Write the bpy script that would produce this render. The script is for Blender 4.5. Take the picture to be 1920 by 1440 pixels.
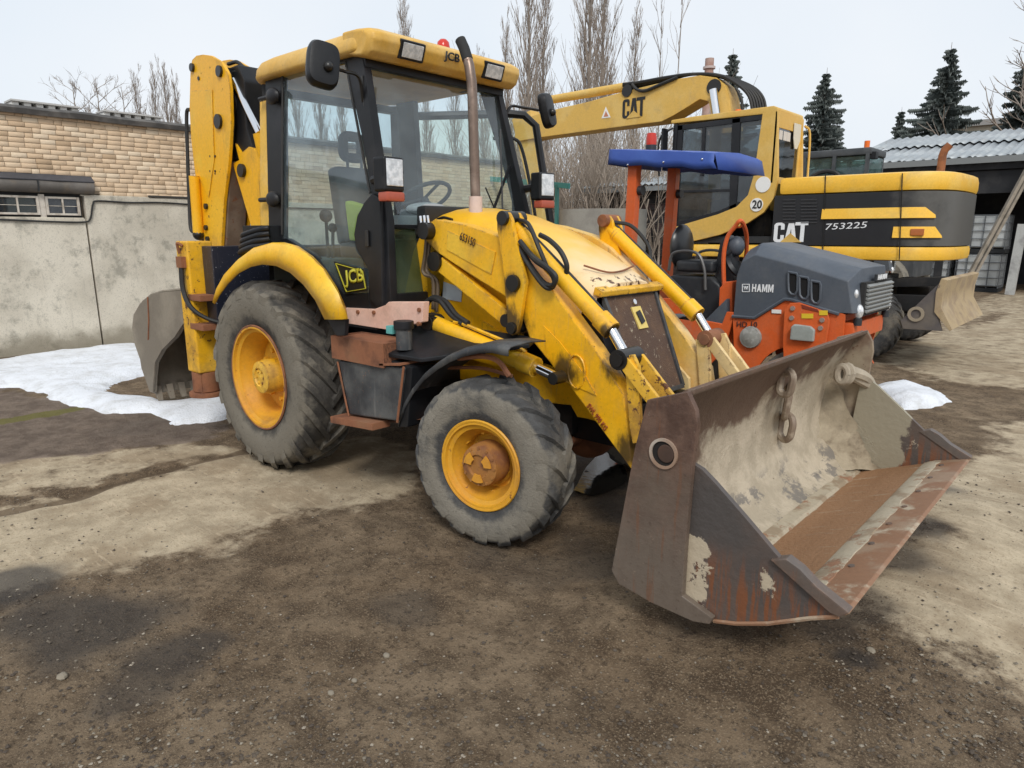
import bpy, bmesh, math, random
from mathutils import Vector, Matrix, noise as mnoise
V = Vector
for o in list(bpy.data.objects): bpy.data.objects.remove(o)
sc = bpy.context.scene
R = math.radians
# ------------------------------------------------------------------ camera
F_PX = 1297.7
CAM = V((4.8011, -3.6102, 1.7556)); YAW = 2.30251; PIT = -0.21339
FW = V((math.cos(YAW)*math.cos(PIT), math.sin(YAW)*math.cos(PIT), math.sin(PIT)))
RT = V((math.sin(YAW), -math.cos(YAW), 0)); UP = RT.cross(FW)
cd = bpy.data.cameras.new('camera'); cam = bpy.data.objects.new('camera', cd); sc.collection.objects.link(cam)
cam.matrix_world = Matrix(((RT.x, UP.x, -FW.x, CAM.x), (RT.y, UP.y, -FW.y, CAM.y), (RT.z, UP.z, -FW.z, CAM.z), (0, 0, 0, 1)))
cd.sensor_width = 36; cd.sensor_fit = 'HORIZONTAL'; cd.lens = F_PX*36/1920; cd.clip_start = .05; cd.clip_end = 3000
sc.camera = cam
sc.render.resolution_x, sc.render.resolution_y = 1024, 768
# ------------------------------------------------------------------ sky, sun, exposure
SUN_EL, SUN_AZ = R(44), R(-42)          # direction towards the sun (azimuth from +X)
w = bpy.data.worlds.new('World'); sc.world = w; w.use_nodes = True
nt = w.node_tree; nt.nodes.clear()
out = nt.nodes.new('ShaderNodeOutputWorld'); bg = nt.nodes.new('ShaderNodeBackground'); bg.inputs[1].default_value = .1
sky = nt.nodes.new('ShaderNodeTexSky'); sky.sky_type = 'NISHITA'; sky.sun_disc = False
sky.sun_elevation = SUN_EL; sky.sun_rotation = R(90)-SUN_AZ; sky.dust_density = 3; sky.air_density = 1.2
hs = nt.nodes.new('ShaderNodeHueSaturation'); hs.inputs['Saturation'].default_value = .5
nz = nt.nodes.new('ShaderNodeTexNoise'); nz.inputs['Scale'].default_value = 1.6; nz.inputs['Detail'].default_value = 4
cr = nt.nodes.new('ShaderNodeValToRGB'); cr.color_ramp.elements[0].position = .3; cr.color_ramp.elements[1].position = .7
cr.color_ramp.elements[0].color = (.70, .785, .875, 1); cr.color_ramp.elements[1].color = (.87, .895, .93, 1)
sc_ = nt.nodes.new('ShaderNodeVectorMath'); sc_.operation = 'SCALE'; sc_.inputs['Scale'].default_value = 8.5
mx = nt.nodes.new('ShaderNodeMix'); mx.data_type = 'RGBA'; mx.inputs[0].default_value = .86
tc = nt.nodes.new('ShaderNodeTexCoord')
nt.links.new(tc.outputs['Generated'], nz.inputs['Vector']); nt.links.new(nz.outputs[0], cr.inputs[0]); nt.links.new(cr.outputs[0], sc_.inputs[0])
nt.links.new(sky.outputs[0], hs.inputs['Color']); nt.links.new(hs.outputs[0], mx.inputs[6]); nt.links.new(sc_.outputs[0], mx.inputs[7])
nt.links.new(mx.outputs[2], bg.inputs[0]); nt.links.new(bg.outputs[0], out.inputs[0])
sd = bpy.data.lights.new('sun', 'SUN'); sd.energy = 1.5; sd.angle = R(16); sd.color = (1, .96, .9)
sun = bpy.data.objects.new('sun', sd); sc.collection.objects.link(sun)
sdir = V((math.cos(SUN_EL)*math.cos(SUN_AZ), math.cos(SUN_EL)*math.sin(SUN_AZ), math.sin(SUN_EL)))
sun.rotation_euler = sdir.to_track_quat('Z', 'Y').to_euler(); sun.location = (0, 0, 30)
sc.view_settings.view_transform = 'Standard'; sc.view_settings.look = 'None'; sc.view_settings.gamma = 1
sc.view_settings.exposure = 0.40; sc.view_settings.use_curve_mapping = False
# ------------------------------------------------------------------ pixel (of 1920x1440) to a point on a known plane
def ray(x, y): return FW + RT*((x-960)/F_PX) + UP*((720-y)/F_PX)
def QY(x, y, Y): d = ray(x, y); return CAM + d*((Y-CAM.y)/d.y)
def QX(x, y, X): d = ray(x, y); return CAM + d*((X-CAM.x)/d.x)
def QZ(x, y, Z=0): d = ray(x, y); return CAM + d*((Z-CAM.z)/d.z)
def QN(x, y, p, n): d = ray(x, y); return CAM + d*((V(p)-CAM).dot(n)/d.dot(n))
# ------------------------------------------------------------------ mesh helpers
C = sc.collection
def catmull(P, k=6):
    P = [V(p) for p in P]
    if len(P) < 3: return P
    o = []
    for i in range(len(P)-1):
        a = P[i-1] if i else P[0]*2-P[1]; b, c = P[i], P[i+1]; d = P[i+2] if i+2 < len(P) else P[-1]*2-P[-2]
        for j in range(k):
            t = j/k; o.append(.5*((2*b)+(c-a)*t+(2*a-5*b+4*c-d)*t*t+(3*b-a-3*c+d)*t**3))
    o.append(P[-1]); return o
class MB:
    def __init__(s): s.v = []; s.f = []
    def add(s, vs, fs):
        n = len(s.v); s.v += [tuple(p) for p in vs]; s.f += [[n+i for i in f] for f in fs]; return s
    def box(s, c, d, rot=None):
        c = V(c); h = V(d)/2; P = []
        for x in (-1, 1):
            for y in (-1, 1):
                for z in (-1, 1):
                    p = V((x*h.x, y*h.y, z*h.z)); P.append(c+(rot@p if rot else p))
        return s.add(P, [(0, 1, 3, 2), (4, 6, 7, 5), (0, 4, 5, 1), (2, 3, 7, 6), (0, 2, 6, 4), (1, 5, 7, 3)])
    def bx(s, x0, x1, y0, y1, z0, z1): return s.box(((x0+x1)/2, (y0+y1)/2, (z0+z1)/2), (abs(x1-x0), abs(y1-y0), abs(z1-z0)))
    def prism(s, P, vec):
        P = [V(p) for p in P]; n = len(P); vec = V(vec)
        return s.add(P+[p+vec for p in P], [list(range(n))[::-1], list(range(n, 2*n))]+[(i, (i+1) % n, n+(i+1) % n, n+i) for i in range(n)])
    def rings(s, rr, closed=True, cap=True, loop=False):
        n = len(rr[0]); m = len(rr); f = []
        for i in range(m if loop else m-1):
            a, b = i*n, ((i+1) % m)*n
            for j in range(n if closed else n-1):
                k = (j+1) % n; f.append((a+j, a+k, b+k, b+j))
        if cap and closed and not loop: f += [list(range(n))[::-1], [(m-1)*n+j for j in range(n)]]
        return s.add([p for r in rr for p in r], f)
    def bar(s, a, b, w, h, up=(0, 0, 1), w1=None, h1=None):
        a, b = V(a), V(b); d = (b-a).normalized(); u = V(up); sd = d.cross(u)
        if sd.length < 1e-4: sd = d.cross(V((1, 0, 0)))
        sd.normalize(); u = sd.cross(d); rr = []
        for p, W, H in ((a, w, h), (b, w1 or w, h1 or h)): rr.append([p+sd*(x*W/2)+u*(y*H/2) for x, y in ((-1, -1), (1, -1), (1, 1), (-1, 1))])
        return s.rings(rr)
    def cyl(s, a, b, r, r1=None, n=14): return s.tube([a, b], r, n, r1=r if r1 is None else r1)
    def tube(s, path, r, n=7, r1=None, cap=True):
        P = [V(p) for p in path]; m = len(P); rr = []; u = None
        for i, p in enumerate(P):
            d = (P[min(i+1, m-1)]-P[max(i-1, 0)])
            d = d.normalized() if d.length > 1e-9 else V((0, 0, 1))
            if u is None: u = d.orthogonal().normalized()
            else:
                u = u-d*u.dot(d); u = u.normalized() if u.length > 1e-6 else d.orthogonal().normalized()
            q = d.cross(u); R_ = r if r1 is None else r+(r1-r)*i/max(1, m-1)
            rr.append([p+(u*math.cos(2*math.pi*j/n)+q*math.sin(2*math.pi*j/n))*R_ for j in range(n)])
        return s.rings(rr, cap=cap)
    def lathe(s, prof, o=(0, 0, 0), ax=(0, 1, 0), n=32, arc=None, loop=False):
        o = V(o); ax = V(ax).normalized(); u = ax.orthogonal().normalized()
        if abs(ax.y) > .99: u = V((1, 0, 0))
        q = ax.cross(u); rr = []
        for j in range(n): 
            t = 2*math.pi*j/n; rr.append([o+ax*a+(u*math.cos(t)+q*math.sin(t))*r for r, a in prof])
        return s.rings(rr, closed=loop, cap=False, loop=True)
    def sphere(s, c, r, n=12, m=8, sc_=(1, 1, 1)):
        c = V(c); rr = []
        for i in range(m+1):
            t = math.pi*i/m; rr.append([c+V((r*sc_[0]*math.sin(t)*math.cos(2*math.pi*j/n), r*sc_[1]*math.sin(t)*math.sin(2*math.pi*j/n), r*sc_[2]*math.cos(t))) for j in range(n)])
        return s.rings(rr, cap=False)
    def build(s, name, mat, parent=None, bevel=0, seg=2, sharp=38, loc=None, solid=0, label=None, smooth=True, wn=True):
        me = bpy.data.meshes.new(name); me.from_pydata(s.v, [], s.f)
        bm = bmesh.new(); bm.from_mesh(me)
        bmesh.ops.remove_doubles(bm, verts=bm.verts, dist=1e-5)
        if not solid: bmesh.ops.recalc_face_normals(bm, faces=bm.faces)
        if bevel:
            es = [e for e in bm.edges if len(e.link_faces) == 2 and e.calc_face_angle(0) > R(30)]
            bmesh.ops.bevel(bm, geom=es, offset=bevel, segments=seg, profile=.6, affect='EDGES', clamp_overlap=True)
        if smooth:
            for f in bm.faces: f.smooth = True
            for e in bm.edges:
                if len(e.link_faces) == 2 and e.calc_face_angle(0) > R(sharp if not bevel else 50): e.smooth = False
        bm.to_mesh(me); bm.free()
        me.materials.append(mat); ob = bpy.data.objects.new(name, me); C.objects.link(ob)
        if parent: ob.parent = parent
        if loc is not None: ob.location = loc
        if solid: md = ob.modifiers.new('thickness', 'SOLIDIFY'); md.thickness = solid; md.offset = -1
        if bevel and wn: md = ob.modifiers.new('normals', 'WEIGHTED_NORMAL'); md.keep_sharp = True
        if label: ob['label'] = label
        return ob
def empty(name, label, cat, loc=(0, 0, 0), rz=0, group=None):
    o = bpy.data.objects.new(name, None); C.objects.link(o); o.location = loc; o.rotation_euler = (0, 0, rz); o.empty_display_size = .3
    return tag(o, label, cat, group)
def tag(o, label=None, cat=None, group=None, kind=None):
    for k, v in (('label', label), ('category', cat), ('group', group), ('kind', kind)):
        if v: o[k] = v
    return o
def copy_tree(o, parent=None):
    c = o.copy(); C.objects.link(c); c.parent = parent
    for ch in o.children: copy_tree(ch, c)
    return c
def text(s, P0, P1, h, up, mat, parent, name='lettering', bold=.0, shear=0, depth=.003, lift=.003, loc=None):
    """flat lettering from baseline start P0 to baseline end P1, letter height h along up"""
    cu = bpy.data.curves.new('t', 'FONT'); cu.body = s; cu.size = 1; cu.offset = bold; cu.extrude = .0; cu.shear = shear; cu.resolution_u = 3
    ob = bpy.data.objects.new('t', cu); C.objects.link(ob)
    dg = bpy.context.evaluated_depsgraph_get(); me = bpy.data.meshes.new_from_object(ob.evaluated_get(dg))
    bpy.data.objects.remove(ob)
    xs = [v.co.x for v in me.vertices]; ys = [v.co.y for v in me.vertices]
    x0, x1, y0, y1 = min(xs), max(xs), min(ys), max(ys)
    P0, P1, up = V(P0), V(P1), V(up).normalized(); d = P1-P0; n = d.cross(up).normalized(); up = n.cross(d).normalized()
    for v in me.vertices:
        v.co = P0 + d*((v.co.x-x0)/(x1-x0)) + up*(h*(v.co.y-y0)/(y1-y0)) + n*lift
    bm = bmesh.new(); bm.from_mesh(me); bmesh.ops.remove_doubles(bm, verts=bm.verts, dist=1e-5)
    g = bmesh.ops.extrude_face_region(bm, geom=bm.faces[:]); 
    for e in g['geom']:
        if isinstance(e, bmesh.types.BMVert): e.co += n*depth
    bmesh.ops.recalc_face_normals(bm, faces=bm.faces); bm.to_mesh(me); bm.free()
    me.name = name; me.materials.clear(); me.materials.append(mat)
    o = bpy.data.objects.new(name, me); C.objects.link(o); o.parent = parent
    return o
# ------------------------------------------------------------------ materials
class NT:
    def __init__(s, name):
        s.m = bpy.data.materials.new(name); s.m.use_nodes = True; s.t = s.m.node_tree; s.t.nodes.clear()
        s.o = s.n('ShaderNodeOutputMaterial'); s.tc = s.n('ShaderNodeTexCoord').outputs['Object']
    def n(s, k, **kw):
        nd = s.t.nodes.new(k)
        for a, b in kw.items(): setattr(nd, a, b)
        return nd
    def put(s, sock, v):
        if hasattr(v, 'is_output') or isinstance(v, bpy.types.NodeSocket): s.t.links.new(v, sock)
        else: sock.default_value = v
    def noise(s, scale, detail=4, rough=.55, stretch=None, dist=0, off=None):
        nd = s.n('ShaderNodeTexNoise'); nd.inputs['Scale'].default_value = scale; nd.inputs['Detail'].default_value = detail
        nd.inputs['Roughness'].default_value = rough; nd.inputs['Distortion'].default_value = dist
        src = s.tc
        if stretch or off:
            mp = s.n('ShaderNodeMapping'); mp.inputs['Scale'].default_value = stretch or (1, 1, 1); mp.inputs['Location'].default_value = off or (0, 0, 0)
            s.put(mp.inputs['Vector'], src); src = mp.outputs[0]
        s.put(nd.inputs['Vector'], src); return nd.outputs[0]
    def step(s, v, lo, hi, a=0., b=1.):
        nd = s.n('ShaderNodeMapRange'); nd.interpolation_type = 'SMOOTHSTEP'
        s.put(nd.inputs[0], v); nd.inputs[1].default_value = lo; nd.inputs[2].default_value = hi; nd.inputs[3].default_value = a; nd.inputs[4].default_value = b
        return nd.outputs[0]
    def mix(s, f, a, b, mode='MIX'):
        nd = s.n('ShaderNodeMix', data_type='RGBA', blend_type=mode)
        for k, v in ((0, f), (6, a), (7, b)):
            if isinstance(v, tuple) and len(v) == 3: v = (*v, 1)
            s.put(nd.inputs[k], v)
        return nd.outputs[2]
    def math(s, op, a, b=0.):
        nd = s.n('ShaderNodeMath', operation=op); s.put(nd.inputs[0], a); s.put(nd.inputs[1], b); return nd.outputs[0]
    def bump(s, h, strength=.2, dist=.01):
        nd = s.n('ShaderNodeBump'); nd.inputs['Strength'].default_value = strength; nd.inputs['Distance'].default_value = dist; s.put(nd.inputs['Height'], h); return nd.outputs[0]
    def out(s, col, rough=.5, metal=0., nrm=None, spec=.5):
        b = s.n('ShaderNodeBsdfPrincipled')
        if isinstance(col, tuple) and len(col) == 3: col = (*col, 1)
        s.put(b.inputs['Base Color'], col); s.put(b.inputs['Roughness'], rough); s.put(b.inputs['Metallic'], metal); b.inputs['Specular IOR Level'].default_value = spec
        if nrm is not None: s.put(b.inputs['Normal'], nrm)
        s.t.links.new(b.outputs[0], s.o.inputs[0]); return s.m
def worn(name, base, alt=None, alt_s=2.2, alt_r=(.45, .65), chip=None, chip_s=16, chip_r=(.64, .68), chip_mod=1.6, dirt=None, dirt_s=3.5, dirt_r=(.5, .75), dirt_max=.7,
         streak=None, streak_r=(.58, .72), rough=.5, metal=0., bump=.15, bump_s=45, fine=.22, spec=.5, edge=None, grease=None):
    t = NT(name); c = (*base, 1)
    if alt: c = t.mix(t.step(t.noise(alt_s, 5), *alt_r), c, alt)
    if fine: c = t.mix(1., c, t.mix(t.noise(38, 6, .7), (1-fine, 1-fine, 1-fine), (1+fine, 1+fine, 1+fine)), 'MULTIPLY')
    if streak: c = t.mix(t.math('MULTIPLY', t.step(t.noise(5, 4, .6, (4, 4, .35)), *streak_r), .75), c, streak)
    rg = rough
    if dirt:
        dm = t.math('MULTIPLY', t.step(t.noise(dirt_s, 8, .65, off=(3, 7, 1)), *dirt_r), dirt_max); c = t.mix(dm, c, dirt); rg = t.math('ADD', t.math('MULTIPLY', dm, .4), rough)
    h = t.noise(bump_s, 5, .6)
    if chip:
        cm = t.step(t.math('ADD', t.noise(chip_s, 8, .7, off=(9, 2, 4)), t.math('MULTIPLY', t.math('SUBTRACT', t.noise(chip_mod, 3, off=(1, 5, 8)), .5), .35)), *chip_r)
        c = t.mix(cm, c, t.mix(t.noise(30, 3), chip, tuple(min(1, x*1.9) for x in chip))); rg = t.math('MAXIMUM', rg, t.math('MULTIPLY', cm, .85))
        h = t.math('SUBTRACT', h, t.math('MULTIPLY', cm, .8))
        sm = t.step(t.noise(70, 4, .75, (1, 1, .6), off=(2, 8, 3)), .64, .70, 0, .75); c = t.mix(sm, c, tuple(x*2.2 for x in chip)); sc2 = t.step(t.noise(16, 3, .5, (6, 6, .25), dist=1.5), .66, .69, 0, .45); c = t.mix(sc2, c, tuple(min(1, b_*.55+.12) for b_ in base))
    if grease:
        sp = t.n('ShaderNodeSeparateXYZ'); t.put(sp.inputs[0], t.tc); cb = t.n('ShaderNodeCombineXYZ'); t.put(cb.inputs[0], sp.outputs[0]); t.put(cb.inputs[2], sp.outputs[2]); md = None
        for (gx_, gz_, gr_) in grease:
            dn = t.n('ShaderNodeVectorMath', operation='DISTANCE'); t.put(dn.inputs[0], cb.outputs[0]); dn.inputs[1].default_value = (gx_, 0, gz_); q = t.math('DIVIDE', dn.outputs['Value'], gr_); md = q if md is None else t.math('MINIMUM', md, q)
        gm = t.step(t.math('ADD', md, t.math('MULTIPLY', t.math('SUBTRACT', t.noise(13, 6, .7, (1, 1, .45)), .5), 2.0)), .55, 1.35, .9, 0); c = t.mix(gm, c, (.022, .017, .012))
    if edge:
        bv = t.n('ShaderNodeBevel', samples=4); bv.inputs['Radius'].default_value = .022; gn = t.n('ShaderNodeNewGeometry').outputs['Normal']
        dt = t.n('ShaderNodeVectorMath', operation='DOT_PRODUCT'); t.put(dt.inputs[0], bv.outputs[0]); t.put(dt.inputs[1], gn)
        em = t.math('MULTIPLY', t.step(dt.outputs['Value'], .82, .985, 1, 0), t.step(t.noise(11, 6, .72, off=(6, 1, 2)), .46, .58))
        c = t.mix(em, c, edge)
    return t.out(c, rg, metal, t.bump(h, bump, .004), spec)
def plain(name, col, rough=.5, metal=0., spec=.5): return worn(name, col, rough=rough, metal=metal, fine=.1, bump=.05, spec=spec)
def glass(name, tint, dust_sheen=.1, dust_sheen_col=(.45, .44, .4), refl=1.45):
    t = NT(name); tr = t.n('ShaderNodeBsdfTransparent'); tr.inputs[0].default_value = (*tint, 1)
    gl = t.n('ShaderNodeBsdfGlossy'); gl.inputs['Roughness'].default_value = .03; gl.inputs['Color'].default_value = (.95, .97, 1, 1)
    fr = t.n('ShaderNodeFresnel'); fr.inputs[0].default_value = refl
    m1 = t.n('ShaderNodeMixShader'); bf = t.n('ShaderNodeNewGeometry').outputs['Backfacing']; t.put(m1.inputs[0], t.math('MULTIPLY', fr.outputs[0], t.math('SUBTRACT', 1., bf))); t.put(m1.inputs[1], tr.outputs[0]); t.put(m1.inputs[2], gl.outputs[0])
    df = t.n('ShaderNodeBsdfDiffuse'); df.inputs[0].default_value = (*dust_sheen_col, 1)
    m2 = t.n('ShaderNodeMixShader'); t.put(m2.inputs[0], t.step(t.noise(4, 6, .65), .3, .8, dust_sheen*.3, dust_sheen*1.0)); t.put(m2.inputs[1], m1.outputs[0]); t.put(m2.inputs[2], df.outputs[0])
    t.t.links.new(m2.outputs[0], t.o.inputs[0]); return t.m
RUST = (.075, .03, .014); MUD = (.16, .125, .09)
YEL = worn('yellow_paint', (.84, .43, .006), (.85, .48, .02), chip=RUST, chip_r=(.675, .71), dirt=(.30, .19, .06), dirt_r=(.52, .78), dirt_max=.55, streak=(.30, .16, .035), streak_r=(.62, .78), rough=.38, edge=(.16, .08, .035), grease=((1.20, 1.77, .10), (1.95, 1.86, .10), (2.06, 1.47, .07), (2.06, 1.22, .12), (2.82, 1.10, .13), (2.92, .62, .12), (1.3, 1.62, .10), (2.44, .98, .10), (2.72, 1.23, .05)))
YELR = worn('yellow_paint_rusty', (.78, .42, .012), (.78, .47, .06), chip=RUST, chip_r=(.58, .63), chip_s=20, dirt=(.2, .1, .04), dirt_r=(.45, .7), dirt_max=.7, rough=.45, edge=(.12, .05, .025))
YELB = worn('yellow_paint_bright', (.84, .45, .008), (.84, .52, .04), chip=RUST, chip_r=(.74, .77), dirt=(.4, .26, .08), dirt_r=(.5, .8), dirt_max=.5, rough=.36, edge=(.25, .14, .06))
YELF = worn('yellow_paint_faded', (.74, .44, .06), (.78, .58, .28), alt_s=1.6, alt_r=(.46, .66), chip=RUST, chip_r=(.72, .76), dirt=(.35, .26, .16), dirt_max=.5, rough=.5, streak=(.3, .2, .1), streak_r=(.62, .78), edge=(.2, .1, .05))
ROOFY = worn('roof_paint', (.66, .38, .06), (.70, .45, .13), chip=RUST, chip_r=(.8, .83), dirt=(.34, .24, .12), dirt_max=.5, rough=.5)
PINK = worn('pink_primer', (.78, .52, .42), (.70, .42, .33), chip=RUST, chip_r=(.74, .77), dirt=(.3, .2, .14), dirt_max=.5, rough=.6)
BLK = worn('black_paint', (.010, .011, .013), (.018, .018, .021), dirt=(.10, .09, .08), dirt_r=(.52, .85), dirt_max=.3, rough=.45, spec=.3)
BLKD = worn('black_dusty_steel', (.03, .033, .038), (.06, .066, .072), chip=(.14, .06, .03), chip_r=(.70, .74), dirt=(.16, .16, .15), dirt_r=(.42, .75), dirt_max=.65, streak=(.14, .14, .135), rough=.5)
RUB = worn('rubber_hose', (.016, .016, .016), dirt=(.1, .09, .07), dirt_max=.5, rough=.6)
def tyre_mat(name, hw, base, mud, lo, hi):
    t = NT(name); sp = t.n('ShaderNodeSeparateXYZ'); t.put(sp.inputs[0], t.tc); ay = t.math('ABSOLUTE', sp.outputs[1])
    c = t.mix(t.step(t.noise(5, 6, .65), .4, .65), base, tuple(x*1.7 for x in base))
    dm = t.step(t.math('ADD', t.noise(3.4, 8, .68), t.step(ay, hw*.86, hw*.985, -.06, .14)), lo, hi)
    c = t.mix(t.math('MULTIPLY', dm, .88), c, t.mix(t.noise(9, 5, .6), mud, tuple(x*.68 for x in mud)))
    c = t.mix(t.step(t.noise(45, 6, .7), .56, .7, 0, .55), c, (.035, .033, .03))
    return t.out(c, .85, 0, t.bump(t.math('ADD', t.noise(26, 6, .65), t.noise(90, 3)), .55, .008), .3)
TYRE = tyre_mat('tyre_rubber', .22, (.046, .043, .039), (.225, .202, .162), .38, .60); TYREF = tyre_mat('tyre_rubber_worn', .155, (.050, .050, .050), (.265, .240, .195), .40, .62)
RIM = worn('rim_paint', (.66, .33, .02), (.62, .28, .03), chip=(.12, .045, .02), chip_r=(.60, .66), chip_s=9, dirt=(.25, .12, .04), dirt_max=.6, rough=.5)
RUSTY = worn('rusty_steel', (.25, .10, .048), (.15, .062, .034), alt_s=6, dirt=(.26, .15, .08), dirt_max=.5, rough=.85, bump=.4, fine=.3)
RUSTD = worn('dark_rusty_steel', (.130, .085, .062), (.110, .094, .084), alt_s=1.6, chip=(.14, .055, .03), chip_r=(.62, .74), chip_s=7, streak=(.15, .06, .03), streak_r=(.62, .76), dirt=(.20, .16, .12), dirt_r=(.55, .8), rough=.5, bump=.3, fine=.3, edge=(.20, .13, .095))
CHROME = plain('chrome', (.75, .76, .78), .12, 1.)
GREASE = plain('grease_black', (.012, .011, .01), .35)
GREY = worn('bucket_grey_steel', (.20, .172, .135), (.27, .235, .185), chip=(.09, .06, .045), chip_r=(.66, .72), dirt=(.26, .22, .17), dirt_max=.6, rough=.7, bump=.3)
LENS = worn('lamp_lens', (.86, .87, .88), (.6, .62, .64), alt_s=26, alt_r=(.4, .6), rough=.15, metal=.4, bump=.5, bump_s=60)
REDL = plain('red_lens', (.55, .035, .02), .2); ORL = plain('orange_lens', (.85, .16, .01), .2)
GLASS = glass('cab_glass', (.89, .945, .955), .11, (.46, .54, .58), 1.72); GLASSD = glass('dark_cab_glass', (.50, .55, .57), .12, (.3, .33, .35), 1.7); GLASSG = glass('dirty_green_glass', (.55, .66, .52), .34, (.19, .23, .15))  # cab glass: the bluish dust colour also paints in pale sky reflection
DARK = plain('interior_dark', (.02, .022, .024), .7)
INTG = plain('interior_grey', (.11, .115, .12), .7); LIME = plain('lime_cloth', (.48, .62, .12), .8); WHITE = plain('white_paint', (.8, .8, .78), .5)
DECAL = plain('dark_lettering', (.06, .025, .012), .6); BLKL = plain('black_lettering', (.012, .012, .012), .5); OLIVE = plain('olive_sticker', (.50, .47, .04), .5)
# ================================================================== yellow backhoe loader
JC = empty('backhoe_loader', 'worn yellow backhoe loader with a rusty wide front bucket and raised digging arm', 'backhoe loader')
def yz(P, s): return [V((p.x, abs(p.y)*s, p.z)) for p in P]        # the same outline on the right (s=-1) or left (s=1) flank
def flank(pix, Y): return [QY(x, y, -Y) for x, y in pix]
def rot_y(w, pts): return pts
# ---- wheels
def tyre(Rt, W, rimr, n_lug, lug_h, lug_w, sweep, mat, lug_rows=None):
    h = W/2; m = MB()
    prof = [(rimr-.012, -h*.72), (rimr+.03, -h*.86), (rimr+(Rt-rimr)*.45, -h*1.0), (rimr+(Rt-rimr)*.72, -h*.98), (Rt-lug_h*1.5, -h*.9), (Rt-lug_h, -h*.74), (Rt-lug_h*.75, -h*.35), (Rt-lug_h*.7, 0)]
    prof = prof+[(r, -a) for r, a in prof[-2::-1]]
    m.lathe(prof, n=72)
    def surf(u):   # radius at lateral fraction u (0 centre..1 shoulder..1.25 side)
        pts = [(0, Rt-lug_h*.7), (.35, Rt-lug_h*.75), (.74, Rt-lug_h), (.9, Rt-lug_h*1.5), (1.0, Rt-lug_h*1.5-.06)]
        for (a, ra), (b, rb) in zip(pts, pts[1:]):
            if u <= b: return ra+(rb-ra)*(u-a)/(b-a)
        return pts[-1][1]
    rnd = random.Random(5)
    for sd in (-1, 1):
        for k in range(n_lug):
            a0 = 2*math.pi*(k+(.5 if sd > 0 else 0))/n_lug; rr = []
            for i in range(7):
                u = -.06+1.04*i/6; un = max(0, u); a = a0+sweep*(u**1.1 if u > 0 else u)
                y = sd*h*u*1.02; base = surf(min(un, 1))-.012; top = Rt if u < .66 else Rt-((u-.66)/.34)**1.6*(lug_h*.9+.035)
                top = max(top, base+.014)+rnd.uniform(-.003, .002); wa = lug_w/Rt*(1.0 if i < 4 else 1.25)
                rr.append([V((math.cos(a+e*wa/2)*r, y, math.sin(a+e*wa/2)*r)) for e, r in ((-1.25, base), (-.9, top), (.9, top), (1.25, base))])
            m.rings(rr)
    return m
def wheel(Rt, W, rimr, loc, s, steer, ty, hubr, hub_out, front):
    # local: wheel axis Y, outer side towards s
    m = MB(); h = W/2*s
    pr = [(rimr-.02, -h*.8), (rimr+.012, -h*.9), (rimr-.03, -h*.7), (rimr-.05, -h*.3), (rimr-.055, h*.30), (rimr-.02, h*.62), (rimr-.018, h*.74), (rimr+.004, h*.78), (rimr+.018, h*.84), (rimr+.016, h*.90), (rimr-.006, h*.90), (rimr-.012, h*.80), (rimr-.035, h*.74), (rimr-.04, h*.60), (rimr-.075, h*.32), (rimr-.08, -h*.1), (rimr-.10, -h*.2)]
    m.lathe(pr, n=56)
    d0 = -h*.05
    m.lathe([(rimr-.07, d0-.01*s), (rimr-.13, d0+.02*s), (hubr+.02, d0+.02*s), (hubr*.3, d0+.02*s)], n=48)
    for k in range(8 if not front else 8):
        a = 2*math.pi*k/8+.2; c = V((math.cos(a)*(hubr+.055), d0+.03*s, math.sin(a)*(hubr+.055)))
        m.cyl(c, c+V((0, .03*s, 0)), .017, n=6)
    wo = m.build('wheel', RIM, JC, bevel=0, loc=loc); wo.rotation_euler = (0, 0, steer)
    ty.parent = wo
    fl = MB(); fl.tube([V((math.cos(a)*(rimr+.014), h*.87, math.sin(a)*(rimr+.014))) for a in [2*math.pi*k/56 for k in range(57)]], .0095, 6, cap=False); fl.build('rim_flange', RUSTY if not front else RIM, wo)
    hb = MB(); e = hub_out*s
    hb.lathe([(hubr, d0), (hubr, e-.05*s), (hubr-.008, e-.03*s), (hubr*.93, e-.012*s), (hubr*.62, e), (hubr*.55, e), (hubr*.5, e-.012*s), (hubr*.2, e-.012*s), (0.001, e-.008*s)], n=36)
    for k in range(12 if front else 6):
        q_ = .84 if front else .38; a = 2*math.pi*k/(12 if front else 6); c = V((math.cos(a)*hubr*q_, e-.02*s, math.sin(a)*hubr*q_)); hb.cyl(c, c+V((0, .018*s, 0)), .009, n=6)
    ho = hb.build('hub', YELR if not front else worn('front_hub', (.34, .15, .035), (.20, .08, .035), alt_s=7, chip=(.10, .04, .02), chip_r=(.56, .66), rough=.75), wo)
    if front:
        pl = MB()
        for k in range(3):
            a0 = 2*math.pi*k/3+.5; pts = []
            for i in range(7): a = a0-.42+.84*i/6; pts.append(V((math.cos(a)*hubr*.74, e+.002*s, math.sin(a)*hubr*.74)))
            for i in range(7): a = a0+.42-.84*i/6; pts.append(V((math.cos(a)*hubr*.36, e+.002*s, math.sin(a)*hubr*.36)))
            pl.prism(pts, (0, .008*s, 0))
        pl.build('hub_cover', RIM, wo)
    return wo
tr = tyre(.715, .44, .375, 22, .040, .066, .42, TYRE); tf = tyre(.489, .31, .245, 17, .030, .074, .34, TYREF)
for s in (-1, 1):
    t = tr.build('tyre', TYRE, None); wheel(.715, .44, .375, (0, .915*s, .705), s, 0, t, .130, .185, False)
    t = tf.build('tyre', TYREF, None); wheel(.489, .31, .245, (2.17, .845*s, .482), s, .165, t, .125, .15, True)
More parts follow.
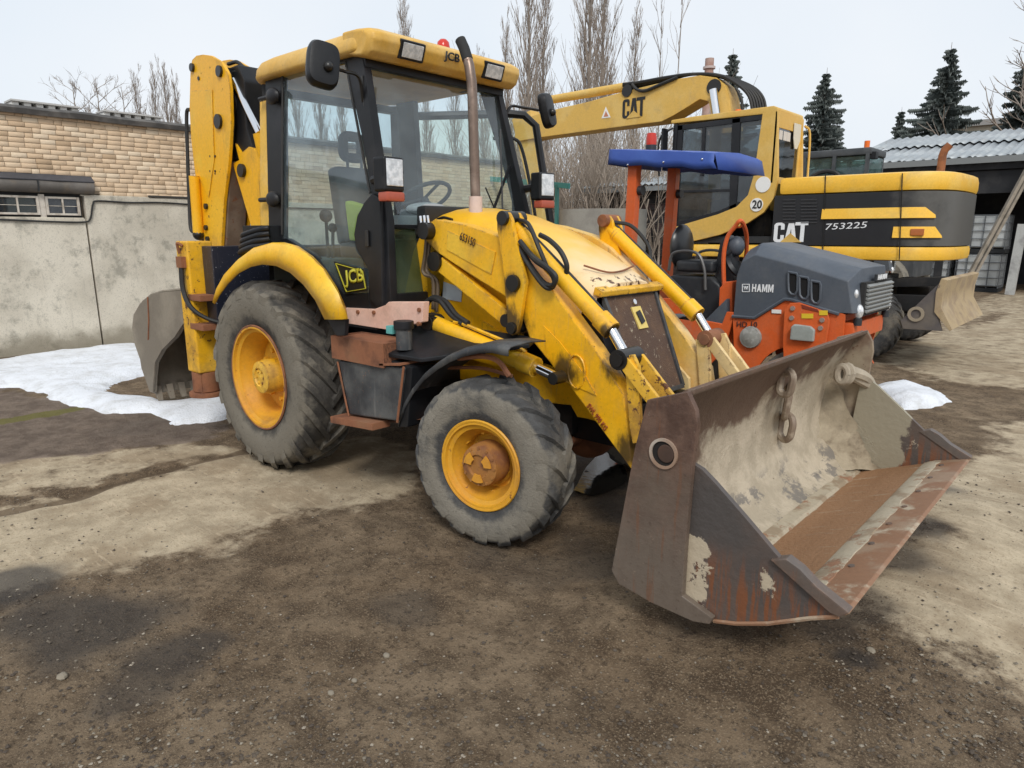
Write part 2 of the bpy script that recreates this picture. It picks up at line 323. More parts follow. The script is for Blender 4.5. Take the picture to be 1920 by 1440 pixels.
# ---- chassis, axles, engine block
m = MB(); m.bx(-.95, 2.35, -.33, .33, .55, 1.0); m.bx(.2, 1.4, -.62, .62, .62, 1.18); m.bx(2.3, 2.78, -.28, .28, .52, .8)
m.build('chassis', BLK, JC, bevel=.01)
m = MB(); m.cyl((0, -.8, .705), (0, .8, .705), .13); m.sphere((0, 0, .705), .26, 16, 10); m.build('rear_axle', BLK, JC)
m = MB(); m.cyl((2.17, -.72, .47), (2.17, .72, .47), .085, n=16); m.sphere((2.17, .1, .47), .2, 16, 10)
for s in (-1, 1): m.sphere((2.17, .66*s, .48), .15, 14, 8); m.cyl((2.30, .2*s, .5), (2.30, .62*s, .5), .035)
m.build('front_axle', RUSTY, JC)
plate = [(929, 655), (1040, 690), (1110, 660), (1180, 745), (1182, 800), (1150, 800), (1100, 785), (1082, 782), (1070, 760), (1034, 756), (985, 748), (929, 735), (800, 690), (790, 600)]
for s in (-1, 1):
    m = MB(); m.prism(yz(flank(plate, .36), s), (0, -.03*s, 0)); m.build('frame_plate', YELF if s > 0 else YEL, JC, bevel=.006)
# ---- loader towers behind the arms
for s in (-1, 1):
    m = MB(); m.prism(yz(flank([(800, 415), (870, 420), (960, 560), (985, 690), (940, 690), (760, 640), (748, 600), (775, 470)], .40), s), (0, -.05*s, 0))
    m.build('loader_tower', YEL, JC, bevel=.008)
    if s < 0:
        m = MB(); m.prism(flank([(832, 528), (867, 540), (865, 566), (830, 560)], .404), (0, -.003, 0)); m.build('data_plate', plain('data_plate', (.45, .5, .52), .4), JC)
        m = MB(); m.prism(flank([(905, 600), (975, 640), (990, 690), (950, 690), (905, 640)], .404), (0, -.01, 0)); m.build('tower_gusset', YEL, JC, bevel=.004)
# ---- loader arms: outer box plate, relief, pins
arm = [(814, 411), (870, 421), (935, 443), (972, 470), (1028, 536), (1079, 606), (1115, 655), (1168, 738), (1176, 790), (1180, 830), (1186, 884), (1129, 807), (1070, 727), (1026, 674), (992, 632), (979, 596), (947, 556), (880, 514), (819, 473), (798, 452), (796, 425)]
for s in (-1, 1):
    m = MB(); m.prism(yz(flank(arm, .53), s), (0, -.11*s, 0)); A = m.build('loader_arm', YEL if s < 0 else YELF, JC, bevel=.010)
    m = MB()     # pressed relief and lettering panel on the outer face
    m.prism(yz(flank([(1020, 610), (1050, 640), (1096, 700), (1120, 742), (1060, 716), (1026, 670)], .531), s), (0, .006*s, 0)); m.build('reinforcing_plate', YEL, A, bevel=.004)
    m = MB(); E_ = flank([(1080, 697)], .54)[0]; ring = []
    for k in range(20):
        t = 2*math.pi*k/20; ring.append(V((E_.x+.055*math.cos(t)+.03*math.sin(t)*.8, .5375*s, E_.z+.085*math.sin(t)-.02*math.cos(t)*2)))
    m.tube(ring+[ring[0]], .006, 6); m.build('pressed_oval', YEL, A)
    m = MB(); m.prism(yz(flank([(840, 432), (930, 472), (922, 515), (838, 468)], .531), s), (0, .005*s, 0)); m.build('access_panel', YELB, A, bevel=.003)
    P = yz(flank([(800, 433)], .56), s)[0]; m = MB(); m.cyl(P+V((0, -.14*s, 0)), P+V((0, .035*s, 0)), .055, n=18); m.build('pivot_pin', GREASE, A)
    # steel pipes running along the top edge of the arm
    m = MB(); m.tube(yz(flank([(985, 478), (1040, 545), (1088, 607), (1130, 668), (1172, 732)], .47), s), .011, 7); m.tube(yz(flank([(990, 478), (1046, 545), (1094, 607), (1136, 668), (1176, 728)], .45), s), .009, 7); m.build('hydraulic_pipe', plain('pipe_steel', (.30, .27, .22), .45, .5) if s < 0 else CHROME, A)
    # levelling link below
    a, b = yz(flank([(822, 490)], .5), s)[0], yz(flank([(957, 600)], .5), s)[0]
    m = MB(); m.bar(a, b, .05, .10); LK = m.build('levelling_link', YEL, JC, bevel=.01)
    m = MB(); m.cyl(a+V((0, -.05*s, 0)), a+V((0, .045*s, 0)), .062, n=16); m.build('link_pin', GREASE, LK); m = MB(); m.cyl(b+V((0, -.05*s, 0)), b+V((0, .05*s, 0)), .04, n=16); m.build('link_pin', GREASE, LK)
    # rocker lever
    rk = [(931, 404), (938, 397), (952, 398), (958, 410), (962, 430), (979, 498), (986, 528), (974, 606), (969, 625), (960, 630), (952, 622), (950, 585), (943, 504), (932, 430)]
    m = MB(); m.prism(yz(flank(rk, .575), s), (0, -.03*s, 0)); RK = m.build('rocker_lever', YEL, JC, bevel=.006)
    m = MB(); m.prism([p+V((0, -.09*s, 0)) for p in yz(flank(rk, .575), s)], (0, -.03*s, 0)); m.build('rocker_plate', YEL, RK, bevel=.006)
    for (x, y, r, k) in ((945, 409, .042, 0), (964, 531, .05, 1), (961, 615, .036, 0)):
        P = yz(flank([(x, y)], .575), s)[0]; m = MB(); m.cyl(P+V((0, .022*s, 0)), P+V((0, -.16*s, 0)), r, n=16); m.build('pin', GREASE if (k or s < 0) else RUSTY, RK, bevel=.004)
    # bucket ram
    a, b = yz(flank([(960, 418)], .49), s)[0], yz(flank([(1147, 620)], .49), s)[0]; e = yz(flank([(1176, 671)], .49), s)[0]
    m = MB(); d = (b-a).normalized(); m.cyl(a, a+d*.12, .03, .05, 14); m.cyl(a+d*.1, b, .05, n=20); m.cyl(b-d*.10, b, .057, n=20); RA = m.build('bucket_ram', YEL if s < 0 else YELB, JC, sharp=50)
    m = MB(); m.cyl(b, e, .028, n=14); m.build('ram_rod', CHROME, RA)
    m = MB(); m.cyl(e+V((0, -.09, 0)), e+V((0, .09, 0)), .055, n=18); m.cyl(e+V((0, -.105*1, 0)), e+V((0, .105, 0)), .035, n=14); m.build('ram_eye', GREASE if s < 0 else RUSTY, RA)
    q = a+V((0, 0, .055)); m = MB(); m.tube(catmull([q+d*.08+V((0, 0, .01)), q+d*.22+V((0, .05*s, .07)), q+d*.36+V((0, .09*s, .03)), q+d*.42+V((0, .06*s, -.06))]), .013, 7); m.tube(catmull([q+d*.1, q+d*.5+V((0, 0, .005)), q+d*1.02*(b-a).length]), .011, 6); m.build('hose', RUB, RA)
    # bell crank and links to the bucket
    f = yz(flank([(1190, 830)], .52), s)[0]
    m = MB(); m.prism(yz(flank([(1168, 668), (1186, 665), (1197, 690), (1200, 790), (1196, 830), (1186, 832), (1180, 800), (1172, 700)], .55), s), (0, -.03*s, 0)); LV = m.build('tipping_lever', YELF if s > 0 else YELR, JC, bevel=.005)
    m = MB(); m.prism(yz(flank([(1168, 668), (1186, 665), (1197, 690), (1200, 790), (1196, 830), (1186, 832), (1180, 800), (1172, 700)], .43), s), (0, -.03*s, 0)); m.build('lever_plate', YELF, LV, bevel=.005)
    g = V((3.22, .46*s, .72)); m = MB()
    for k in (-.07, .07): m.bar(e+V((.02, k, 0)), g+V((0, k, 0)), .03, .07)
    m.build('bucket_link', YELR if s < 0 else YELF, JC, bevel=.006)
# hose loop on the right arm and on the tower
def hoses(name, par, mat, r, *paths):
    m = MB()
    for pth in paths: m.tube(catmull([QY(x, y, Y) for x, y, Y in pth], 7), r, 7)
    return m.build(name, mat, par)
hoses('hose', JC, RUB, .015, [(975, 452, -.56), (998, 480, -.58), (1030, 505, -.6), (1042, 520, -.6), (1036, 535, -.59), (1020, 530, -.57), (1000, 505, -.56), (978, 470, -.54)],
      [(972, 462, -.55), (1000, 510, -.57), (1026, 540, -.58), (1040, 530, -.57), (1030, 508, -.56), (1005, 490, -.55), (990, 472, -.54)])
hoses('hose', JC, RUB, .015, [(1012, 440, -.50), (1030, 450, -.5), (1050, 470, -.52), (1062, 495, -.52), (1062, 515, -.5)])
hoses('hose', JC, RUB, .017, [(788, 620, -.62), (790, 585, -.6), (805, 562, -.58), (825, 565, -.6), (845, 590, -.62), (868, 608, -.64)],
      [(795, 618, -.6), (797, 580, -.57), (812, 558, -.55), (836, 566, -.58), (855, 590, -.62), (878, 606, -.64)],
      [(770, 618, -.7), (780, 610, -.68), (790, 590, -.62), (794, 575, -.58)])
hoses('hydraulic_pipe', JC, plain('pipe_brown', (.16, .12, .08), .5, .3), .013, [(800, 445, -.5), (797, 480, -.5), (793, 505, -.5), (797, 515, -.5), (812, 525, -.48), (812, 580, -.48)], [(806, 445, -.48), (803, 482, -.48), (800, 505, -.48), (805, 514, -.48), (820, 530, -.46), (818, 585, -.46)])
hoses('hydraulic_pipe', JC, CHROME, .008, [(790, 418, -.56), (788, 405, -.56)], [(797, 418, -.56), (795, 404, -.56)], [(804, 418, -.56), (802, 404, -.56)])
# ---- lift rams
for s in (-1, 1):
    a, b, e = [yz(flank([q], .64), s)[0] for q in ((812, 605), (1005, 689), (1045, 708))]; d = (b-a).normalized()
    m = MB(); m.cyl(a, b, .052, n=20); m.cyl(b-d*.11, b, .06, n=20); LR = m.build('lift_ram', YELB if s < 0 else YELF, JC, sharp=50)
    m = MB(); m.cyl(b, e, .03, n=14); m.build('ram_rod', CHROME, LR)
    m = MB(); m.cyl(e+V((0, -.045, 0)), e+V((0, .045, 0)), .036, n=14); m.build('ram_eye', GREASE, LR, bevel=.006); m = MB(); m.cyl(a+V((0, -.06, 0)), a+V((0, .06, 0)), .055, n=14); m.bar(a-d*.06, a+d*.05, .1, .1); m.build('ram_eye', GREASE, LR, bevel=.006)
    m = MB(); m.tube([a+d*.2+V((0, 0, .06)), a+d*.25+V((0, 0, .075)), b-d*.12+V((0, 0, .075)), b-d*.08+V((0, 0, .06))], .012, 6); m.build('ram_pipe', YELB, LR)
# ---- hood
m = MB(); rr = []
for X, zt, hw, zs in ((1.13, 1.90, .40, 1.30), (1.3, 1.935, .40, 1.30), (1.55, 1.90, .395, 1.28), (1.9, 1.79, .385, 1.25), (2.2, 1.655, .37, 1.25), (2.42, 1.535, .355, 1.30), (2.52, 1.475, .35, 1.40)):
    half = [(hw, zs), (hw, zt-.17), (hw-.012, zt-.11), (hw-.05, zt-.055), (hw-.13, zt-.02), (hw*.3, zt)]
    rr.append([V((X, -y, z)) for y, z in half]+[V((X, y, z)) for y, z in half[::-1]])
m.rings(rr, closed=True, cap=True)
HOODM = NT('hood_paint'); sep = HOODM.n('ShaderNodeSeparateXYZ'); HOODM.put(sep.inputs[0], HOODM.tc)
fade = HOODM.step(HOODM.math('ADD', sep.outputs[0], HOODM.math('MULTIPLY', HOODM.noise(2.6, 4), .9)), 2.35, 3.0)
c = HOODM.mix(HOODM.step(HOODM.noise(2.2, 5), .4, .65), (.80, .43, .01), (.82, .49, .035)); c = HOODM.mix(fade, c, (.80, .62, .38))
c = HOODM.mix(HOODM.step(HOODM.noise(2.7, 6, .7, off=(4, 4, 1)), .58, .75, 0, .6), c, (.34, .24, .09))
hz = HOODM.step(HOODM.math('ADD', HOODM.noise(17, 8, .7), HOODM.step(sep.outputs[0], 2.25, 2.55, -.12, .12)), .62, .66)
c = HOODM.mix(hz, c, (.09, .04, .02)); HOODM.out(c, .42, 0, HOODM.bump(HOODM.noise(30, 4), .1, .004))
HD = m.build('hood', HOODM.m, JC, bevel=.0, sharp=50)
m = MB()   # front lip and moulding line
m.prism([V((2.50, -.345, 1.462)), V((2.555, -.345, 1.437)), V((2.548, -.345, 1.405)), V((2.49, -.345, 1.415))], (0, .69, 0)); m.build('hood_lip', YELR, HD, bevel=.006)
m = MB(); m.tube(catmull([V((2.36, -.26, 1.575)), V((2.44, -.14, 1.535)), V((2.45, 0, 1.535)), V((2.40, .22, 1.558))]), .006, 6); m.build('hood_crease', RUSTY, HD)
m = MB(); m.tube(catmull([QY(820, 412, -.405), QY(832, 408, -.404), QY(848, 412, -.404)]), .01, 6); m.build('hood_grip', GREASE, HD)
m = MB(); m.bx(1.06, 1.16, -.43, .43, 1.78, 1.945); m.build('hood_rubber_seal', RUB, HD, bevel=.03)
m = MB(); m.prism([V((2.46, -.33, 1.42)), V((2.70, -.33, .82)), V((2.1, -.33, .95)), V((2.1, -.33, 1.35))], (0, .66, 0)); m.build('radiator_housing', BLK, JC, bevel=.01)
GR = NT('grille_rust'); vz = GR.n('ShaderNodeTexVoronoi'); vz.inputs['Scale'].default_value = 90; GR.put(vz.inputs['Vector'], GR.tc)
c = GR.mix(GR.step(GR.noise(4, 6, .7), .4, .7), (.085, .05, .035), (.13, .075, .045)); c = GR.mix(GR.step(GR.noise(24, 6, .75), .58, .68), c, (.36, .30, .22)); GR.out(c, .85, 0, GR.bump(vz.outputs[0], .5, .005))
m = MB(); gq = [V((2.515, -.285, 1.405)), V((2.515, .285, 1.405)), V((2.775, .235, .83)), V((2.775, -.235, .83))]; m.prism(gq, (-.03, 0, -.013)); GRO = m.build('radiator_grille', GR.m, JC)
m = MB()
for a, b in zip(gq, gq[1:]+gq[:1]): m.bar(a, b, .028, .03, up=(1, 0, .45))
m.build('grille_frame', BLKD, GRO, bevel=.004)
gu = (gq[0]-gq[3]).normalized(); gc = (gq[0]+gq[1])*.5-gu*.16; m = MB(); m.prism([gc+V((0, -.05, 0))+gu*.07, gc+V((0, .05, 0))+gu*.07, gc+V((0, .05, 0))-gu*.07, gc+V((0, -.05, 0))-gu*.07], (.008, 0, .004)); m.build('badge', plain('badge_yellow', (.72, .55, .16), .5), GRO)
bx_ = V((.012, 0, .006)); m = MB(); m.prism([gc+bx_+V((0, -.03, 0))+gu*.035, gc+bx_+V((0, .018, 0))+gu*.045, gc+bx_+V((0, .03, 0))-gu*.03, gc+bx_+V((0, -.018, 0))-gu*.045], (.003, 0, .001)); m.build('badge_mark', BLKL, GRO)
m = MB(); c0 = (gq[0]+gq[1])*.5-gu*.06; m.cyl(c0, c0+V((.015, 0, .007)), .017, n=12); m.build('grille_catch', CHROME, GRO)
# ---- exhaust
m = MB(); m.cyl((1.43, -.22, 1.88), (1.43, -.22, 2.0), .045, n=18); EB = m.build('exhaust_base', worn('exhaust_faded', (.62, .50, .46), (.5, .3, .2), rough=.7), JC)
m = MB(); m.tube([(1.43, -.22, 1.98), (1.42, -.22, 2.3), (1.412, -.22, 2.62), (1.405, -.22, 2.72), (1.385, -.22, 2.82), (1.34, -.22, 2.93), (1.31, -.22, 2.975)], .033, 18); m.build('exhaust_stack', worn('exhaust_steel', (.20, .145, .115), (.32, .245, .20), alt_s=5, chip=(.08, .035, .02), chip_r=(.6, .7), rough=.38, metal=.55), EB)
m = MB(); m.tube([(1.372, -.22, 2.855), (1.34, -.22, 2.93), (1.306, -.22, 2.985)], .0355, 18); m.build('exhaust_tip', plain('soot', (.02, .02, .02), .8), EB)
# ---- front loader bucket
hinge = [(1213, 750), (1288, 735), (1304, 770), (1307, 800), (1297, 880), (1290, 960), (1285, 1020), (1281, 1080), (1279, 1118), (1336, 1160), (1330, 1171), (1300, 1166), (1220, 1130), (1160, 1095), (1146, 1070), (1190, 840)]
side = [(1292, 865), (1316, 880), (1340, 905), (1400, 974), (1460, 1045), (1520, 1104), (1560, 1142), (1584, 1152), (1520, 1156), (1440, 1166), (1380, 1166), (1335, 1161), (1270, 1120), (1275, 980)]
HW = 1.158
shell = [(3.55, 1.135), (3.50, 1.10), (3.43, 1.02), (3.37, .92), (3.325, .80), (3.305, .66), (3.315, .52), (3.36, .39), (3.44, .29), (3.55, .235), (3.62, .235), (3.78, .295), (3.98, .37), (4.02, .386)]
back = [(3.53, 1.155), (3.47, 1.115), (3.40, 1.03), (3.34, .92), (3.295, .80), (3.275, .66), (3.285, .50), (3.335, .37), (3.42, .262), (3.55, .205), (3.63, .205), (3.79, .267), (3.99, .342), (4.03, .358)]
BM = NT('bucket_mud'); sp = BM.n('ShaderNodeSeparateXYZ'); BM.put(sp.inputs[0], BM.tc)
c = BM.mix(BM.step(BM.noise(5, 6, .65), .4, .62), (.38, .325, .24), (.50, .43, .325))
topb = BM.step(BM.math('ADD', BM.math('ADD', sp.outputs[2], BM.math('MULTIPLY', sp.outputs[1], -.16)), BM.math('MULTIPLY', BM.noise(3.4, 6, .6), .75)), 1.14, 1.26)
c = BM.mix(topb, c, BM.mix(BM.noise(9, 6, .65, (1, 1, .3)), (.095, .056, .038), (.19, .125, .085)))
c = BM.mix(BM.step(BM.noise(22, 7, .7), .63, .69, 0, .7), c, (.12, .09, .065))
low = BM.math('MULTIPLY', BM.step(sp.outputs[2], .36, .46, 1, 0), BM.step(BM.noise(3.2, 7, .7, (1, 1.5, 3), off=(2, 2, 2)), .53, .60)); c = BM.mix(BM.math('MULTIPLY', low, .8), c, (.15, .14, .13))
low = BM.math('MULTIPLY', BM.step(BM.math('ADD', sp.outputs[0], BM.math('MULTIPLY', BM.math('SUBTRACT', BM.noise(6, 5, .65), .5), .12)), 3.60, 3.63, 0, 1), BM.step(BM.noise(9, 6, .65, (.5, 4, 1)), .30, .42, .5, 1)); c = BM.mix(low, c, BM.mix(BM.noise(3, 5, .6, (5, .6, 1)), (.23, .115, .052), (.33, .185, .095)))
BM.out(c, .72, 0, BM.bump(BM.math('ADD', BM.noise(12, 6, .65), BM.noise(60, 3)), .35, .02))
BK_RNG = random.Random(3)
m = MB(); rr = []
NY = 40
for i in range(NY+1):
    y = -HW+2*HW*i/NY
    inner = [V((x, y, z)) for x, z in shell]
    outer = [V((x, y, z)) for x, z in back][::-1]
    for k, p in enumerate(inner):     # caked mud pushes the inner face out a little and unevenly, thickest by the far hinge
        if 1 < k < 10:
            a = max(0, mnoise.noise(V((y*2.3, k*.35, 4)))+.15)*.035+max(0, mnoise.noise(V((y*7, k*.9, 1))))*.014
            if y > .5: a += .07*min(1, (y-.5)/.45)*(1 if k < 9 else .5)*(.7+.5*mnoise.noise(V((y*9, k*.8, 7))))
            p += V((.75, 0, .35))*a
    rr.append(inner+outer)
m.rings(rr); BKT = m.build('bucket_shell', BM.m, JC, sharp=45)
HN = NT('near_hinge_steel'); hs_ = HN.n('ShaderNodeSeparateXYZ'); HN.put(hs_.inputs[0], HN.tc)
hb_ = HN.step(HN.math('ADD', hs_.outputs[2], HN.math('MULTIPLY', HN.math('SUBTRACT', HN.noise(3, 6, .65), .5), .9)), .45, .95)
c = HN.mix(hb_, HN.mix(HN.noise(8, 6, .65, (2, 1, .5)), (.105, .080, .062), (.165, .132, .104)), HN.mix(HN.step(HN.noise(9, 7, .7), .35, .65), (.075, .040, .028), (.145, .085, .06)))
c = HN.mix(HN.step(HN.noise(7, 5, .6, (5, 1, .3)), .58, .68, 0, .6), c, (.16, .07, .035)); c = HN.mix(HN.step(HN.noise(40, 6, .75), .56, .66, 0, .55), c, (.06, .04, .03)); c = HN.mix(HN.step(HN.noise(22, 5, .7, off=(3, 1, 1)), .64, .70, 0, .6), c, (.26, .20, .15))
HNG = HN.out(c, HN.step(HN.noise(6, 5), .3, .7, .38, .62), 0, HN.bump(HN.math('ADD', HN.noise(40, 6, .7), HN.noise(5, 3)), .35, .008))
for s in (-1, 1):
    m = MB(); m.prism(yz(flank(hinge, 1.20), s), (0, -.032*s, 0)); hp = m.build('bucket_hinge_arm', HNG if s < 0 else worn('far_hinge_tan', (.17, .105, .07), (.33, .27, .19), alt_s=3, alt_r=(.42, .6), chip=(.10, .05, .03), chip_r=(.6, .68), rough=.7), JC, bevel=.005)
    P = yz(flank([(1245, 850)], 1.20), s)[0]
    m = MB(); m.cyl(P+V((0, -.02*s, 0)), P+V((0, .003*s, 0)), .054, n=24); m.build('pin_hole', plain('hole_dark', (.012, .01, .009), .9), hp); m = MB(); m.cyl(P+V((.012, -.02*s, .002)), P+V((.012, .010*s, .002)), .038, n=22); m.build('hinge_pin', worn('pin_brown', (.10, .05, .03), (.06, .035, .025), rough=.6), hp, bevel=.006)
    m = MB(); m.lathe([(.052, -.01), (.052, .007), (.064, .007), (.064, -.01)], o=P, n=28, loop=True); m.build('pin_collar', worn('bare_metal', (.45, .40, .34), (.3, .2, .14), rough=.5), hp)
    m = MB(); m.prism(yz(flank(side, 1.165), s), (0, -.028*s, 0))
    SP = NT('bucket_side_%s' % ('right' if s < 0 else 'left')); q_ = SP.n('ShaderNodeSeparateXYZ'); SP.put(q_.inputs[0], SP.tc)
    c = SP.mix(SP.step(SP.noise(2.5, 5), .35, .65), (.075, .066, .062), (.11, .08, .066))
    c = SP.mix(SP.math('MULTIPLY', SP.step(SP.noise(6, 6, .65, (5, 1, .4)), .46, .56), SP.step(q_.outputs[2], .36, .58, .95, 0)), c, (.19, .070, .030))
    mud = SP.step(SP.math('ADD', SP.noise(7, 6, .7), SP.math('ADD', SP.step(q_.outputs[0], 3.62, 3.74, .30, 0), SP.math('ADD', SP.step(q_.outputs[2], .5, .62, 0, -.3), SP.step(q_.outputs[2], .23, .27, .2, 0)))), .70, .74)
    dn = SP.n('ShaderNodeVectorMath', operation='DISTANCE'); SP.put(dn.inputs[0], SP.tc); dn.inputs[1].default_value = (3.90, 1.165*s, .46)
    mud = SP.math('MAXIMUM', mud, SP.step(SP.math('ADD', dn.outputs['Value'], SP.math('MULTIPLY', SP.math('SUBTRACT', SP.noise(11, 7, .75), .5), .30)), .012, .026, 1, 0))
    c = SP.mix(mud, c, SP.mix(SP.noise(20, 5, .7), (.40, .33, .235), (.54, .46, .34)))
    if s > 0: c = SP.mix(SP.step(SP.math('ADD', SP.noise(5, 6, .65), SP.step(q_.outputs[0], 3.75, 3.95, .3, -.1)), .55, .62), c, (.30, .27, .20))
    SP.out(c, .5, 0, SP.bump(SP.math('ADD', SP.noise(30, 4), SP.math('MULTIPLY', mud, 1.5)), .3, .012))
    m.build('bucket_side_plate', SP.m, JC, bevel=.004)
    m = MB(); m.tube(yz(flank([(1338, 1164), (1380, 1169), (1440, 1169), (1520, 1159), (1572, 1156)], 1.166), s), .009, 6); m.build('bottom_edge', worn('edge_orange', (.28, .15, .085), (.40, .32, .23), alt_s=9, rough=.7), JC)
    m = MB(); m.prism(yz(flank([(1444, 1050), (1474, 1048), (1500, 1068), (1530, 1100), (1592, 1150), (1574, 1158), (1556, 1150), (1500, 1100)], 1.185), s), (0, -.055*s, 0)); m.build('bucket_corner_block', RUSTD, JC, bevel=.005)
LPMX = worn('mud_strip', (.42, .365, .27), (.30, .235, .16), alt_s=7, alt_r=(.48, .6), chip=(.20, .105, .06), chip_s=7, chip_r=(.52, .60), rough=.85, bump=.6)
LPM = worn('cutting_edge', (.25, .13, .07), (.30, .20, .13), alt_s=4, alt_r=(.5, .62), dirt=(.46, .40, .30), dirt_s=4, dirt_r=(.54, .64), dirt_max=.85, rough=.6, bump=.3)
m = MB(); m.prism([V((3.99, -HW, .373)), V((4.03, -HW, .398)), V((4.19, -HW, .446)), V((4.205, -HW, .440)), V((4.19, -HW, .428)), V((4.0, -HW, .345))], (0, 2*HW, 0)); CE = m.build('cutting_edge', LPM, JC, bevel=.003)
m = MB(); rr = []
for i in range(47):
    y = -HW+.03+2*(HW-.03)*i/46; j_ = .022*mnoise.noise(V((y*6, 1, 0)))+.012*mnoise.noise(V((y*17, 4, 0))); rr.append([V((3.965, y, .366)), V((3.975, y, .377)), V((4.03, y, .403+j_*.1)), V((4.055+j_, y, .409)), V((4.06+j_, y, .402))])
m.rings(rr); m.build('mud_strip', LPMX, CE)
m = MB(); rr = []
for i in range(41):
    y = -HW+.03+2*(HW-.03)*i/40; j_ = .012*mnoise.noise(V((y*5, 2, 0))); rr.append([V((3.535, y, .236)), V((3.545, y, .252+j_*.4)), V((3.61+j_, y, .250)), V((3.625+j_, y, .235))])
m.rings(rr); m.build('floor_seam', LPMX, CE)
n_ = V((-.30, 0, .95)).normalized()
for k in range(8):
    y = -HW+.16+k*(2*HW-.32)/7; c0 = V((4.085, y, .412)); mb = MB(); mb.cyl(c0-n_*.01, c0+n_*.008, .014, n=8); mb.build('edge_bolt', RUSTD, CE)
m = MB(); m.prism([V((3.535, -HW, 1.15)), V((3.565, -HW, 1.16)), V((3.562, -HW, 1.138)), V((3.54, -HW, 1.125))], (0, 2*HW, 0)); m.build('bucket_top_rail', RUSTD, JC, bevel=.005)
# mud packed into the far corner of the bucket
m = MB(); rr = []
for i in range(13):
    z = .26+i*.048; row = []
    xs = None
    for (xa, za), (xb, zb) in zip(shell, shell[1:]):
        if zb <= z <= za: xs = xa+(xb-xa)*(za-z)/(za-zb); break
    xs = xs if xs is not None else 3.40
    for j in range(11):
        u = j/10; a = u*math.pi/2; k = (.05+.21*math.sin(min(1, (12-i)/9)*math.pi/2))*(1+.35*mnoise.noise(V((i*.35, j*.3, 2))))
        row.append(V((xs-.02+k*(1-math.cos(a))*1.15+.03*mnoise.noise(V((i*.6, j*.7, 5))), 1.135-k*1.2*(1-math.sin(a))+.02*mnoise.noise(V((i*.9, j*.5, 8))), z)))
    rr.append(row)
m.rings(rr, closed=False, cap=False); m.build('caked_mud', worn('corner_mud', (.36, .305, .22), (.28, .235, .165), alt_s=5, dirt=(.15, .115, .08), dirt_s=6, dirt_r=(.52, .68), rough=.95, bump=.9, bump_s=18, fine=.3), BKT, sharp=180)
for s in (-1, 1):
    m = MB(); m.tube([p+V((0, .004*s, 0)) for p in yz(flank([(1291, 880), (1286, 960), (1281, 1020), (1277, 1080), (1276, 1112)], 1.17), s)], .010, 6); m.build('weld_bead', RUSTY, BKT)
# chain hanging inside the bucket and shackle at the far end
CH = empty('chain', 'short rusty chain hanging inside the front bucket from a welded eye', 'chain')
CHM = worn('chain_steel', (.22, .165, .12), (.36, .30, .23), alt_s=14, rough=.6, bump=.3)
def link(c, L, Wd, r, ang, lean=0, par=CH, nm='link', mat=CHM, ax=V((0, 0, 1))):
    pts = []; rt = Matrix.Rotation(ang, 3, 'Z')
    for k in range(20):
        t = 2*math.pi*k/20; x = Wd/2*math.cos(t); z = (L/2-Wd/2)*(1 if math.sin(t) >= 0 else -1)+Wd/2*math.sin(t)
        pts.append(V(c)+rt@V((0, x, z))+V((lean*z, 0, 0)))
    m = MB(); rr = []
    m.tube(pts+[pts[0]], r, 8, cap=False); return m.build(nm, mat, par)
cx = QX(1472, 700, 3.46)
def on_shell(z):
    for (xa, za), (xb, zb) in zip(shell, shell[1:]):
        if zb <= z <= za: return xa+(xb-xa)*(za-z)/(za-zb)
    return shell[0][0]
for i, (px_, py_, L, ang, w_) in enumerate(((1474, 718, .13, 1.2, .08), (1477, 753, .185, .35, .125), (1474, 801, .155, .95, .115))):
    X = 3.5; P = QX(px_, py_, X)
    for _ in range(4): X = on_shell(P.z)+.06; P = QX(px_, py_, X)
    link(P, L, w_, .021, ang, lean=.1)
X = 3.5; P = QX(1473, 697, 3.44); m = MB(); m.sphere(P, .03, 12, 8); m.tube([P, P+V((-.09, 0, .03))], .022, 8); m.build('welded_eye', CHM, CH)
SH = empty('lifting_shackle', 'thick mud-caked shackle and strap lying in the far corner of the front bucket', 'shackle')
MUDM = worn('caked_mud', (.36, .31, .24), (.46, .40, .31), rough=.9, bump=.6, bump_s=20, fine=.25)
P = QX(1582, 700, 3.5); m = MB()
for k in (0, 1): m.tube([P+V((.05*math.cos(t)*.6+.02*k, -.03+.035*k, .05*math.sin(t))) for t in [2*math.pi*i/16 for i in range(17)]], .022, 8)
m.build('shackle_bow', MUDM, SH)
m = MB(); a, b = QX(1590, 695, 3.52), QX(1640, 738, 3.60); m.tube(catmull([a, a*.6+b*.4+V((.04, 0, .02)), b]), .04, 8, r1=.03); m.tube(catmull([a+V((0, .03, -.03)), a*.5+b*.5+V((.05, .03, -.03)), b+V((.02, 0, -.02))]), .03, 8, r1=.02); m.build('strap', MUDM, SH)
# ================================================================== backhoe loader: cab
SN = V((0, 1, -.0625)).normalized(); SP0 = V((0, -.665, 2.86))       # right side of the cab leans in towards the roof
def cs(pix, off=0): return [QN(x, y, SP0-SN*off, SN) for x, y in pix]
def both(P, s): return [V((p.x, p.y*(-s), p.z)) for p in P]
WN = V((1, 0, .17)).normalized(); WP0 = V((.85, 0, 2.86))             # windscreen plane
def wx(z): return .85+(2.86-z)*.17
def cy(z): return .665+(2.86-z)*.0625
CABF = BLK
CB = MB(); CB.bx(-.42, 1.02, -.76, .76, 1.12, 1.22); CAB = CB.build('cab_floor', DARK, JC)
rear_p = [(497, 150), (527, 132), (528, 440), (530, 470), (505, 470), (500, 300)]
apil = [(644, 103), (680, 108), (708, 297), (726, 413), (730, 510), (733, 575), (690, 580), (692, 500), (697, 365), (680, 263)]
bot = [(505, 448), (537, 447), (591, 481), (626, 529), (645, 551), (690, 549), (695, 582), (650, 580), (638, 572), (612, 530), (575, 490), (540, 470), (505, 472)]
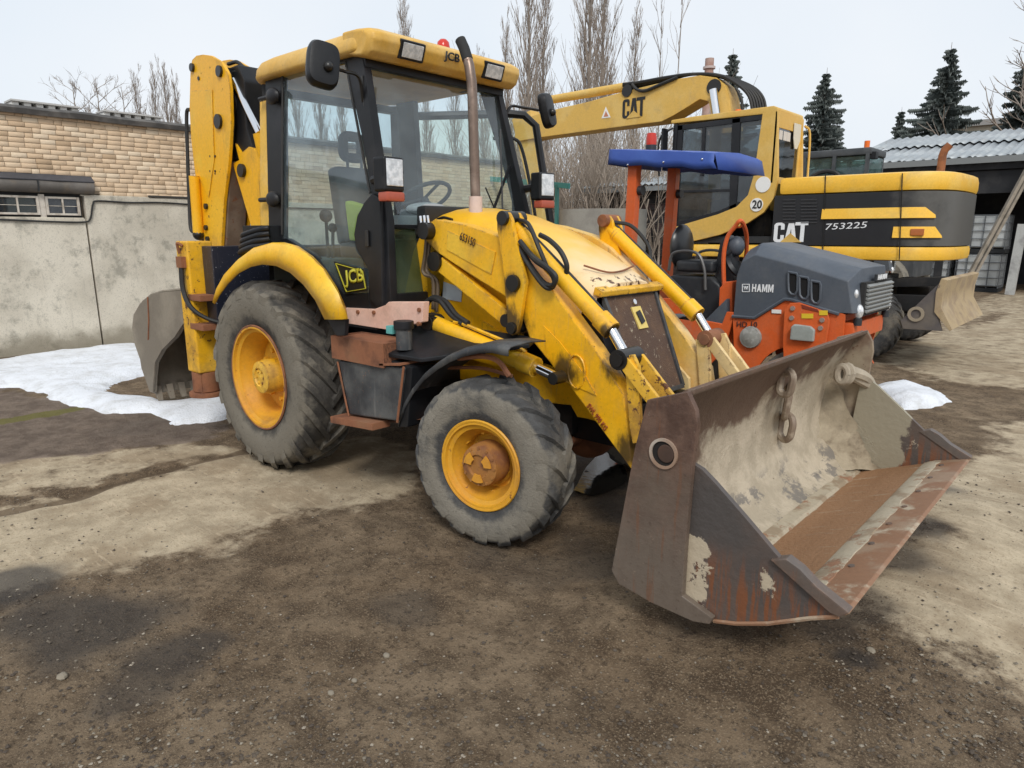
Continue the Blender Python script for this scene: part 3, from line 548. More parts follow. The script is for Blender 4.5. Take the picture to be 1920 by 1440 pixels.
top = [(497, 150), (527, 118), (600, 98), (664, 92), (660, 116), (648, 114), (527, 136)]
lock = [(697, 362), (682, 380), (669, 405), (663, 440), (667, 465), (680, 488), (690, 505), (692, 560), (705, 575), (716, 575), (716, 470), (712, 372)]
for s in (-1, 1):
    for nm, pl in (('rear_pillar', rear_p), ('windscreen_pillar', apil), ('roof_rail', top)):
        m = MB(); m.prism(both(cs(pl), s), (0, -.06*s, 0)); m.build(nm, CABF, JC, bevel=.008)
def door(par, side):
    m = MB(); m.prism(cs(bot, .004), (0, .05, 0)); D = m.build('door', CABF, par, bevel=.006)
    m = MB(); m.prism(cs(lock, .03), (0, .05, 0)); L_ = m.build('door_lock', BLK, D, bevel=.01)
    m = MB(); m.prism(cs([(686, 432), (692, 432), (693, 462), (687, 462)], .034), (0, -.01, 0)); m.build('door_handle', GREASE, D, bevel=.003)
    gl = [(524, 134), (650, 112), (700, 366), (668, 405), (662, 440), (667, 468), (692, 506), (692, 552), (645, 554), (626, 533), (591, 485), (537, 451), (524, 446)]
    m = MB(); m.prism(cs(gl, -.012), (0, .006, 0)); m.build('door_glass', GLASS, D)
    m = MB(); ln = cs([(529, 440), (530, 137), (648, 116), (694, 362)], .0)
    m.tube(ln, .010, 6); m.build('door_seal', RUB, D)
    for (x, y) in ((512, 182), (512, 374)):
        P = cs([(x, y)], .02)[0]; m = MB(); m.sphere(P+V((.03, -.02, 0)), .075, 14, 10, (1.1, .5, .8)); m.cyl(P+V((-.16, -.02, 0)), P+V((.02, -.02, 0)), .018, n=8); m.build('door_hinge', BLK, D)
    return D
DR = door(JC, -1)
# sticker on the door glass
def stick(par, loc_pts, up):
    pass
q = cs([(626, 490), (683, 505), (690, 545), (648, 552)], .012)
m = MB(); m.prism(q, (0, -.002, 0)); ST = m.build('door_sticker', BLKL, DR)
q2 = cs([(630, 494), (680, 508), (686, 541), (650, 547)], .015); m = MB()
for a, b in zip(q2, q2[1:]+q2[:1]): m.bar(a, b, .004, .012, up=(0, 1, 0))
m.build('sticker_border', OLIVE, DR)
q3 = cs([(648, 541), (683, 536), (638, 502)], .015); text('JCB', q3[0], q3[1], (q3[2]-q3[0]).length*.8, q3[2]-q3[0]+V((.06, 0, 0)), OLIVE, DR, bold=.03)
# front glass, bars, quarter glass
def wp(y, z, o=0): return V((wx(z)+o, y, z))
m = MB(); m.prism([wp(-.66, 2.86, -.01), wp(.66, 2.86, -.01), wp(.715, 1.82, -.01), wp(-.715, 1.82, -.01)], (-.006, 0, 0)); m.build('windscreen', GLASS, JC)
for s in (-1, 1):
    m = MB(); m.prism([wp(.72*s, 1.79, -.01), wp(.41*s, 1.79, -.01), wp(.41*s, 1.36, -.01), wp(.745*s, 1.36, -.01)], (-.006, 0, 0)); m.build('quarter_glass', GLASSG, JC)
    m = MB(); m.bar(wp(.75*s, 1.33), wp(.40*s, 1.33), .05, .07); m.bar(wp(.73*s, 1.345), wp(.73*s, 1.8), .04, .03); m.build('quarter_frame', BLK, JC, bevel=.006)
m = MB(); m.bar(wp(-.72, 1.805), wp(.72, 1.805), .03, .025); m.build('windscreen_bar', BLK, JC, bevel=.004)
m = MB(); m.bar(wp(-.66, 2.85), wp(.66, 2.85), .05, .07); m.build('header_rail', BLK, JC, bevel=.006)
# rear wall of the cab: pillars and glass
m = MB()
for s in (-1, 1): m.bar((-.46, .66*s, 1.2), (-.42, .62*s, 2.88), .08, .07)
m.bar((-.42, -.64, 2.84), (-.42, .64, 2.84), .08, .06); m.bar((-.46, -.66, 1.6), (-.46, .66, 1.6), .06, .08); m.bx(-.48, -.44, -.66, .66, 1.15, 1.6); m.build('cab_rear_frame', BLK, JC, bevel=.008)
m = MB(); m.prism([V((-.45, -.62, 1.63)), V((-.45, .62, 1.63)), V((-.43, .60, 2.82)), V((-.43, -.60, 2.82))], (.006, 0, 0)); m.build('rear_glass', GLASS, JC)
for s in (-1, 1):
    m = MB(); a = both(cs([(487, 190), (500, 186), (504, 440), (488, 440)]), s); m.prism(a, (0, -.03*s, 0)); m.build('rear_quarter_trim', YELF, JC, bevel=.004)
# wiper, wiper motor side strip on the far pillar
m = MB(); m.tube([wp(.42, 1.86, .03), wp(.30, 2.1, .04)], .006, 5); m.bar(wp(.34, 1.9, .03), wp(.62, 2.28, .03), .012, .02); m.bar(wp(.46, 1.86, .03), wp(.56, 2.55, .03), .012, .02); m.build('wiper', BLK, JC)
# seat, console, wheel, vest
ST_ = MB(); ST_.box((.12, 0, 1.62), (.5, .5, .14)); ST_.box((-.15, 0, 1.98), (.14, .48, .62), Matrix.Rotation(-.16, 3, 'Y')); SEAT = ST_.build('operator_seat', INTG, JC, bevel=.04, seg=3)
m = MB(); m.tube(catmull([V((-.23, .09*math.copysign(abs(math.cos(t))**.5, math.cos(t)), 2.46+.085*math.copysign(abs(math.sin(t))**.5, math.sin(t)))) for t in [2*math.pi*i/20 for i in range(21)]], 2), .042, 8); m.cyl((-.2, -.07, 2.2), (-.21, -.07, 2.4), .012, n=6); m.cyl((-.2, .07, 2.2), (-.21, .07, 2.4), .012, n=6); m.build('headrest', INTG, SEAT)
m = MB(); m.box((.15, 0, 1.42), (.4, .4, .28)); m.build('seat_base', DARK, SEAT, bevel=.01)
m = MB(); m.prism([V((.04, -.27, 1.7)), V((.32, -.3, 1.7)), V((.30, -.28, 1.96)), V((.0, -.27, 2.02))], (0, .1, 0)); m.build('hi_vis_vest', LIME, SEAT, bevel=.03)
m = MB(); m.bx(.55, 1.0, -.32, .32, 1.2, 1.72); m.box((.9, 0, 1.83), (.28, .7, .14), Matrix.Rotation(.3, 3, 'Y')); CON = m.build('dashboard', INTG, JC, bevel=.03)
m = MB(); c0 = V((.66, 0, 2.02)); rt = Matrix.Rotation(-.55, 3, 'Y'); m.tube([c0+rt@V((.21*math.cos(t), .21*math.sin(t), 0)) for t in [2*math.pi*i/28 for i in range(29)]], .016, 7)
for k in range(3): t = 2*math.pi*k/3; m.tube([c0, c0+rt@V((.2*math.cos(t), .2*math.sin(t), 0))], .012, 6)
m.tube([c0, c0+rt@V((0, 0, -.4))], .03, 8); m.build('steering_wheel', DARK, CON)
m = MB(); m.bx(-.35, .45, -.73, -.42, 1.22, 1.58); m.build('side_console', plain('console_green', (.05, .075, .07), .6), JC, bevel=.03)
m = MB(); m.cyl((.18, -.56, 1.56), (.18, -.56, 1.86), .012, n=6); m.sphere((.18, -.56, 1.89), .05, 10, 8); m.cyl((.3, -.6, 1.55), (.32, -.6, 1.78), .012, n=6); m.sphere((.32, -.6, 1.8), .035, 10, 8); m.build('control_lever', DARK, JC)
m = MB(); m.bx(.35, .62, -.70, -.48, 1.22, 1.38); m.build('cardboard_box', plain('cardboard', (.36, .24, .13), .8), JC)
m = MB(); m.cyl((.56, -.62, 1.38), (.56, -.62, 1.46), .035, n=12); m.cyl((.56, -.62, 1.46), (.56, -.62, 1.49), .018, n=10); m.build('plastic_bottle', WHITE, JC)
m = MB(); m.bx(.7, 1.0, -.6, -.3, 1.75, 1.88); m.sphere((.92, -.2, 1.93), .12, 10, 8, (1, 1.5, .4)); m.build('crumpled_bag', plain('grey_plastic', (.35, .36, .36), .6), JC, bevel=.03)
# ---- roof
m = MB(); rr = []
def roof_ring(z, inset, xf=.93, xr=-.61, hw=.735):
    pts = []; r = .30
    x0, x1, h = xr+inset, xf-inset, hw-inset
    for cxx, cyy, a0, rad in ((x1-.1, h-.1, 0, .1), (x0+r, h-r, 90, r), (x0+r, -h+r, 180, r), (x1-.1, -h+.1, 270, .1)):
        for k in range(8): a = R(a0+90*k/7); pts.append(V((cxx+rad*math.cos(a), cyy+rad*math.sin(a), z)))
    return pts
for z, i in ((2.895, .05), (2.90, .01), (2.92, .0), (2.975, .008), (3.015, .03), (3.043, .075), (3.058, .15), (3.063, .3)): rr.append(roof_ring(z+.0, i))
m.rings(rr); ROOF = m.build('cab_roof', ROOFY, JC, sharp=60)
m = MB(); pf = [(.72, 2.90), (.88, 2.865), (.945, 2.855), (1.0, 2.885), (1.035, 2.955), (1.03, 3.0), (.98, 3.03), (.86, 3.045), (.72, 3.05)]
rr = []
for y, k in ((-.72, .82), (-.69, .95), (-.63, 1), (.63, 1), (.69, .95), (.72, .82)):
    rr.append([V((.72+(x-.72)*k, y, 2.95+(z-2.95)*(k if abs(y) > .65 else 1))) for x, z in pf])
m.rings(rr); VIS = m.build('roof_visor', ROOFY, ROOF, bevel=.012)
for y in (-.39, .39):
    m = MB(); a = R(-18); c0 = V((1.0, y, 2.94)); rt = Matrix.Rotation(R(20), 3, 'Y'); m.box(c0, (.07, .21, .12), rt); wl = m.build('work_light', BLK, ROOF, bevel=.012)
    m = MB(); m.box(c0+rt@V((.034, 0, 0)), (.012, .17, .09), rt); m.build('lamp_lens', LENS, wl, bevel=.01)
P0, P1 = QX(836, 121, 1.036), QX(857, 124, 1.036); text('JCB', V((1.02, P0.y-.02, 2.915)), V((1.02, P1.y+.02, 2.915)), .07, V((.15, .02, 1)), BLKL, ROOF, bold=.03, lift=.016)
m = MB(); m.cyl((.55, .33, 3.05), (.55, .33, 3.1), .055, n=16); BE = m.build('beacon_base', BLK, ROOF); m = MB(); m.lathe([(.05, 0), (.052, .06), (.045, .1), (.025, .12), (.001, .125)], o=(.55, .33, 3.1), ax=(0, 0, 1), n=18); m.build('beacon', REDL, BE)
# ---- mirrors
for s in (-1, 1):
    c0 = V((1.0, 1.06*s, 2.745)); m = MB(); rt = Matrix.Rotation(R(16)*s, 3, 'Z')@Matrix.Rotation(R(-10), 3, 'Y')@Matrix.Rotation(R(10)*s, 3, 'X')
    rr = []
    for x, k in ((.035, .72), (.03, .9), (.0, 1), (-.03, 1), (-.035, .96)):
        rr.append([c0+rt@V((x, k*.098*math.copysign(abs(math.cos(t))**.55, math.cos(t)), k*.138*math.copysign(abs(math.sin(t))**.55, math.sin(t)))) for t in [2*math.pi*i/28 for i in range(28)]])
    m.rings(rr); MR = m.build('mirror', BLK, JC, sharp=50)
    m = MB(); a = V((wx(2.7)-.02, cy(2.7)*s, 2.72)); m.tube(catmull([a+V((0, 0, -.12)), a+V((.03, .05*s, .02)), a+V((.06, .18*s, .03)), c0+V((.05, 0, -.02))]), .011, 7); m.sphere(c0+V((.05, 0, -.02)), .03, 10, 8); m.cyl(a+V((.02, 0, -.28)), a+V((0, 0, .04)), .009, n=6); m.build('mirror_arm', GREASE, MR)
    m = MB(); rr = [[c0+rt@V((x, .085*math.copysign(abs(math.cos(t))**.55, math.cos(t)), .12*math.copysign(abs(math.sin(t))**.55, math.sin(t)))) for t in [2*math.pi*i/28 for i in range(28)]] for x in (-.034, -.039)]; m.rings(rr); m.build('mirror_glass', CHROME, MR)
    # head lamps on stalks
    c0 = V((1.20, .76*s, 2.12)); m = MB(); rt = Matrix.Rotation(R(-4)*s, 3, 'Z'); m.box(c0, (.11, .17, .21), rt); HL = m.build('head_lamp', BLK, JC, bevel=.02, seg=3)
    m = MB(); m.box(c0+rt@V((.055, 0, .01)), (.014, .135, .165), rt); m.build('lamp_lens', LENS, HL, bevel=.012)
    m = MB(); m.box(c0+rt@V((.02, 0, -.135)), (.09, .15, .06), rt); m.build('indicator_lens', worn('indicator_red', (.42, .09, .05), rough=.3), HL, bevel=.015)
    m = MB(); m.tube([c0+V((-.04, -.02*s, 0)), V((wx(2.1), .71*s, 2.1))], .03, 8); m.build('lamp_bracket', BLK, HL)
# ---- left door swung open
DA = R(50)
def ld(L, z): return V((-.32+L*math.cos(DA), .72+L*math.sin(DA), z))
def le(z): return 1.13+(2.86-z)*.17
fr = [ld(.03, 2.80), ld(.9, 2.84), ld(le(2.8)-.10, 2.83), ld(le(2.74), 2.74), ld(le(2.2), 2.2), ld(le(1.5), 1.5), ld(le(1.4)-.1, 1.36), ld(.9, 1.34), ld(.5, 1.55), ld(.03, 1.68)]
LDm = MB(); LDm.tube(fr+[fr[0]], .036, 8); LDO = LDm.build('open_door', BLK, JC, label='left cab door swung open with curved black frame')
m = MB(); m.prism(fr, (.005, -.004, 0)); m.build('door_glass', glass('open_door_glass', (.92, .95, .90), .05), LDO)
m = MB(); m.tube(catmull([ld(.75, 2.62), ld(.95, 2.62), ld(1.03, 2.5), ld(1.12, 2.1), ld(1.2, 1.6)]), .016, 6); m.build('door_grip', BLK, LDO)
# ---- rear mudguards
outer = [(-.56, 1.24), (-.50, 1.335), (-.35, 1.45), (-.15, 1.55), (.08, 1.635), (.33, 1.675), (.55, 1.67), (.75, 1.61), (.92, 1.52), (1.06, 1.385), (1.15, 1.235)]
inner = [(-.54, 1.225), (-.45, 1.30), (-.30, 1.39), (-.12, 1.475), (.06, 1.525), (.24, 1.55), (.43, 1.545), (.6, 1.505), (.75, 1.435), (.88, 1.34), (.975, 1.225)]
seam = catmull([V((-.50, 0, 1.60)), V((-.298, 0, 1.625)), V((-.022, 0, 1.645)), V((.226, 0, 1.575)), V((.467, 0, 1.43)), V((.64, 0, 1.262))], 2)
for s in (-1, 1):
    m = MB(); rr = []
    for k, ((xo, zo), (xi, zi)) in enumerate(zip(outer, inner)):
        n2 = V((xo-xi, 0, zo-zi)); n2 = n2.normalized() if n2.length > 1e-3 else V((0, 0, 1)); e_ = seam[k]
        a_ = V((xo, 1.10*s, zo))+n2*.015; b_ = V((e_.x, .77*s, e_.z)); md_ = a_.lerp(b_, .45)+V((0, 0, .03))
        rr.append([V((xi, 1.125*s, zi)), V((xi*.45+xo*.55, 1.135*s, zi*.45+zo*.55)), V((xo, 1.12*s, zo)), a_, md_, b_])
    m.rings(rr, closed=False, cap=False); m.build('rear_mudguard', YELB if s < 0 else YEL, JC, solid=.012, sharp=55)
    m = MB()
    for k in range(4): m.tube(catmull([V((-.50+.02*k, .80*s, 1.60+.045*k)), V((-.46+.02*k, .93*s, 1.61+.045*k)), V((-.25+.02*k, .95*s-.02*k*s, 1.655+.045*k)), V((-.14, .85*s, 1.68+.04*k))]), .024, 7)
    m.bx(-.46, -.18, .70*s, .9*s, 1.56, 1.82); m.build('mudguard_louvre', BLK, JC, bevel=.01)
    m = MB(); m.prism([V((.93, 1.10*s, 1.235)), V((1.15, 1.10*s, 1.235)), V((1.13, 1.10*s, 1.13)), V((1.04, 1.10*s, 1.12))], (0, -.03*s, 0)); m.build('mudguard_flap', BLK, JC, bevel=.006)
# pale sill panel under the cab
m = MB(); m.prism(flank([(638, 577), (700, 580), (722, 572), (728, 566), (794, 566), (792, 604), (760, 612), (724, 618), (648, 606)], .80), (0, .05, 0)); SL = m.build('sill_panel', PINK, JC, bevel=.006)
for x, y in ((672, 585), (702, 586), (787, 581), (786, 607)):
    P = QY(x, y, -.80); m = MB(); m.cyl(P+V((0, .01, 0)), P+V((0, -.012, 0)), .014, n=8); m.build('bolt', RUSTY, SL)
# ---- tank and steps on the right side
m = MB(); fp = [QY(x, y, -1.02) for x, y in ((634, 676), (757, 690), (745, 790), (655, 778))]
m.prism(fp, (0, .32, 0)); TK = m.build('fuel_tank', BLKD, JC, bevel=.015, seg=3)
m = MB(); m.tube([QY(757, 688, -1.026), QY(745, 792, -1.026)], .008, 5); m.build('tank_seam', RUSTY, TK); m = MB(); m.tube([QY(633, 678, -1.026), QY(654, 780, -1.026)], .007, 5); m.build('tank_seam', RUSTY, TK)
a, b = QY(636, 783, -1.02), QY(715, 797, -1.02); m = MB(); m.bar(a, b, .14, .045); m.build('step_plate', RUSTY, JC, bevel=.004)
m = MB(); m.prism([QY(650, 792, -.9), QY(745, 792, -1.0), QY(800, 785, -.9)], (0, .3, .02)); m.build('tank_bottom_rail', RUSTY, JC)
m = MB(); m.prism([V((1.46, -1.0, 1.0)), V((1.66, -1.0, .98)), V((1.60, -1.0, .60)), V((1.50, -1.0, .58))], (0, .35, 0)); m.build('battery_box', BLK, JC, bevel=.01)
m = MB(); m.prism([V((1.35, -1.0, 1.04)), V((1.72, -.98, 1.04)), V((2.25, -.62, 1.14)), V((2.2, -.5, 1.16)), V((1.35, -.62, 1.2))], (0, 0, -.025)); m.build('inner_mudguard_sheet', BLK, JC, bevel=.006)
# rusty box lying on the tank
RB = empty('rusty_steel_box', 'rusty orange sheet-steel box standing on the black tank beside the rear wheel', 'steel box')
f4 = [QY(x, y, -1.04) for x, y in ((620, 629), (716, 632), (716, 680), (622, 671))]
m = MB(); x0, x1 = f4[0].x, f4[1].x; z0, z1 = f4[3].z, f4[0].z
m.bx(x0, x1, -1.04, -1.03, z0, z1); m.bx(x0, x0+.01, -1.03, -.80, z0, z1); m.bx(x1-.01, x1, -1.03, -.80, z0, z1); m.bx(x0, x1, -.80, -.79, z0, z1); m.bx(x0+.01, x1-.01, -1.03, -.80, z0+.0, z0+.01); RW = m.build('box_wall', RUSTY, RB)
m = MB(); m.box(((x0+x1)/2, -.915, z1-.015), (x1-x0-.03, .22, .01), Matrix.Rotation(.05, 3, 'X')); m.build('box_lid', RUSTY, RB); m = MB(); m.box((x1+.06, -.92, z0+.03), (.20, .24, .012), Matrix.Rotation(-.12, 3, 'Y')); m.build('bent_flange', RUSTY, RB)
# filler neck and cap
P = QY(757, 612, -.93); m = MB(); m.cyl(P+V((0, 0, -.14)), P+V((.0, 0, -.01)), .05, n=16); FN = m.build('filler_neck', BLKD, JC); m = MB(); m.cyl(P+V((0, 0, -.015)), P+V((0, 0, .035)), .062, n=18); m.build('filler_cap', BLK, FN, bevel=.006)
m = MB(); P = QY(735, 618, -.95); m.box(P, (.06, .05, .05)); m.build('teal_cap', plain('teal', (.12, .40, .38), .5), JC, bevel=.006)
# front mudguard on the right
for s in (-1, 1):
    arc = [(748, 792), (760, 757), (775, 730), (797, 703), (822, 683), (845, 669), (872, 658), (900, 652), (925, 651), (954, 657)]
    m = MB(); rr = []
    for k, (x, y) in enumerate(arc):
        P = yz(flank([(x, y)], 1.0), s)[0]; rr.append([P+V((0, 0, -.03)), P, P+V((0, -.02*s, .012)), P+V((0, -.16*s, .02)), P+V((0, -.30*s, .01))])
    m.rings(rr, closed=False, cap=False); m.build('front_mudguard', BLKD, JC, solid=.008, sharp=60)
m = MB(); m.tube(catmull([QY(860, 672, -.95), QY(905, 668, -.95), QY(935, 678, -.92), QY(955, 705, -.9)]), .016, 6); m.tube(catmull([QY(830, 690, -.8), QY(900, 690, -.8), QY(960, 705, -.78)]), .012, 6); m.build('mudguard_bracket', RUSTY, JC)
# ---- rear frame, stabilisers
m = MB(); m.bx(-.98, -.80, -1.0, 1.0, 1.02, 1.66); m.build('rear_frame', worn('dark_blue_paint', (.014, .017, .03), (.022, .025, .04), chip=(.5, .52, .55), chip_r=(.78, .80), rough=.35), JC, bevel=.01)
m = MB(); m.bx(-1.04, -.82, -1.12, 1.12, 1.22, 1.27); m.bx(-1.06, -.82, -1.12, 1.12, .98, 1.03); m.build('slide_rail', RUSTY, JC, bevel=.006)
for s in (-1, 1):
    m = MB(); X0, X1, Y0, Y1 = -1.20, -.99, .90*s, 1.115*s
    m.bx(X0, X1, Y0, Y1, .60, 1.70); SB = m.build('stabiliser', YELR, JC, bevel=.018, seg=3)
    m = MB(); m.bx(X0+.02, X1-.02, Y0+.02*s, Y1-.02*s, .42, .62); m.cyl(((X0+X1)/2, 1.008*s, .43), ((X0+X1)/2, 1.008*s, .60), .115, n=20); m.build('stabiliser_leg', RUSTY, SB, bevel=.008)
    m = MB(); m.cyl(((X0+X1)/2, 1.008*s, .385), ((X0+X1)/2, 1.008*s, .425), .15, n=24); m.build('stabiliser_foot', RUSTY, SB, bevel=.01)
    m = MB(); m.box(((X0+X1)/2+.02, 1.13*s, 1.53), (.10, .05, .09)); m.tube(catmull([V((-1.10, 1.13*s, 1.60)), V((-1.08, 1.15*s, 1.68)), V((-1.05, 1.12*s, 1.66))]), .012, 6); m.build('hose_bracket', RUSTY, SB, bevel=.006)
    m = MB()
    for k in (0, .035): m.tube(catmull([V((-1.09+k, 1.14*s, 1.5)), V((-1.08+k, 1.145*s, 1.3)), V((-.99+k, 1.13*s, 1.16)), V((-.86+k, 1.05*s, 1.07)), V((-.7, .9*s, 1.02))]), .014, 6)
    m.build('hose', RUB, SB)
    for z in (1.62, 1.5):
        m = MB(); m.cyl((X0-.03, 1.0*s, z), (X0+.01, 1.0*s, z), .03, n=12); m.build('bolt', RUSTY, SB)
# ---- digging arm
m = MB(); m.bx(-1.45, -.98, -.78, -.22, .75, 1.35); m.cyl((-1.35, -.5, .6), (-1.35, -.5, 1.5), .10, n=16); m.build('kingpost', YELR, JC, bevel=.01)
YD = .68
dip = [(357, 125), (360, 112), (368, 104), (380, 102), (395, 104), (415, 116), (427, 138), (431, 165), (433, 230), (429, 300), (420, 375), (414, 472), (385, 472), (376, 400), (366, 330), (358, 260), (355, 200)]
m = MB(); m.prism(flank(dip, YD), (0, .03, 0)); DP = m.build('dipper', YEL, JC, bevel=.006)
m = MB(); m.prism([p+V((0, .23, 0)) for p in flank(dip, YD)], (0, .03, 0)); m.build('dipper_plate', YEL, DP, bevel=.006)
m = MB(); m.prism([p+V((0, .03, 0)) for p in flank([(364, 118), (418, 125), (424, 230), (412, 468), (390, 468), (366, 260)], YD)], (0, .2, 0)); m.build('dipper_web', BLK, DP)
for x, y, r in ((362, 127, .035), (413, 134, .045), (411, 228, .06), (388, 387, .026), (388, 427, .024), (391, 448, .024), (373, 147, .016), (395, 293, .01), (404, 293, .01), (395, 321, .01), (404, 321, .01)):
    P = QY(x, y, -YD); m = MB(); m.cyl(P+V((0, .02, 0)), P+V((0, -.022 if r > .02 else -.008, 0)), r, n=14); m.build('pin', GREASE, DP, bevel=.003 if r > .02 else 0)
m = MB(); m.prism(flank([(358, 170), (398, 168), (402, 300), (392, 370), (372, 330), (360, 250)], YD+.003), (0, -.004, 0)); m.build('doubler_plate', YELB, DP, bevel=.002)
lo = QY(400, 470, -.60); bp = V((-1.75, -.6, .98))
m = MB(); m.bar(QY(395, 455, -.55), bp, .22, .20, w1=.16, h1=.14); m.build('dipper_end', YELR, DP, bevel=.01)
boom = [(440, 268), (452, 287), (466, 275), (486, 284), (488, 300), (488, 450), (478, 450), (443, 330), (436, 306), (448, 300)]
m = MB(); m.prism(flank(boom, .62), (0, .26, 0)); BO = m.build('boom', YEL, JC, bevel=.006)
m = MB(); m.prism(flank([(425, 128), (445, 120), (458, 150), (462, 240), (478, 290), (440, 300), (425, 250)], .60), (0, .22, 0)); m.build('boom_head', BLK, BO, bevel=.02)
a, b = QY(440, 300, -.56), QY(430, 480, -.56); m = MB(); m.bar(a, b, .17, .20); m.build('boom_column', worn('brown_grimy_steel', (.14, .10, .075), (.22, .17, .13), alt_s=3, chip=(.12, .05, .025), chip_r=(.55, .65), rough=.6), BO, bevel=.012)
P = QY(456, 320, -.62); m = MB(); m.cyl(P, P+V((0, -.03, 0)), .055, n=18); m.build('pin', GREASE, BO, bevel=.004)
a, b = QY(438, 150, -.60), QY(486, 250, -.60); m = MB(); m.cyl(a, b, .028, n=14); m.build('dipper_ram_rod', CHROME, JC)
a2 = QY(520, 320, -.60); m = MB(); m.cyl(b, V((-.62, -.5, 1.9)), .05, n=16); m.build('dipper_ram', YEL, JC)
a, b = QY(364, 330, -.72), QY(372, 440, -.72); m = MB(); m.cyl(a, b, .045, n=16); BR = m.build('dipper_cylinder', YEL, JC); m = MB(); m.sphere(b, .05, 10, 8); m.build('cylinder_eye', GREASE, BR)
hoses('hose', JC, RUB, .016, [(428, 140, -.6), (450, 135, -.58), (460, 170, -.56), (455, 220, -.55), (470, 270, -.55), (490, 300, -.5)], [(430, 160, -.6), (442, 190, -.6), (446, 230, -.58), (462, 275, -.58), (488, 310, -.55)], [(428, 120, -.5), (448, 118, -.5), (466, 150, -.5), (466, 220, -.5)],
      [(356, 205, -.66), (350, 215, -.66), (352, 300, -.68), (355, 380, -.7), (358, 430, -.72), (368, 432, -.72)])
# digging bucket
hb = [(345, 545), (320, 547), (300, 549), (278, 556), (262, 569), (250, 590), (247, 615), (252, 645), (260, 668), (272, 700), (285, 737), (289, 735), (290, 705), (293, 680), (306, 656), (330, 632), (347, 606)]
YB = .93
near = flank(hb, YB); m = MB(); m.prism(near, (0, .03, 0)); HB = m.build('digging_bucket', GREY, JC, bevel=.006)
far = [p+V((0, .58, 0)) for p in near]; m = MB(); m.prism(far, (0, .03, 0)); m.build('bucket_side', GREY, HB, bevel=.006)
m = MB(); m.rings([[p+V((0, .03+.55*k, 0)) for p in near[:11]] for k in (0, .5, 1)], closed=False, cap=False); m.build('bucket_back', GREY, HB, solid=.025)
st = flank([(262, 652), (300, 622), (345, 586), (347, 606), (330, 632), (306, 656), (293, 680), (289, 735), (284, 735), (268, 690)], YB+.002); m = MB(); m.prism(st, (0, -.016, 0)); m.build('side_cutter', GREY, HB, bevel=.004)
m = MB(); m.tube(flank([(277, 557), (279, 600), (278, 638)], YB+.004), .008, 5); m.build('weld_seam', RUSTY, HB)
for k in range(5):
    P = near[10]+V((0, .06+.12*k, 0)); m = MB(); m.bar(P+V((-.02, 0, .06)), P+V((.05, 0, -.08)), .07, .05, w1=.05, h1=.015); m.build('tooth', GREY, HB, bevel=.004)
m = MB(); m.bar(V((-1.75, -.6, .98)), near[16]+V((-.1, .3, .1)), .1, .09); m.bar(QY(380, 440, -.6), near[0]+V((-.1, .3, -.05)), .06, .08); m.build('bucket_linkage', RUSTD, HB, bevel=.008)
# ---- lettering painted on the machine
a, b = QY(862, 449, -.5385), QY(890, 463, -.5385); text('653150', a, b, .05, V((.06, 0, 1)), DECAL, JC, bold=.005)
a, b = QY(1100, 762, -.5325), QY(1134, 808, -.5325); text('SWL 990 KG', a, b, .035, V((.6, 0, .6)), plain('red_lettering', (.30, .06, .015), .6), JC, bold=.02)
# ================================================================== orange tandem roller (local: x forward, y away from the near side, z up)
RO = V((2.55, 2.76, 0)); RA_ = 0.0
RL = empty('tandem_roller', 'orange and grey tandem road roller with a blue canvas canopy beside the front bucket', 'road roller', RO, RA_)
RM = Matrix.Rotation(-RA_, 3, 'Z'); RNn = V((-math.sin(RA_), math.cos(RA_), 0))
def rl(x, y, t=0): return RM@(QN(x, y, RO+RNn*t, RNn)-RO)
def rls(pix, t=0): return [rl(x, y, t) for x, y in pix]
ORG = worn('orange_paint', (.66, .115, .025), (.62, .13, .04), chip=(.1, .04, .02), chip_r=(.76, .79), dirt=(.36, .2, .14), dirt_max=.5, rough=.4)
SLA = worn('slate_plastic', (.072, .086, .108), (.088, .102, .124), dirt=(.17, .17, .165), dirt_r=(.45, .8), dirt_max=.45, rough=.5)
SLD = worn('dark_plastic', (.022, .025, .03), dirt=(.12, .12, .115), dirt_max=.4, rough=.5)
BLU = NT('blue_canvas'); c = BLU.mix(BLU.step(BLU.noise(2, 4), .4, .7), (.045, .10, .40), (.06, .13, .46)); c = BLU.mix(BLU.step(BLU.noise(6, 6, .7), .6, .75, 0, .4), c, (.2, .22, .3)); BLU.out(c, .5, 0, BLU.bump(BLU.noise(6, 3), .25, .02)); BLU = BLU.m
WR = 1.05
# drums and frames
for k, sx in enumerate((.04, -1.32)):
    m = MB(); m.lathe([(.001, .06), (.30, .06), (.31, .02), (.355, .02), (.36, .03), (.36, WR-.03), (.355, WR-.02), (.31, WR-.02), (.30, WR-.06), (.001, WR-.06)], o=(sx, 0, .36), n=56); m.build('drum', worn('drum_steel', (.16, .15, .14), (.1, .08, .07), dirt=MUD, rough=.5, metal=.3), RL)
hood_near = [(1375, 592), (1381, 518), (1391, 491), (1415, 478), (1500, 500), (1589, 528), (1598, 588), (1573, 587), (1483, 560), (1471, 559), (1415, 594)]
H0 = rls(hood_near)
m = MB(); rr = []
def up_(P, dz, dx=0): return [V((p.x+dx*(1 if i in (5, 6) else 0), p.y, p.z+(dz if 1 <= i <= 5 else 0))) for i, p in enumerate(P)]
for t, dz, dx in ((0, 0, 0), (.012, .015, .012), (.10, .085, .05), (.16, .115, .06), (.5, .12, .065), (WR-.16, .115, .06), (WR-.1, .085, .05), (WR-.012, .015, .012), (WR, 0, 0)):
    rr.append([V((p.x, t, p.z)) for p in up_(H0, dz*.95, dx)])
m.rings(rr); HO = m.build('engine_hood', SLA, RL, bevel=.008, sharp=35)
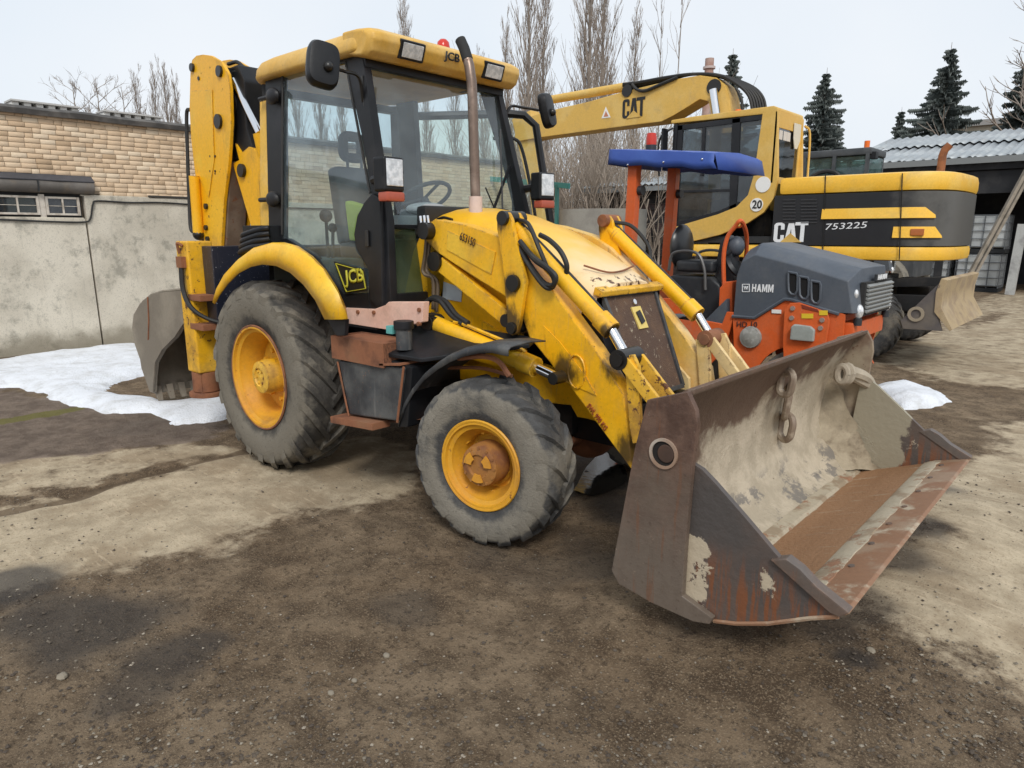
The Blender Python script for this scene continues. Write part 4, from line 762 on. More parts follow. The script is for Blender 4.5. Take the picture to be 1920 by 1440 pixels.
for i, x in enumerate((1487, 1508, 1530)):
    y0 = 510+i*8.2; o8 = []
    for (a, b) in ((-9, 0), (8, 3), (10, 10), (9, 38), (4, 46), (-3, 45), (-8, 38), (-9, 20)): o8.append((x+a*.95, y0+b*.92))
    m = MB(); m.prism(rls(o8, -.002), (0, -.006, 0)); m.build('air_vent', plain('vent_black', (.006, .006, .007), .9), HO)
    m = MB(); m.tube([p+V((0, -.008, 0)) for p in rls(o8, -.002)+rls(o8[:1], -.002)], .012, 6); m.build('vent_rim', SLA, HO)
m = MB(); m.tube(rls([(1373, 593), (1415, 596), (1471, 561), (1483, 562), (1573, 589)], -.006), .016, 6); m.build('hood_edge', SLA, HO)
# lettering
WHL = plain('white_lettering', (.78, .80, .82), .5)
GL_H = [[(0, 0), (.26, 0), (.26, .40), (.74, .40), (.74, 0), (1, 0), (1, 1), (.74, 1), (.74, .62), (.26, .62), (.26, 1), (0, 1)]]
GL_A = [[(0, 0), (.26, 0), (.34, .22), (.66, .22), (.74, 0), (1, 0), (.64, 1), (.36, 1)]]
GL_M = [[(0, 0), (.22, 0), (.22, .66), (.42, .1), (.58, .1), (.78, .66), (.78, 0), (1, 0), (1, 1), (.72, 1), (.5, .38), (.28, 1), (0, 1)]]
def block(word, P0, P1, h, n, mat, par):
    P0, P1 = V(P0), V(P1); d = P1-P0; w_ = {'H': 1.0, 'A': 1.05, 'M': 1.25}; tot = sum(w_[c_] for c_ in word)+.2*(len(word)-1); x = 0
    for c_ in word:
        for g in {'H': GL_H, 'A': GL_A, 'M': GL_M}[c_]:
            m = MB(); m.prism([P0+d*((x+u*w_[c_])/tot)+V((0, 0, z*h))+V(n)*.003 for u, z in g], V(n)*.004); m.build('letter', mat, par)
        x += w_[c_]+.2
block('HAMM', rl(1410, 547), rl(1450, 548.5), .072, (0, -1, 0), WHL, HO)
q = rls([(1392, 533), (1405, 533), (1405, 547), (1392, 547)], -.003); m = MB()
for u, v in zip(q, q[1:]+q[:1]): m.bar(u, v, .006, .008, up=(0, 1, 0))
m.build('emblem_frame', WHL, HO); text('W', rl(1394.5, 544.5), rl(1403, 544.5), .042, (0, 0, 1), WHL, HO, bold=.02)
# front grille
fx = max(p.x for p in H0)+.045; m = MB(); gz0, gz1 = rl(1598, 590).z, rl(1592, 530).z
m.bx(fx-.03, fx+.012, .10, WR-.10, gz0-.02, gz1+.0); GF = m.build('grille_backing', plain('grille_dark', (.02, .02, .02), .8), HO)
for k in range(7):
    z = gz0+.02+k*(gz1-gz0-.02)/7; m = MB(); m.box((fx+.02, WR/2, z), (.035, WR-.28, .022), Matrix.Rotation(.5, 3, 'Y')); m.build('grille_slat', worn('grille_grey', (.24, .25, .245), rough=.5), HO, bevel=.004)
m = MB(); m.box((fx+.016, WR/2, gz1+.03), (.02, .34, .06)); m.build('name_plate', SLD, HO); block('HAMM', V((fx+.024, WR/2-.14, gz1+.01)), V((fx+.024, WR/2+.14, gz1+.01)), .045, (1, 0, 0), WHL, HO)
for t in (.09, WR-.09):
    m = MB(); m.sphere((fx-.02, t, gz0+.02), .05, 14, 10, (.8, .8, 1.3)); m.build('head_lamp', LENS, RL)
    m = MB(); m.cyl((fx-.02, t, gz0-.1), (fx-.02, t, gz0-.04), .035, n=10); m.build('lamp_socket', SLD, RL)
    m = MB(); m.sphere((fx-.05, t-.02, gz0+.17), .03, 10, 8, (.7, 1, 1.4)); m.build('side_lamp', LENS, RL)
# front frame, drum arch cut out of the near side plate
def arch(cx_, r, z0): return [V((cx_+r*math.cos(R(a)), 0, .36+r*math.sin(R(a)))) for a in range(10, 176, 11)]
bodyt = [V((p.x, 0, p.z)) for p in rls([(1373, 590), (1415, 592), (1471, 557), (1573, 585)])]
hxm = max(p.x for p in H0)
fr0 = bodyt+[V((hxm-.06, 0, bodyt[-1].z-.02)), V((hxm-.06, 0, .80)), V((hxm-.10, 0, .62))]+arch(.04, .40, 0)[1:]+[V((-.50, 0, .40)), V((-.56, 0, .5))]
for t in (.005, WR-.035):
    m = MB(); m.prism([V((p.x, t, p.z)) for p in fr0], (0, .03, 0)); m.build('front_frame', ORG, RL, bevel=.008)
m = MB(); m.bx(-.5, hxm-.1, .04, WR-.04, .86, 1.06); m.bx(hxm-.1, hxm+.01, .06, WR-.06, .84, 1.0); m.build('front_crossmember', ORG, RL, bevel=.02)
m = MB(); m.prism(rls([(1470, 640), (1473, 580), (1483, 568), (1500, 567), (1552, 585), (1557, 600), (1550, 645), (1530, 680), (1500, 690), (1472, 690)], -.02), (0, -.03, 0)); PP = m.build('support_plate', ORG, RL, bevel=.006)
for x, y in ((1487, 578), (1485, 596), (1542, 600), (1539, 615)):
    P = rl(x, y, -.05); m = MB(); m.cyl(P, P+V((0, -.016, 0)), .022, n=8); m.build('bolt', worn('bolt_grey', (.4, .33, .3), rough=.4, metal=.4), PP)
m = MB(); m.prism(rls([(1503, 571), (1533, 580), (1535, 585), (1505, 578)], -.052), (0, -.004, 0)); m.build('lifting_slot', plain('slot', (.2, .03, .012), .7), PP)
for x, y, sx_ in ((1514, 592, 11), (1544, 586, 8)):
    m = MB(); m.prism(rls([(x-sx_, y-4), (x+sx_, y-4), (x+sx_, y+5), (x-sx_, y+5)], -.053), (0, -.003, 0)); m.build('warning_sticker', plain('sticker_yellow', (.72, .5, .03), .5), PP)
m = MB(); m.prism(rls([(1486, 612), (1492, 607), (1522, 611), (1530, 618), (1528, 640), (1484, 636)], -.052), (0, -.05, 0)); m.build('work_lamp', worn('lamp_grey', (.34, .37, .35), (.26, .28, .26), rough=.4), PP, bevel=.015)
a, b = rl(1382, 613), rl(1420, 614); text('HD 10', a, b, .055, (0, 0, 1), SLD, RL, bold=.0)
m = MB(); m.prism(rls([(1447, 580), (1465, 581), (1465, 588), (1447, 587)], -.002), (0, -.003, 0)); m.build('label_plate', WHITE, RL)
P = rl(1408, 632, 0); m = MB(); m.lathe([(.001, -.05), (.05, -.05), (.075, -.035), (.10, -.03), (.105, .0)], o=P, n=18)
MS = m.build('muddy_hub', worn('grey_mud', (.26, .26, .24), (.36, .36, .34), alt_s=18, rough=.9, bump=.8, bump_s=30), RL, label='grey mud-caked round hub on the frame')
# articulation, rear frame, platform
m = MB(); m.bx(-.72, -.52, .2, WR-.2, .5, .95); m.build('articulation_joint', SLD, RL, bevel=.02)
rf = [V((-.60, 0, 1.02)), V((-.68, 0, .64)), V((-.80, 0, .50))]+arch(-1.32, .40, 0)+[V((-1.84, 0, .55)), V((-1.86, 0, 1.0)), V((-1.5, 0, 1.10)), V((-1.2, 0, 1.12)), V((-.95, 0, .92)), V((-.72, 0, .90)), V((-.68, 0, 1.02))]
for t in (.005, WR-.035):
    m = MB(); m.prism([V((p.x, t, p.z)) for p in rf], (0, .03, 0)); m.build('rear_frame', ORG, RL, bevel=.008)
m = MB(); m.bx(-1.84, -.7, .04, WR-.04, .84, .90); m.build('platform', SLD, RL, bevel=.008)
m = MB(); m.prism(rls([(1322, 600), (1362, 560), (1362, 600), (1345, 620)], .02), (0, .2, 0)); m.build('footwell_panel', SLA, RL, bevel=.01)
m = MB(); m.prism([V((-1.45, .25, .9)), V((-.98, .25, .9)), V((-.86, .25, 1.05)), V((-.88, .25, 1.25)), V((-.98, .25, 1.33)), V((-1.45, .25, 1.33))], (0, .6, 0)); SC = m.build('seat_console', SLD, RL, bevel=.03)
m = MB(); m.box((-1.18, .5, 1.43), (.42, .5, .12)); SEB = m.build('seat', SLD, RL, bevel=.04, seg=3)
m = MB(); m.sphere((-1.46, .5, 1.62), .24, 16, 10, (.32, .95, 1.0)); m.build('seat_back', plain('seat_vinyl', (.015, .016, .018), .3), SEB)
m = MB()
for t in (.22, .8): m.tube(catmull([V((-1.45, t, 1.38)), V((-1.40, t, 1.56)), V((-1.15, t, 1.57)), V((-1.05, t, 1.42)), V((-1.02, t, 1.2))]), .016, 7)
m.build('hand_rail', worn('rail_grey', (.12, .12, .12), rough=.4, metal=.4), RL)
m = MB(); m.tube([V((-.98, .35, 1.33)), V((-.92, .35, 1.5)), V((-.86, .36, 1.58))], .013, 6); m.tube([V((-.87, .36, 1.56)), V((-.80, .37, 1.63))], .026, 8); m.build('drive_lever', SLD, RL)
m = MB(); m.prism(rls([(1347, 600), (1340, 500), (1350, 452), (1362, 440), (1372, 470), (1376, 560), (1376, 600)], .35), (0, .18, 0)); CO = m.build('steering_column', SLD, RL, bevel=.02)
P = rl(1380, 462, .42); m = MB(); m.sphere(P, .085, 16, 10, (1, 1, 1.2)); m.build('instrument_pod', SLA, CO)
P = rl(1378, 500, .4); m = MB(); m.lathe([(.10, -.03), (.13, 0), (.10, .03)], o=P, ax=(.8, 0, .6), n=24, loop=True); m.build('steering_wheel', SLD, CO)
m = MB(); m.tube(catmull(rls([(1362, 600), (1358, 540), (1357, 480), (1364, 445), (1378, 425), (1388, 414)], .25)+[rl(1395, 424, .35), rl(1400, 445, .5), rl(1399, 478, .6), rl(1394, 500, .6)]), .022, 8); m.build('guard_loop', ORG, RL)
m = MB(); P = rl(1386, 421, .3); m.lathe([(.018, -.008), (.034, -.008), (.034, .008), (.018, .008)], o=P, n=16, loop=True); m.build('lifting_eye', ORG, RL)
m = MB(); m.prism(rls([(1347, 590), (1349, 540), (1360, 528), (1373, 528), (1373, 690), (1350, 690)], .1), (0, .5, 0)); m.build('front_bulkhead', ORG, RL, bevel=.01)
# roll bar and canopy
zt = 2.40; pz = rl(1187, 430, .1); px1 = rl(1245, 318, WR-.12)
for t, xx in ((.10, rl(1185, 380, .1).x), (.92, rl(1185, 380, .1).x)):
    m = MB(); m.bar((xx-.02, t, .9), (xx+.02, t, zt+.08), .10, .11); m.build('roll_bar_post', ORG, RL, bevel=.012)
    m = MB(); m.cyl((xx+.05, t+.02, 2.2), (xx+.12, t+.02, 2.2), .05, n=12); m.build('rear_lamp', SLD, RL)
c0 = rl(1143, 281, -.02); c1 = rl(1340, 287, -.02); x0, x1 = c0.x, c1.x; dzl, dzr = c0.z-2.475, c1.z-2.475
m = MB(); rr = []
NX = 22
for i in range(NX+1):
    u = i/NX; x = x0+(x1-x0)*u
    row = []
    for t, z in ((-.02, 2.335), (-.025, 2.40), (-.02, 2.475), (.1, 2.49), (.5, 2.515), (WR-.1, 2.49), (WR+.02, 2.475), (WR+.025, 2.40), (WR+.02, 2.335)):
        w_ = .008*mnoise.noise(V((x*5, t*4, z*9)))
        row.append(V((x+(.03*u if z < 2.36 else 0), t+w_, z+dzl+(dzr-dzl)*u+.008*mnoise.noise(V((x*6, t*3, 2)))-(.015*math.sin(u*math.pi*3)**2 if z < 2.45 else 0))))
    rr.append(row)
m.rings(rr, closed=False, cap=False)
for e in (0, NX):
    row = rr[e]; d = (-.015 if e == 0 else .04); m.add([row[2], row[3], row[4], row[5], row[6], row[6]+V((d, 0, -.15)), row[4]+V((d*1.6, 0, -.19)), row[2]+V((d, 0, -.15))], [(0, 1, 2, 3, 4, 5, 6, 7)])
CAN = m.build('canopy', BLU, RL, solid=.006, sharp=25)
for u in (.2, .55, .9):
    P = V((x0+(x1-x0)*u, -.03, 2.452)); m = MB(); m.sphere(P, .012, 8, 6); m.build('eyelet', CHROME, CAN)
P = rl(1221, 272, .5); m = MB(); m.cyl((P.x, .5, 2.50), (P.x, .5, P.z+.0), .06, n=14); BB = m.build('beacon_base', SLD, RL); m = MB(); m.lathe([(.055, 0), (.058, .07), (.05, .12), (.001, .13)], o=(P.x, .5, P.z), ax=(0, 0, 1), n=16); m.build('beacon', REDL, BB)
# second roller parked behind the excavator, only its orange frame shows under the counterweight
R2 = copy_tree(RL); R2.location = (.9, 10.6, 0); R2.rotation_euler = (0, 0, R(14)); tag(R2, 'second orange roller parked behind the wheeled excavator, mostly hidden', 'road roller')
def prune(o):
    for ch in list(o.children):
        if ch.name.split('.')[0] in ('canopy', 'roll_bar_post', 'rear_lamp', 'beacon_base', 'beacon', 'guard_loop', 'hand_rail'):
            for g in list(ch.children): bpy.data.objects.remove(g)
            bpy.data.objects.remove(ch)
prune(R2)
# ================================================================== wheeled excavator (near side in the plane y = 7, nose towards -x)
EX = empty('wheeled_excavator', 'yellow and black wheeled excavator with a long boom parked behind the roller', 'excavator', (.8, 8.25, 0))
EO = V((.8, 8.25, 0)); EY = 7.0
class EMB(MB):
    def build(s, *a, **k): s.v = [tuple(V(p)-EO) for p in s.v]; return MB.build(s, *a, **k)
def etext(s, a, b, h, up, mat, bold=.02, **k):
    return text(s, V(a)-EO, V(b)-EO, h, up, mat, EX, bold=bold, **k)
def cat_letters(P0, P1, h, mat, Y):
    P0, P1 = V(P0), V(P1); d = P1-P0
    C_ = [(0, .12), (.04, .03), (.10, 0), (.22, 0), (.28, .03), (.31, .12), (.31, .36), (.205, .36), (.205, .17), (.19, .14), (.13, .14), (.11, .17), (.11, .83), (.13, .86), (.19, .86), (.205, .83), (.205, .64), (.31, .64), (.31, .88), (.28, .97), (.22, 1), (.10, 1), (.04, .97), (0, .88)]
    A_ = [(.33, 0), (.45, 0), (.465, .14), (.55, .14), (.565, 0), (.685, 0), (.585, 1), (.43, 1)]
    A2 = [(.482, .30), (.508, .72), (.534, .30)]
    T_ = [(.785, 0), (.90, 0), (.90, .84), (1, .84), (1, 1), (.62, 1), (.62, .84), (.785, .84)]
    A_ = [(.33, 0), (.45, 0), (.508, .70), (.565, 0), (.685, 0), (.585, 1), (.43, 1)]
    for nm, g in (('letter_c', C_), ('letter_a', A_), ('letter_t', T_)):
        m = EMB(); m.prism([P0+d*x+V((0, -.003, z*h)) for x, z in g], (0, -.005, 0)); m.build('letter', mat, EX)
def ey(pix, Y=EY): return [QY(x, y, Y) for x, y in pix]
CY = worn('excavator_yellow', (.86, .49, .045), (.86, .54, .09), dirt=(.35, .26, .14), dirt_max=.4, rough=.4)
CY2 = worn('excavator_faded_yellow', (.64, .40, .085), (.67, .45, .13), dirt=(.3, .23, .14), dirt_max=.4, rough=.5)
CK = worn('excavator_black', (.010, .011, .014), (.018, .019, .023), dirt=(.14, .13, .12), dirt_r=(.55, .85), dirt_max=.3, rough=.35, spec=.35)
CU = worn('undercarriage_black', (.016, .016, .017), (.03, .028, .026), dirt=(.10, .085, .07), dirt_max=.6, rough=.7)
tailc = [(2.05, 7.0), (2.24, 7.012), (2.40, 7.045), (2.55, 7.11), (2.67, 7.21), (2.76, 7.34), (2.82, 7.52), (2.86, 7.8), (2.875, 8.25), (2.86, 8.7), (2.82, 8.98), (2.76, 9.16), (2.67, 9.29), (2.55, 9.39), (2.40, 9.455), (2.24, 9.488), (2.05, 9.5)]
plan = [(-1.15, 9.5), (-1.15, 7.0)]+tailc
def slab(nm, z0, z1, mat, x_from=None, grow=0, bev=.01, p0=None):
    P = []
    for x, y in (p0 or plan):
        v = V((x, y)); c = V((1.2, 8.25)); d = (v-c); 
        P.append(V((x+(grow*(1 if x > 1.2 else -1) if abs(d.x) > .1 else 0), y+grow*(1 if y > 8.25 else -1), z0)))
    m = EMB(); m.prism(P, (0, 0, z1-z0)); return m.build(nm, mat, EX, bevel=bev)
zb0, zb1, zy, zt_ = 1.395, 1.592, 2.315, 2.57
back_ = [(.62, 9.5), (.62, 7.0)]+tailc
slab('lower_skirt', zb0, zb1, CY, grow=.004, bev=.06)
CKT = NT('engine_housing_black'); te = CKT.n('ShaderNodeSeparateXYZ'); CKT.put(te.inputs[0], CKT.tc); dm_ = CKT.step(CKT.math('ADD', te.outputs[0], CKT.math('MULTIPLY', CKT.math('SUBTRACT', CKT.noise(3, 6, .65), .5), 1.1)), 1.35, 2.0, .05, .6); c = CKT.mix(dm_, CKT.mix(CKT.noise(5, 4), (.010, .011, .014), (.018, .019, .023)), (.17, .165, .15)); CKT.out(c, .4, 0, CKT.bump(CKT.noise(30, 3), .05, .004), .35)
slab('engine_housing', zb1+.002, zy, CKT.m, p0=[(-.2, 9.5), (-.2, 8.3), (.56, 8.3), (.56, 7.0)]+tailc, bev=.006)
slab('upper_cowl', zy+.002, zt_, CY, p0=back_, grow=.006, bev=.075)
for x in (1548, 1692):
    a, b = QY(x, 325, EY-.008), QY(x-6, 487, EY-.008); m = EMB(); m.bar(a, b, .012, .012, up=(0, 1, 0)); m.build('panel_seam', plain('seam', (.01, .01, .01), .8), EX)
q = ey([(1542, 392), (1690, 386), (1692, 407), (1542, 411)]); z1_, z0_ = q[0].z, q[3].z
def stripe(x0, z0, z1, pts, slant, nm='yellow_stripe'):
    P0 = [(x, y) for x, y in pts]; m = EMB(); rr = []
    for i, (x, y) in enumerate(P0):
        n2 = V((0, -1, 0)) if i == 0 or y < 7.005 else V((x-1.9, y-8.25, 0)).normalized()
        last = i == len(P0)-1; zt2 = z1-(slant if last else 0)
        rr.append([V((x, y, z0))+n2*.003, V((x, y, z0))+n2*.03, V((x, y, zt2))+n2*.012, V((x, y, zt2))+n2*.003])
    m.rings(rr); return m.build(nm, CY, EX, bevel=.004)
stripe(0, z0_, z1_, [(q[0].x, 7.0), (2.05, 7.0), (2.24, 7.012), (2.40, 7.045), (2.55, 7.11), (2.66, 7.20)], .10)
q = ey([(1690, 425), (1690, 446)]); stripe(0, q[1].z, q[0].z, [(2.22, 7.01), (2.40, 7.045), (2.55, 7.11), (2.67, 7.21), (2.74, 7.31)], .12)
P = V((2.50, 7.07, (q[0].z+q[1].z)/2)); m = EMB(); m.box(P, (.16, .08, .09), Matrix.Rotation(.2, 3, 'Z')); m.build('tail_lamp', worn('tail_lamp', (.4, .12, .03), rough=.3), EX, bevel=.01)
for k in range(8):
    for (xa, xb) in ((1468, 1492), (1502, 1532)):
        y = 375+k*6.1; m = EMB(); a, b = QY(xa, y, EY-.004), QY(xb, y-.3, EY-.004); m.bar(a, b, .012, .016, up=(0, 1, 0)); m.build('louvre', plain('louvre_black', (.045, .045, .048), .5), EX)
# lettering on the housing
cat_letters(QY(1450, 454, EY), QY(1513, 453.5, EY), .285, WHL, EY)
m = EMB(); m.prism(ey([(1462, 454.5), (1482, 437), (1502, 454.2)], EY-.009), (0, -.004, 0)); m.build('emblem_triangle', CY2, EX)
etext('753225', QY(1548, 431, EY), QY(1626, 427, EY), .085, (.0, 0, 1), WHL, bold=.0, lift=.004, shear=.15)
m = EMB(); P = QY(1431, 346, EY); m.cyl(P+V((0, .0, 0)), P+V((0, -.012, 0)), .115, n=28); m.build('round_plate', WHITE, EX)
m = EMB(); P = QY(1419, 384, EY); m.cyl(P, P+V((0, -.012, 0)), .10, n=28); m.build('speed_plate', WHITE, EX); etext('20', QY(1410, 391, EY-.013), QY(1428, 391, EY-.013), .125, (0, 0, 1), BLKL, bold=.02)
# cab
cabp = [(1262, 230), (1455, 201), (1456, 336), (1448, 372), (1430, 398), (1400, 418), (1350, 432), (1300, 445), (1250, 458), (1250, 430)]
CW = 1.05
roof = ey([(1258, 232), (1258, 225), (1300, 218), (1450, 198), (1458, 201), (1458, 209), (1432, 214)])
m = EMB(); m.prism(roof, (0, CW, 0)); m.build('cab_roof', CY2, EX, bevel=.02)
m = EMB(); m.prism(ey([(1430, 211), (1458, 206), (1458, 336), (1450, 372), (1432, 398), (1402, 418), (1350, 440), (1300, 452), (1250, 460), (1250, 430), (1345, 402), (1380, 388), (1402, 366), (1414, 325)]), (0, .06, 0)); m.build('cab_side_panel', CY2, EX, bevel=.008)
m = EMB(); m.prism([p+V((0, CW-.06, 0)) for p in ey([(1430, 211), (1458, 206), (1458, 336), (1430, 398), (1380, 388), (1414, 325)])], (0, .06, 0)); m.build('cab_side_panel', CY2, EX, bevel=.008)
pil = [[(1262, 236), (1280, 233), (1268, 432), (1252, 434)], [(1372, 222), (1388, 220), (1380, 388), (1366, 394)], [(1262, 236), (1432, 214), (1431, 224), (1262, 246)], [(1316, 240), (1322, 239), (1318, 330), (1312, 330)], [(1258, 357), (1368, 354), (1368, 359), (1258, 362)], [(1252, 420), (1345, 396), (1385, 378), (1385, 388), (1345, 404), (1250, 434)]]
for pl_ in pil:
    m = EMB(); m.prism([p+V((0, .01, 0)) for p in ey(pl_)], (0, .05, 0)); m.build('cab_pillar', CK, EX, bevel=.006)
XF = QY(1262, 236, EY).x
m = EMB()
for dy in (.0, CW-.06): m.bar((XF, EY+.03+dy, 1.7), (XF+.05, EY+.03+dy, 3.5), .07, .07)
m.build('cab_front_frame', CK, EX, bevel=.008)
m = EMB(); m.prism([p+V((0, .03, 0)) for p in ey([(1266, 242), (1431, 220), (1416, 325), (1402, 366), (1380, 386), (1345, 400), (1256, 428)])], (0, .006, 0)); m.build('side_glass', GLASSD, EX)
m = EMB(); m.prism([p+V((0, CW-.03, 0)) for p in ey([(1266, 242), (1431, 220), (1416, 325), (1345, 400), (1256, 428)])], (0, .006, 0)); m.build('side_glass', GLASSD, EX)
m = EMB(); m.prism([V((XF-.01, EY+.05, 1.7)), V((XF-.01, EY+CW-.05, 1.7)), V((XF+.04, EY+CW-.05, 3.45)), V((XF+.04, EY+.05, 3.45))], (.006, 0, 0)); m.build('front_glass', GLASSD, EX)
XR = QY(1457, 205, EY).x
m = EMB()
for y0_, y1_ in ((EY, EY+.09), (EY+CW-.13, EY+CW)): m.bx(XR-.02, XR+.02, y0_, y1_, 2.5, 3.52)
m.bx(XR-.02, XR+.018, EY+.09, EY+CW-.13, 3.30, 3.52); m.bx(XR-.02, XR+.018, EY+.09, EY+CW-.13, 2.5, 2.60); m.build('cab_rear_frame', CY2, EX, bevel=.006)
m = EMB(); m.bx(XR-.005, XR+.005, EY+.09, EY+CW-.13, 2.6, 3.30); m.build('rear_glass', glass('reflective_rear_glass', (.32, .36, .38), .08, (.2, .2, .2), 1.9), EX)
for k, dy in enumerate((.13, .30, .44)):
    m = EMB(); m.bx(XR+.006, XR+.01, EY+dy, EY+dy+.13, 3.14, 3.27); m.build('window_sticker', plain('sticker_pale', (.6, .58, .56), .5), EX)
m = EMB(); m.prism([V((XR+.03, EY+.62, 3.42)), V((XR+.03, EY+.90, 3.42)), V((XR+.03, EY+.90, 3.18)), V((XR+.03, EY+.80, 3.05)), V((XR+.03, EY+.70, 3.05)), V((XR+.03, EY+.63, 3.2))], (.01, 0, 0)); m.build('number_board', worn('board_cream', (.62, .60, .52), rough=.5), EX)
m = EMB(); y_ = EY+CW+.08; m.tube(catmull([V((XR+.12, y_, 2.55)), V((XR+.12, y_, 2.7)), V((XR+.10, y_, 3.3)), V((XR+.05, y_-.1, 3.42))]), .018, 6); m.build('hand_rail', CY2, EX)
m = EMB(); m.bx(-.6, -.2, 7.3, 7.8, 1.9, 2.3); m.box((-.1, 7.55, 2.6), (.16, .5, .8)); m.build('cab_seat', DARK, EX, bevel=.04)
m = EMB(); m.bx(-1.1, .55, 7.06, 8.0, 1.62, 1.72); m.build('cab_floor', DARK, EX)
m = EMB(); m.tube([V((-.8, 7.5, 1.7)), V((-.95, 7.5, 2.4))], .05, 8); m.bx(-1.08, -.85, 7.2, 7.9, 2.35, 2.45); m.build('cab_console', DARK, EX)
P = QY(1385, 200, 7.5); m = EMB(); m.lathe([(.05, 0), (.055, .06), (.045, .13), (.001, .14)], o=(P.x, 7.5, 3.56), ax=(0, 0, 1), n=14); m.build('beacon', ORL, EX)
# boom, ram, stick, hoses
YB_ = 8.15
bm_ = [(965, 228), (1003, 215), (1060, 200), (1101, 191), (1167, 172), (1267, 148), (1312, 141), (1342, 145), (1360, 160), (1368, 185), (1376, 260), (1330, 262), (1335, 222), (1328, 190), (1312, 186), (1290, 200), (1262, 217), (1240, 228), (1191, 234), (1100, 246), (1010, 258), (965, 266)]
m = EMB(); m.prism(ey(bm_, YB_), (0, .42, 0)); BMO = m.build('boom', CY2, EX, bevel=.02)
a, b = QY(1032, 193, YB_+.2), QY(1175, 169, YB_+.2); m = EMB(); m.cyl(a+V((0, 0, .06)), b+V((0, 0, .06)), .085, n=16); m.build('stick_ram', CY2, EX)
P = QY(1175, 170, YB_-.02); m = EMB(); m.cyl(P, P+V((0, .46, 0)), .11, n=16); m.build('ram_pivot', GREASE, EX)
P = QY(1338, 163, YB_-.02); m = EMB(); m.cyl(P, P+V((0, .46, 0)), .13, n=18); m.build('boom_pin', GREASE, EX)
for dy in (-.03,):
    a, b = QY(1337, 168, YB_+dy-.08), QY(1344, 215, YB_+dy-.08); m = EMB(); m.cyl(a, b, .07, n=14); m.build('boom_ram_rod', CHROME, EX); m = EMB(); m.cyl(b, V((-.9, b.y, 1.8)), .11, n=14); m.build('boom_ram', CY2, EX)
a, b = QY(985, 235, YB_+.2), QY(1010, 360, YB_+.2); m = EMB(); m.bar(a+V((0, 0, .2)), b, .30, .55, w1=.26, h1=.3); m.bar(b, b+V((.3, 0, -1.9)), .26, .3); m.build('stick', CY2, EX, bevel=.02)
cat_letters(QY(1167, 223, YB_), QY(1209, 217, YB_), .34, BLKL, YB_)
m = EMB(); m.prism(ey([(1174, 222.5), (1188, 207), (1202, 218.5)], YB_-.009), (0, -.004, 0)); m.build('emblem_triangle', CY2, EX)
q = ey([(1128, 222), (1136, 200), (1145, 220)], YB_-.003); m = EMB(); m.prism(q, (0, -.004, 0)); WS = m.build('warning_sign', WHITE, EX); q = ey([(1132, 219), (1136, 208), (1141, 218)], YB_-.008); m = EMB(); m.prism(q, (0, -.003, 0)); m.build('warning_mark', plain('mark_red', (.5, .2, .12), .5), EX)
m = EMB()
for k in range(6):
    dy = .05+.06*k; j = (k*37 % 5)-2
    m.tube(catmull([QY(1168, 160+j, YB_+dy), QY(1200, 158+j*2, YB_+dy), QY(1250, 148+j*1.5, YB_+dy), QY(1300, 139, YB_+dy), QY(1350, 143+j*.6, YB_+dy), QY(1385+k*4, 160, YB_+dy), QY(1405+k*5, 182, YB_+dy), QY(1412+k*5, 215, YB_+dy)]), .028, 6)
m.build('hose_bundle', RUB, EX)
m = EMB(); m.tube(catmull([QY(1185, 158, YB_-.03), QY(1195, 168, YB_-.04), QY(1210, 170, YB_-.04), QY(1235, 160, YB_-.03), QY(1270, 145, YB_-.02)]), .03, 6); m.tube(catmull([QY(1380, 165, YB_), QY(1390, 185, YB_), QY(1392, 210, YB_)]), .025, 6); m.build('hose', RUB, EX)
m = EMB(); m.bx(-.9, .1, 7.85, 8.65, 1.3, 2.3); m.bx(.1, .6, 8.2, 9.3, 1.6, 2.5); m.build('boom_foot', CU, EX, bevel=.02)
m = EMB(); m.tube(catmull([QY(1236, 330, 6.95), QY(1233, 290, 6.9), QY(1240, 255, 6.9), QY(1262, 240, 6.98)]), .018, 6); m.box(QY(1246, 262, 6.9), (.04, .16, .34)); m.build('mirror', CK, EX, bevel=.01)
# exhaust
P0_ = V((1.9, 8.6, 2.55)); m = EMB(); a = QY(1764, 318, 8.6); e9 = QY(1766, 272, 8.6).z; m.tube([V((a.x, 8.6, 2.5)), V((a.x, 8.6, e9-.15)), V((a.x+.02, 8.6, e9-.07)), V((a.x+.08, 8.6, e9))], .055, 12); m.build('exhaust', RUSTY, EX)
# undercarriage
m = EMB(); m.bx(-1.6, 2.6, 7.75, 8.75, .62, 1.02); m.bx(.2, 1.4, 7.5, 9.0, .95, 1.15); m.cyl((.8, 8.25, 1.1), (.8, 8.25, 1.40), .62, n=28); m.bx(.9, 2.2, 7.0, 7.7, .8, 1.2); m.build('undercarriage', CU, EX, bevel=.02)
m = EMB(); m.cyl((1.95, 7.1, .53), (1.95, 9.4, .53), .12); m.build('axle', CU, EX); m = EMB(); m.cyl((-.6, 7.1, .53), (-.6, 9.4, .53), .12); m.build('axle', CU, EX)
et = tyre(.53, .27, .28, 26, .03, .05, .30, TYREF)
for X in (1.95, -.6):
    for y, s in ((7.0, -1), (9.5, 1)):
        t = et.build('tyre', TYREF, None); m = MB(); h = .135*s
        m.lathe([(.27, -h), (.29, -h*.9), (.24, -h*.4), (.24, h*.5), (.29, h*.86), (.285, h*.92), (.23, h*.7), (.21, h*.2), (.12, h*.2), (.11, h*.9), (.001, h*.95)], n=32)
        wo = m.build('wheel', worn('muddy_rim', (.30, .22, .08), (.22, .19, .15), alt_s=6, rough=.8), EX, loc=V((X, y-(.0)*s, .53))-EO); t.parent = wo
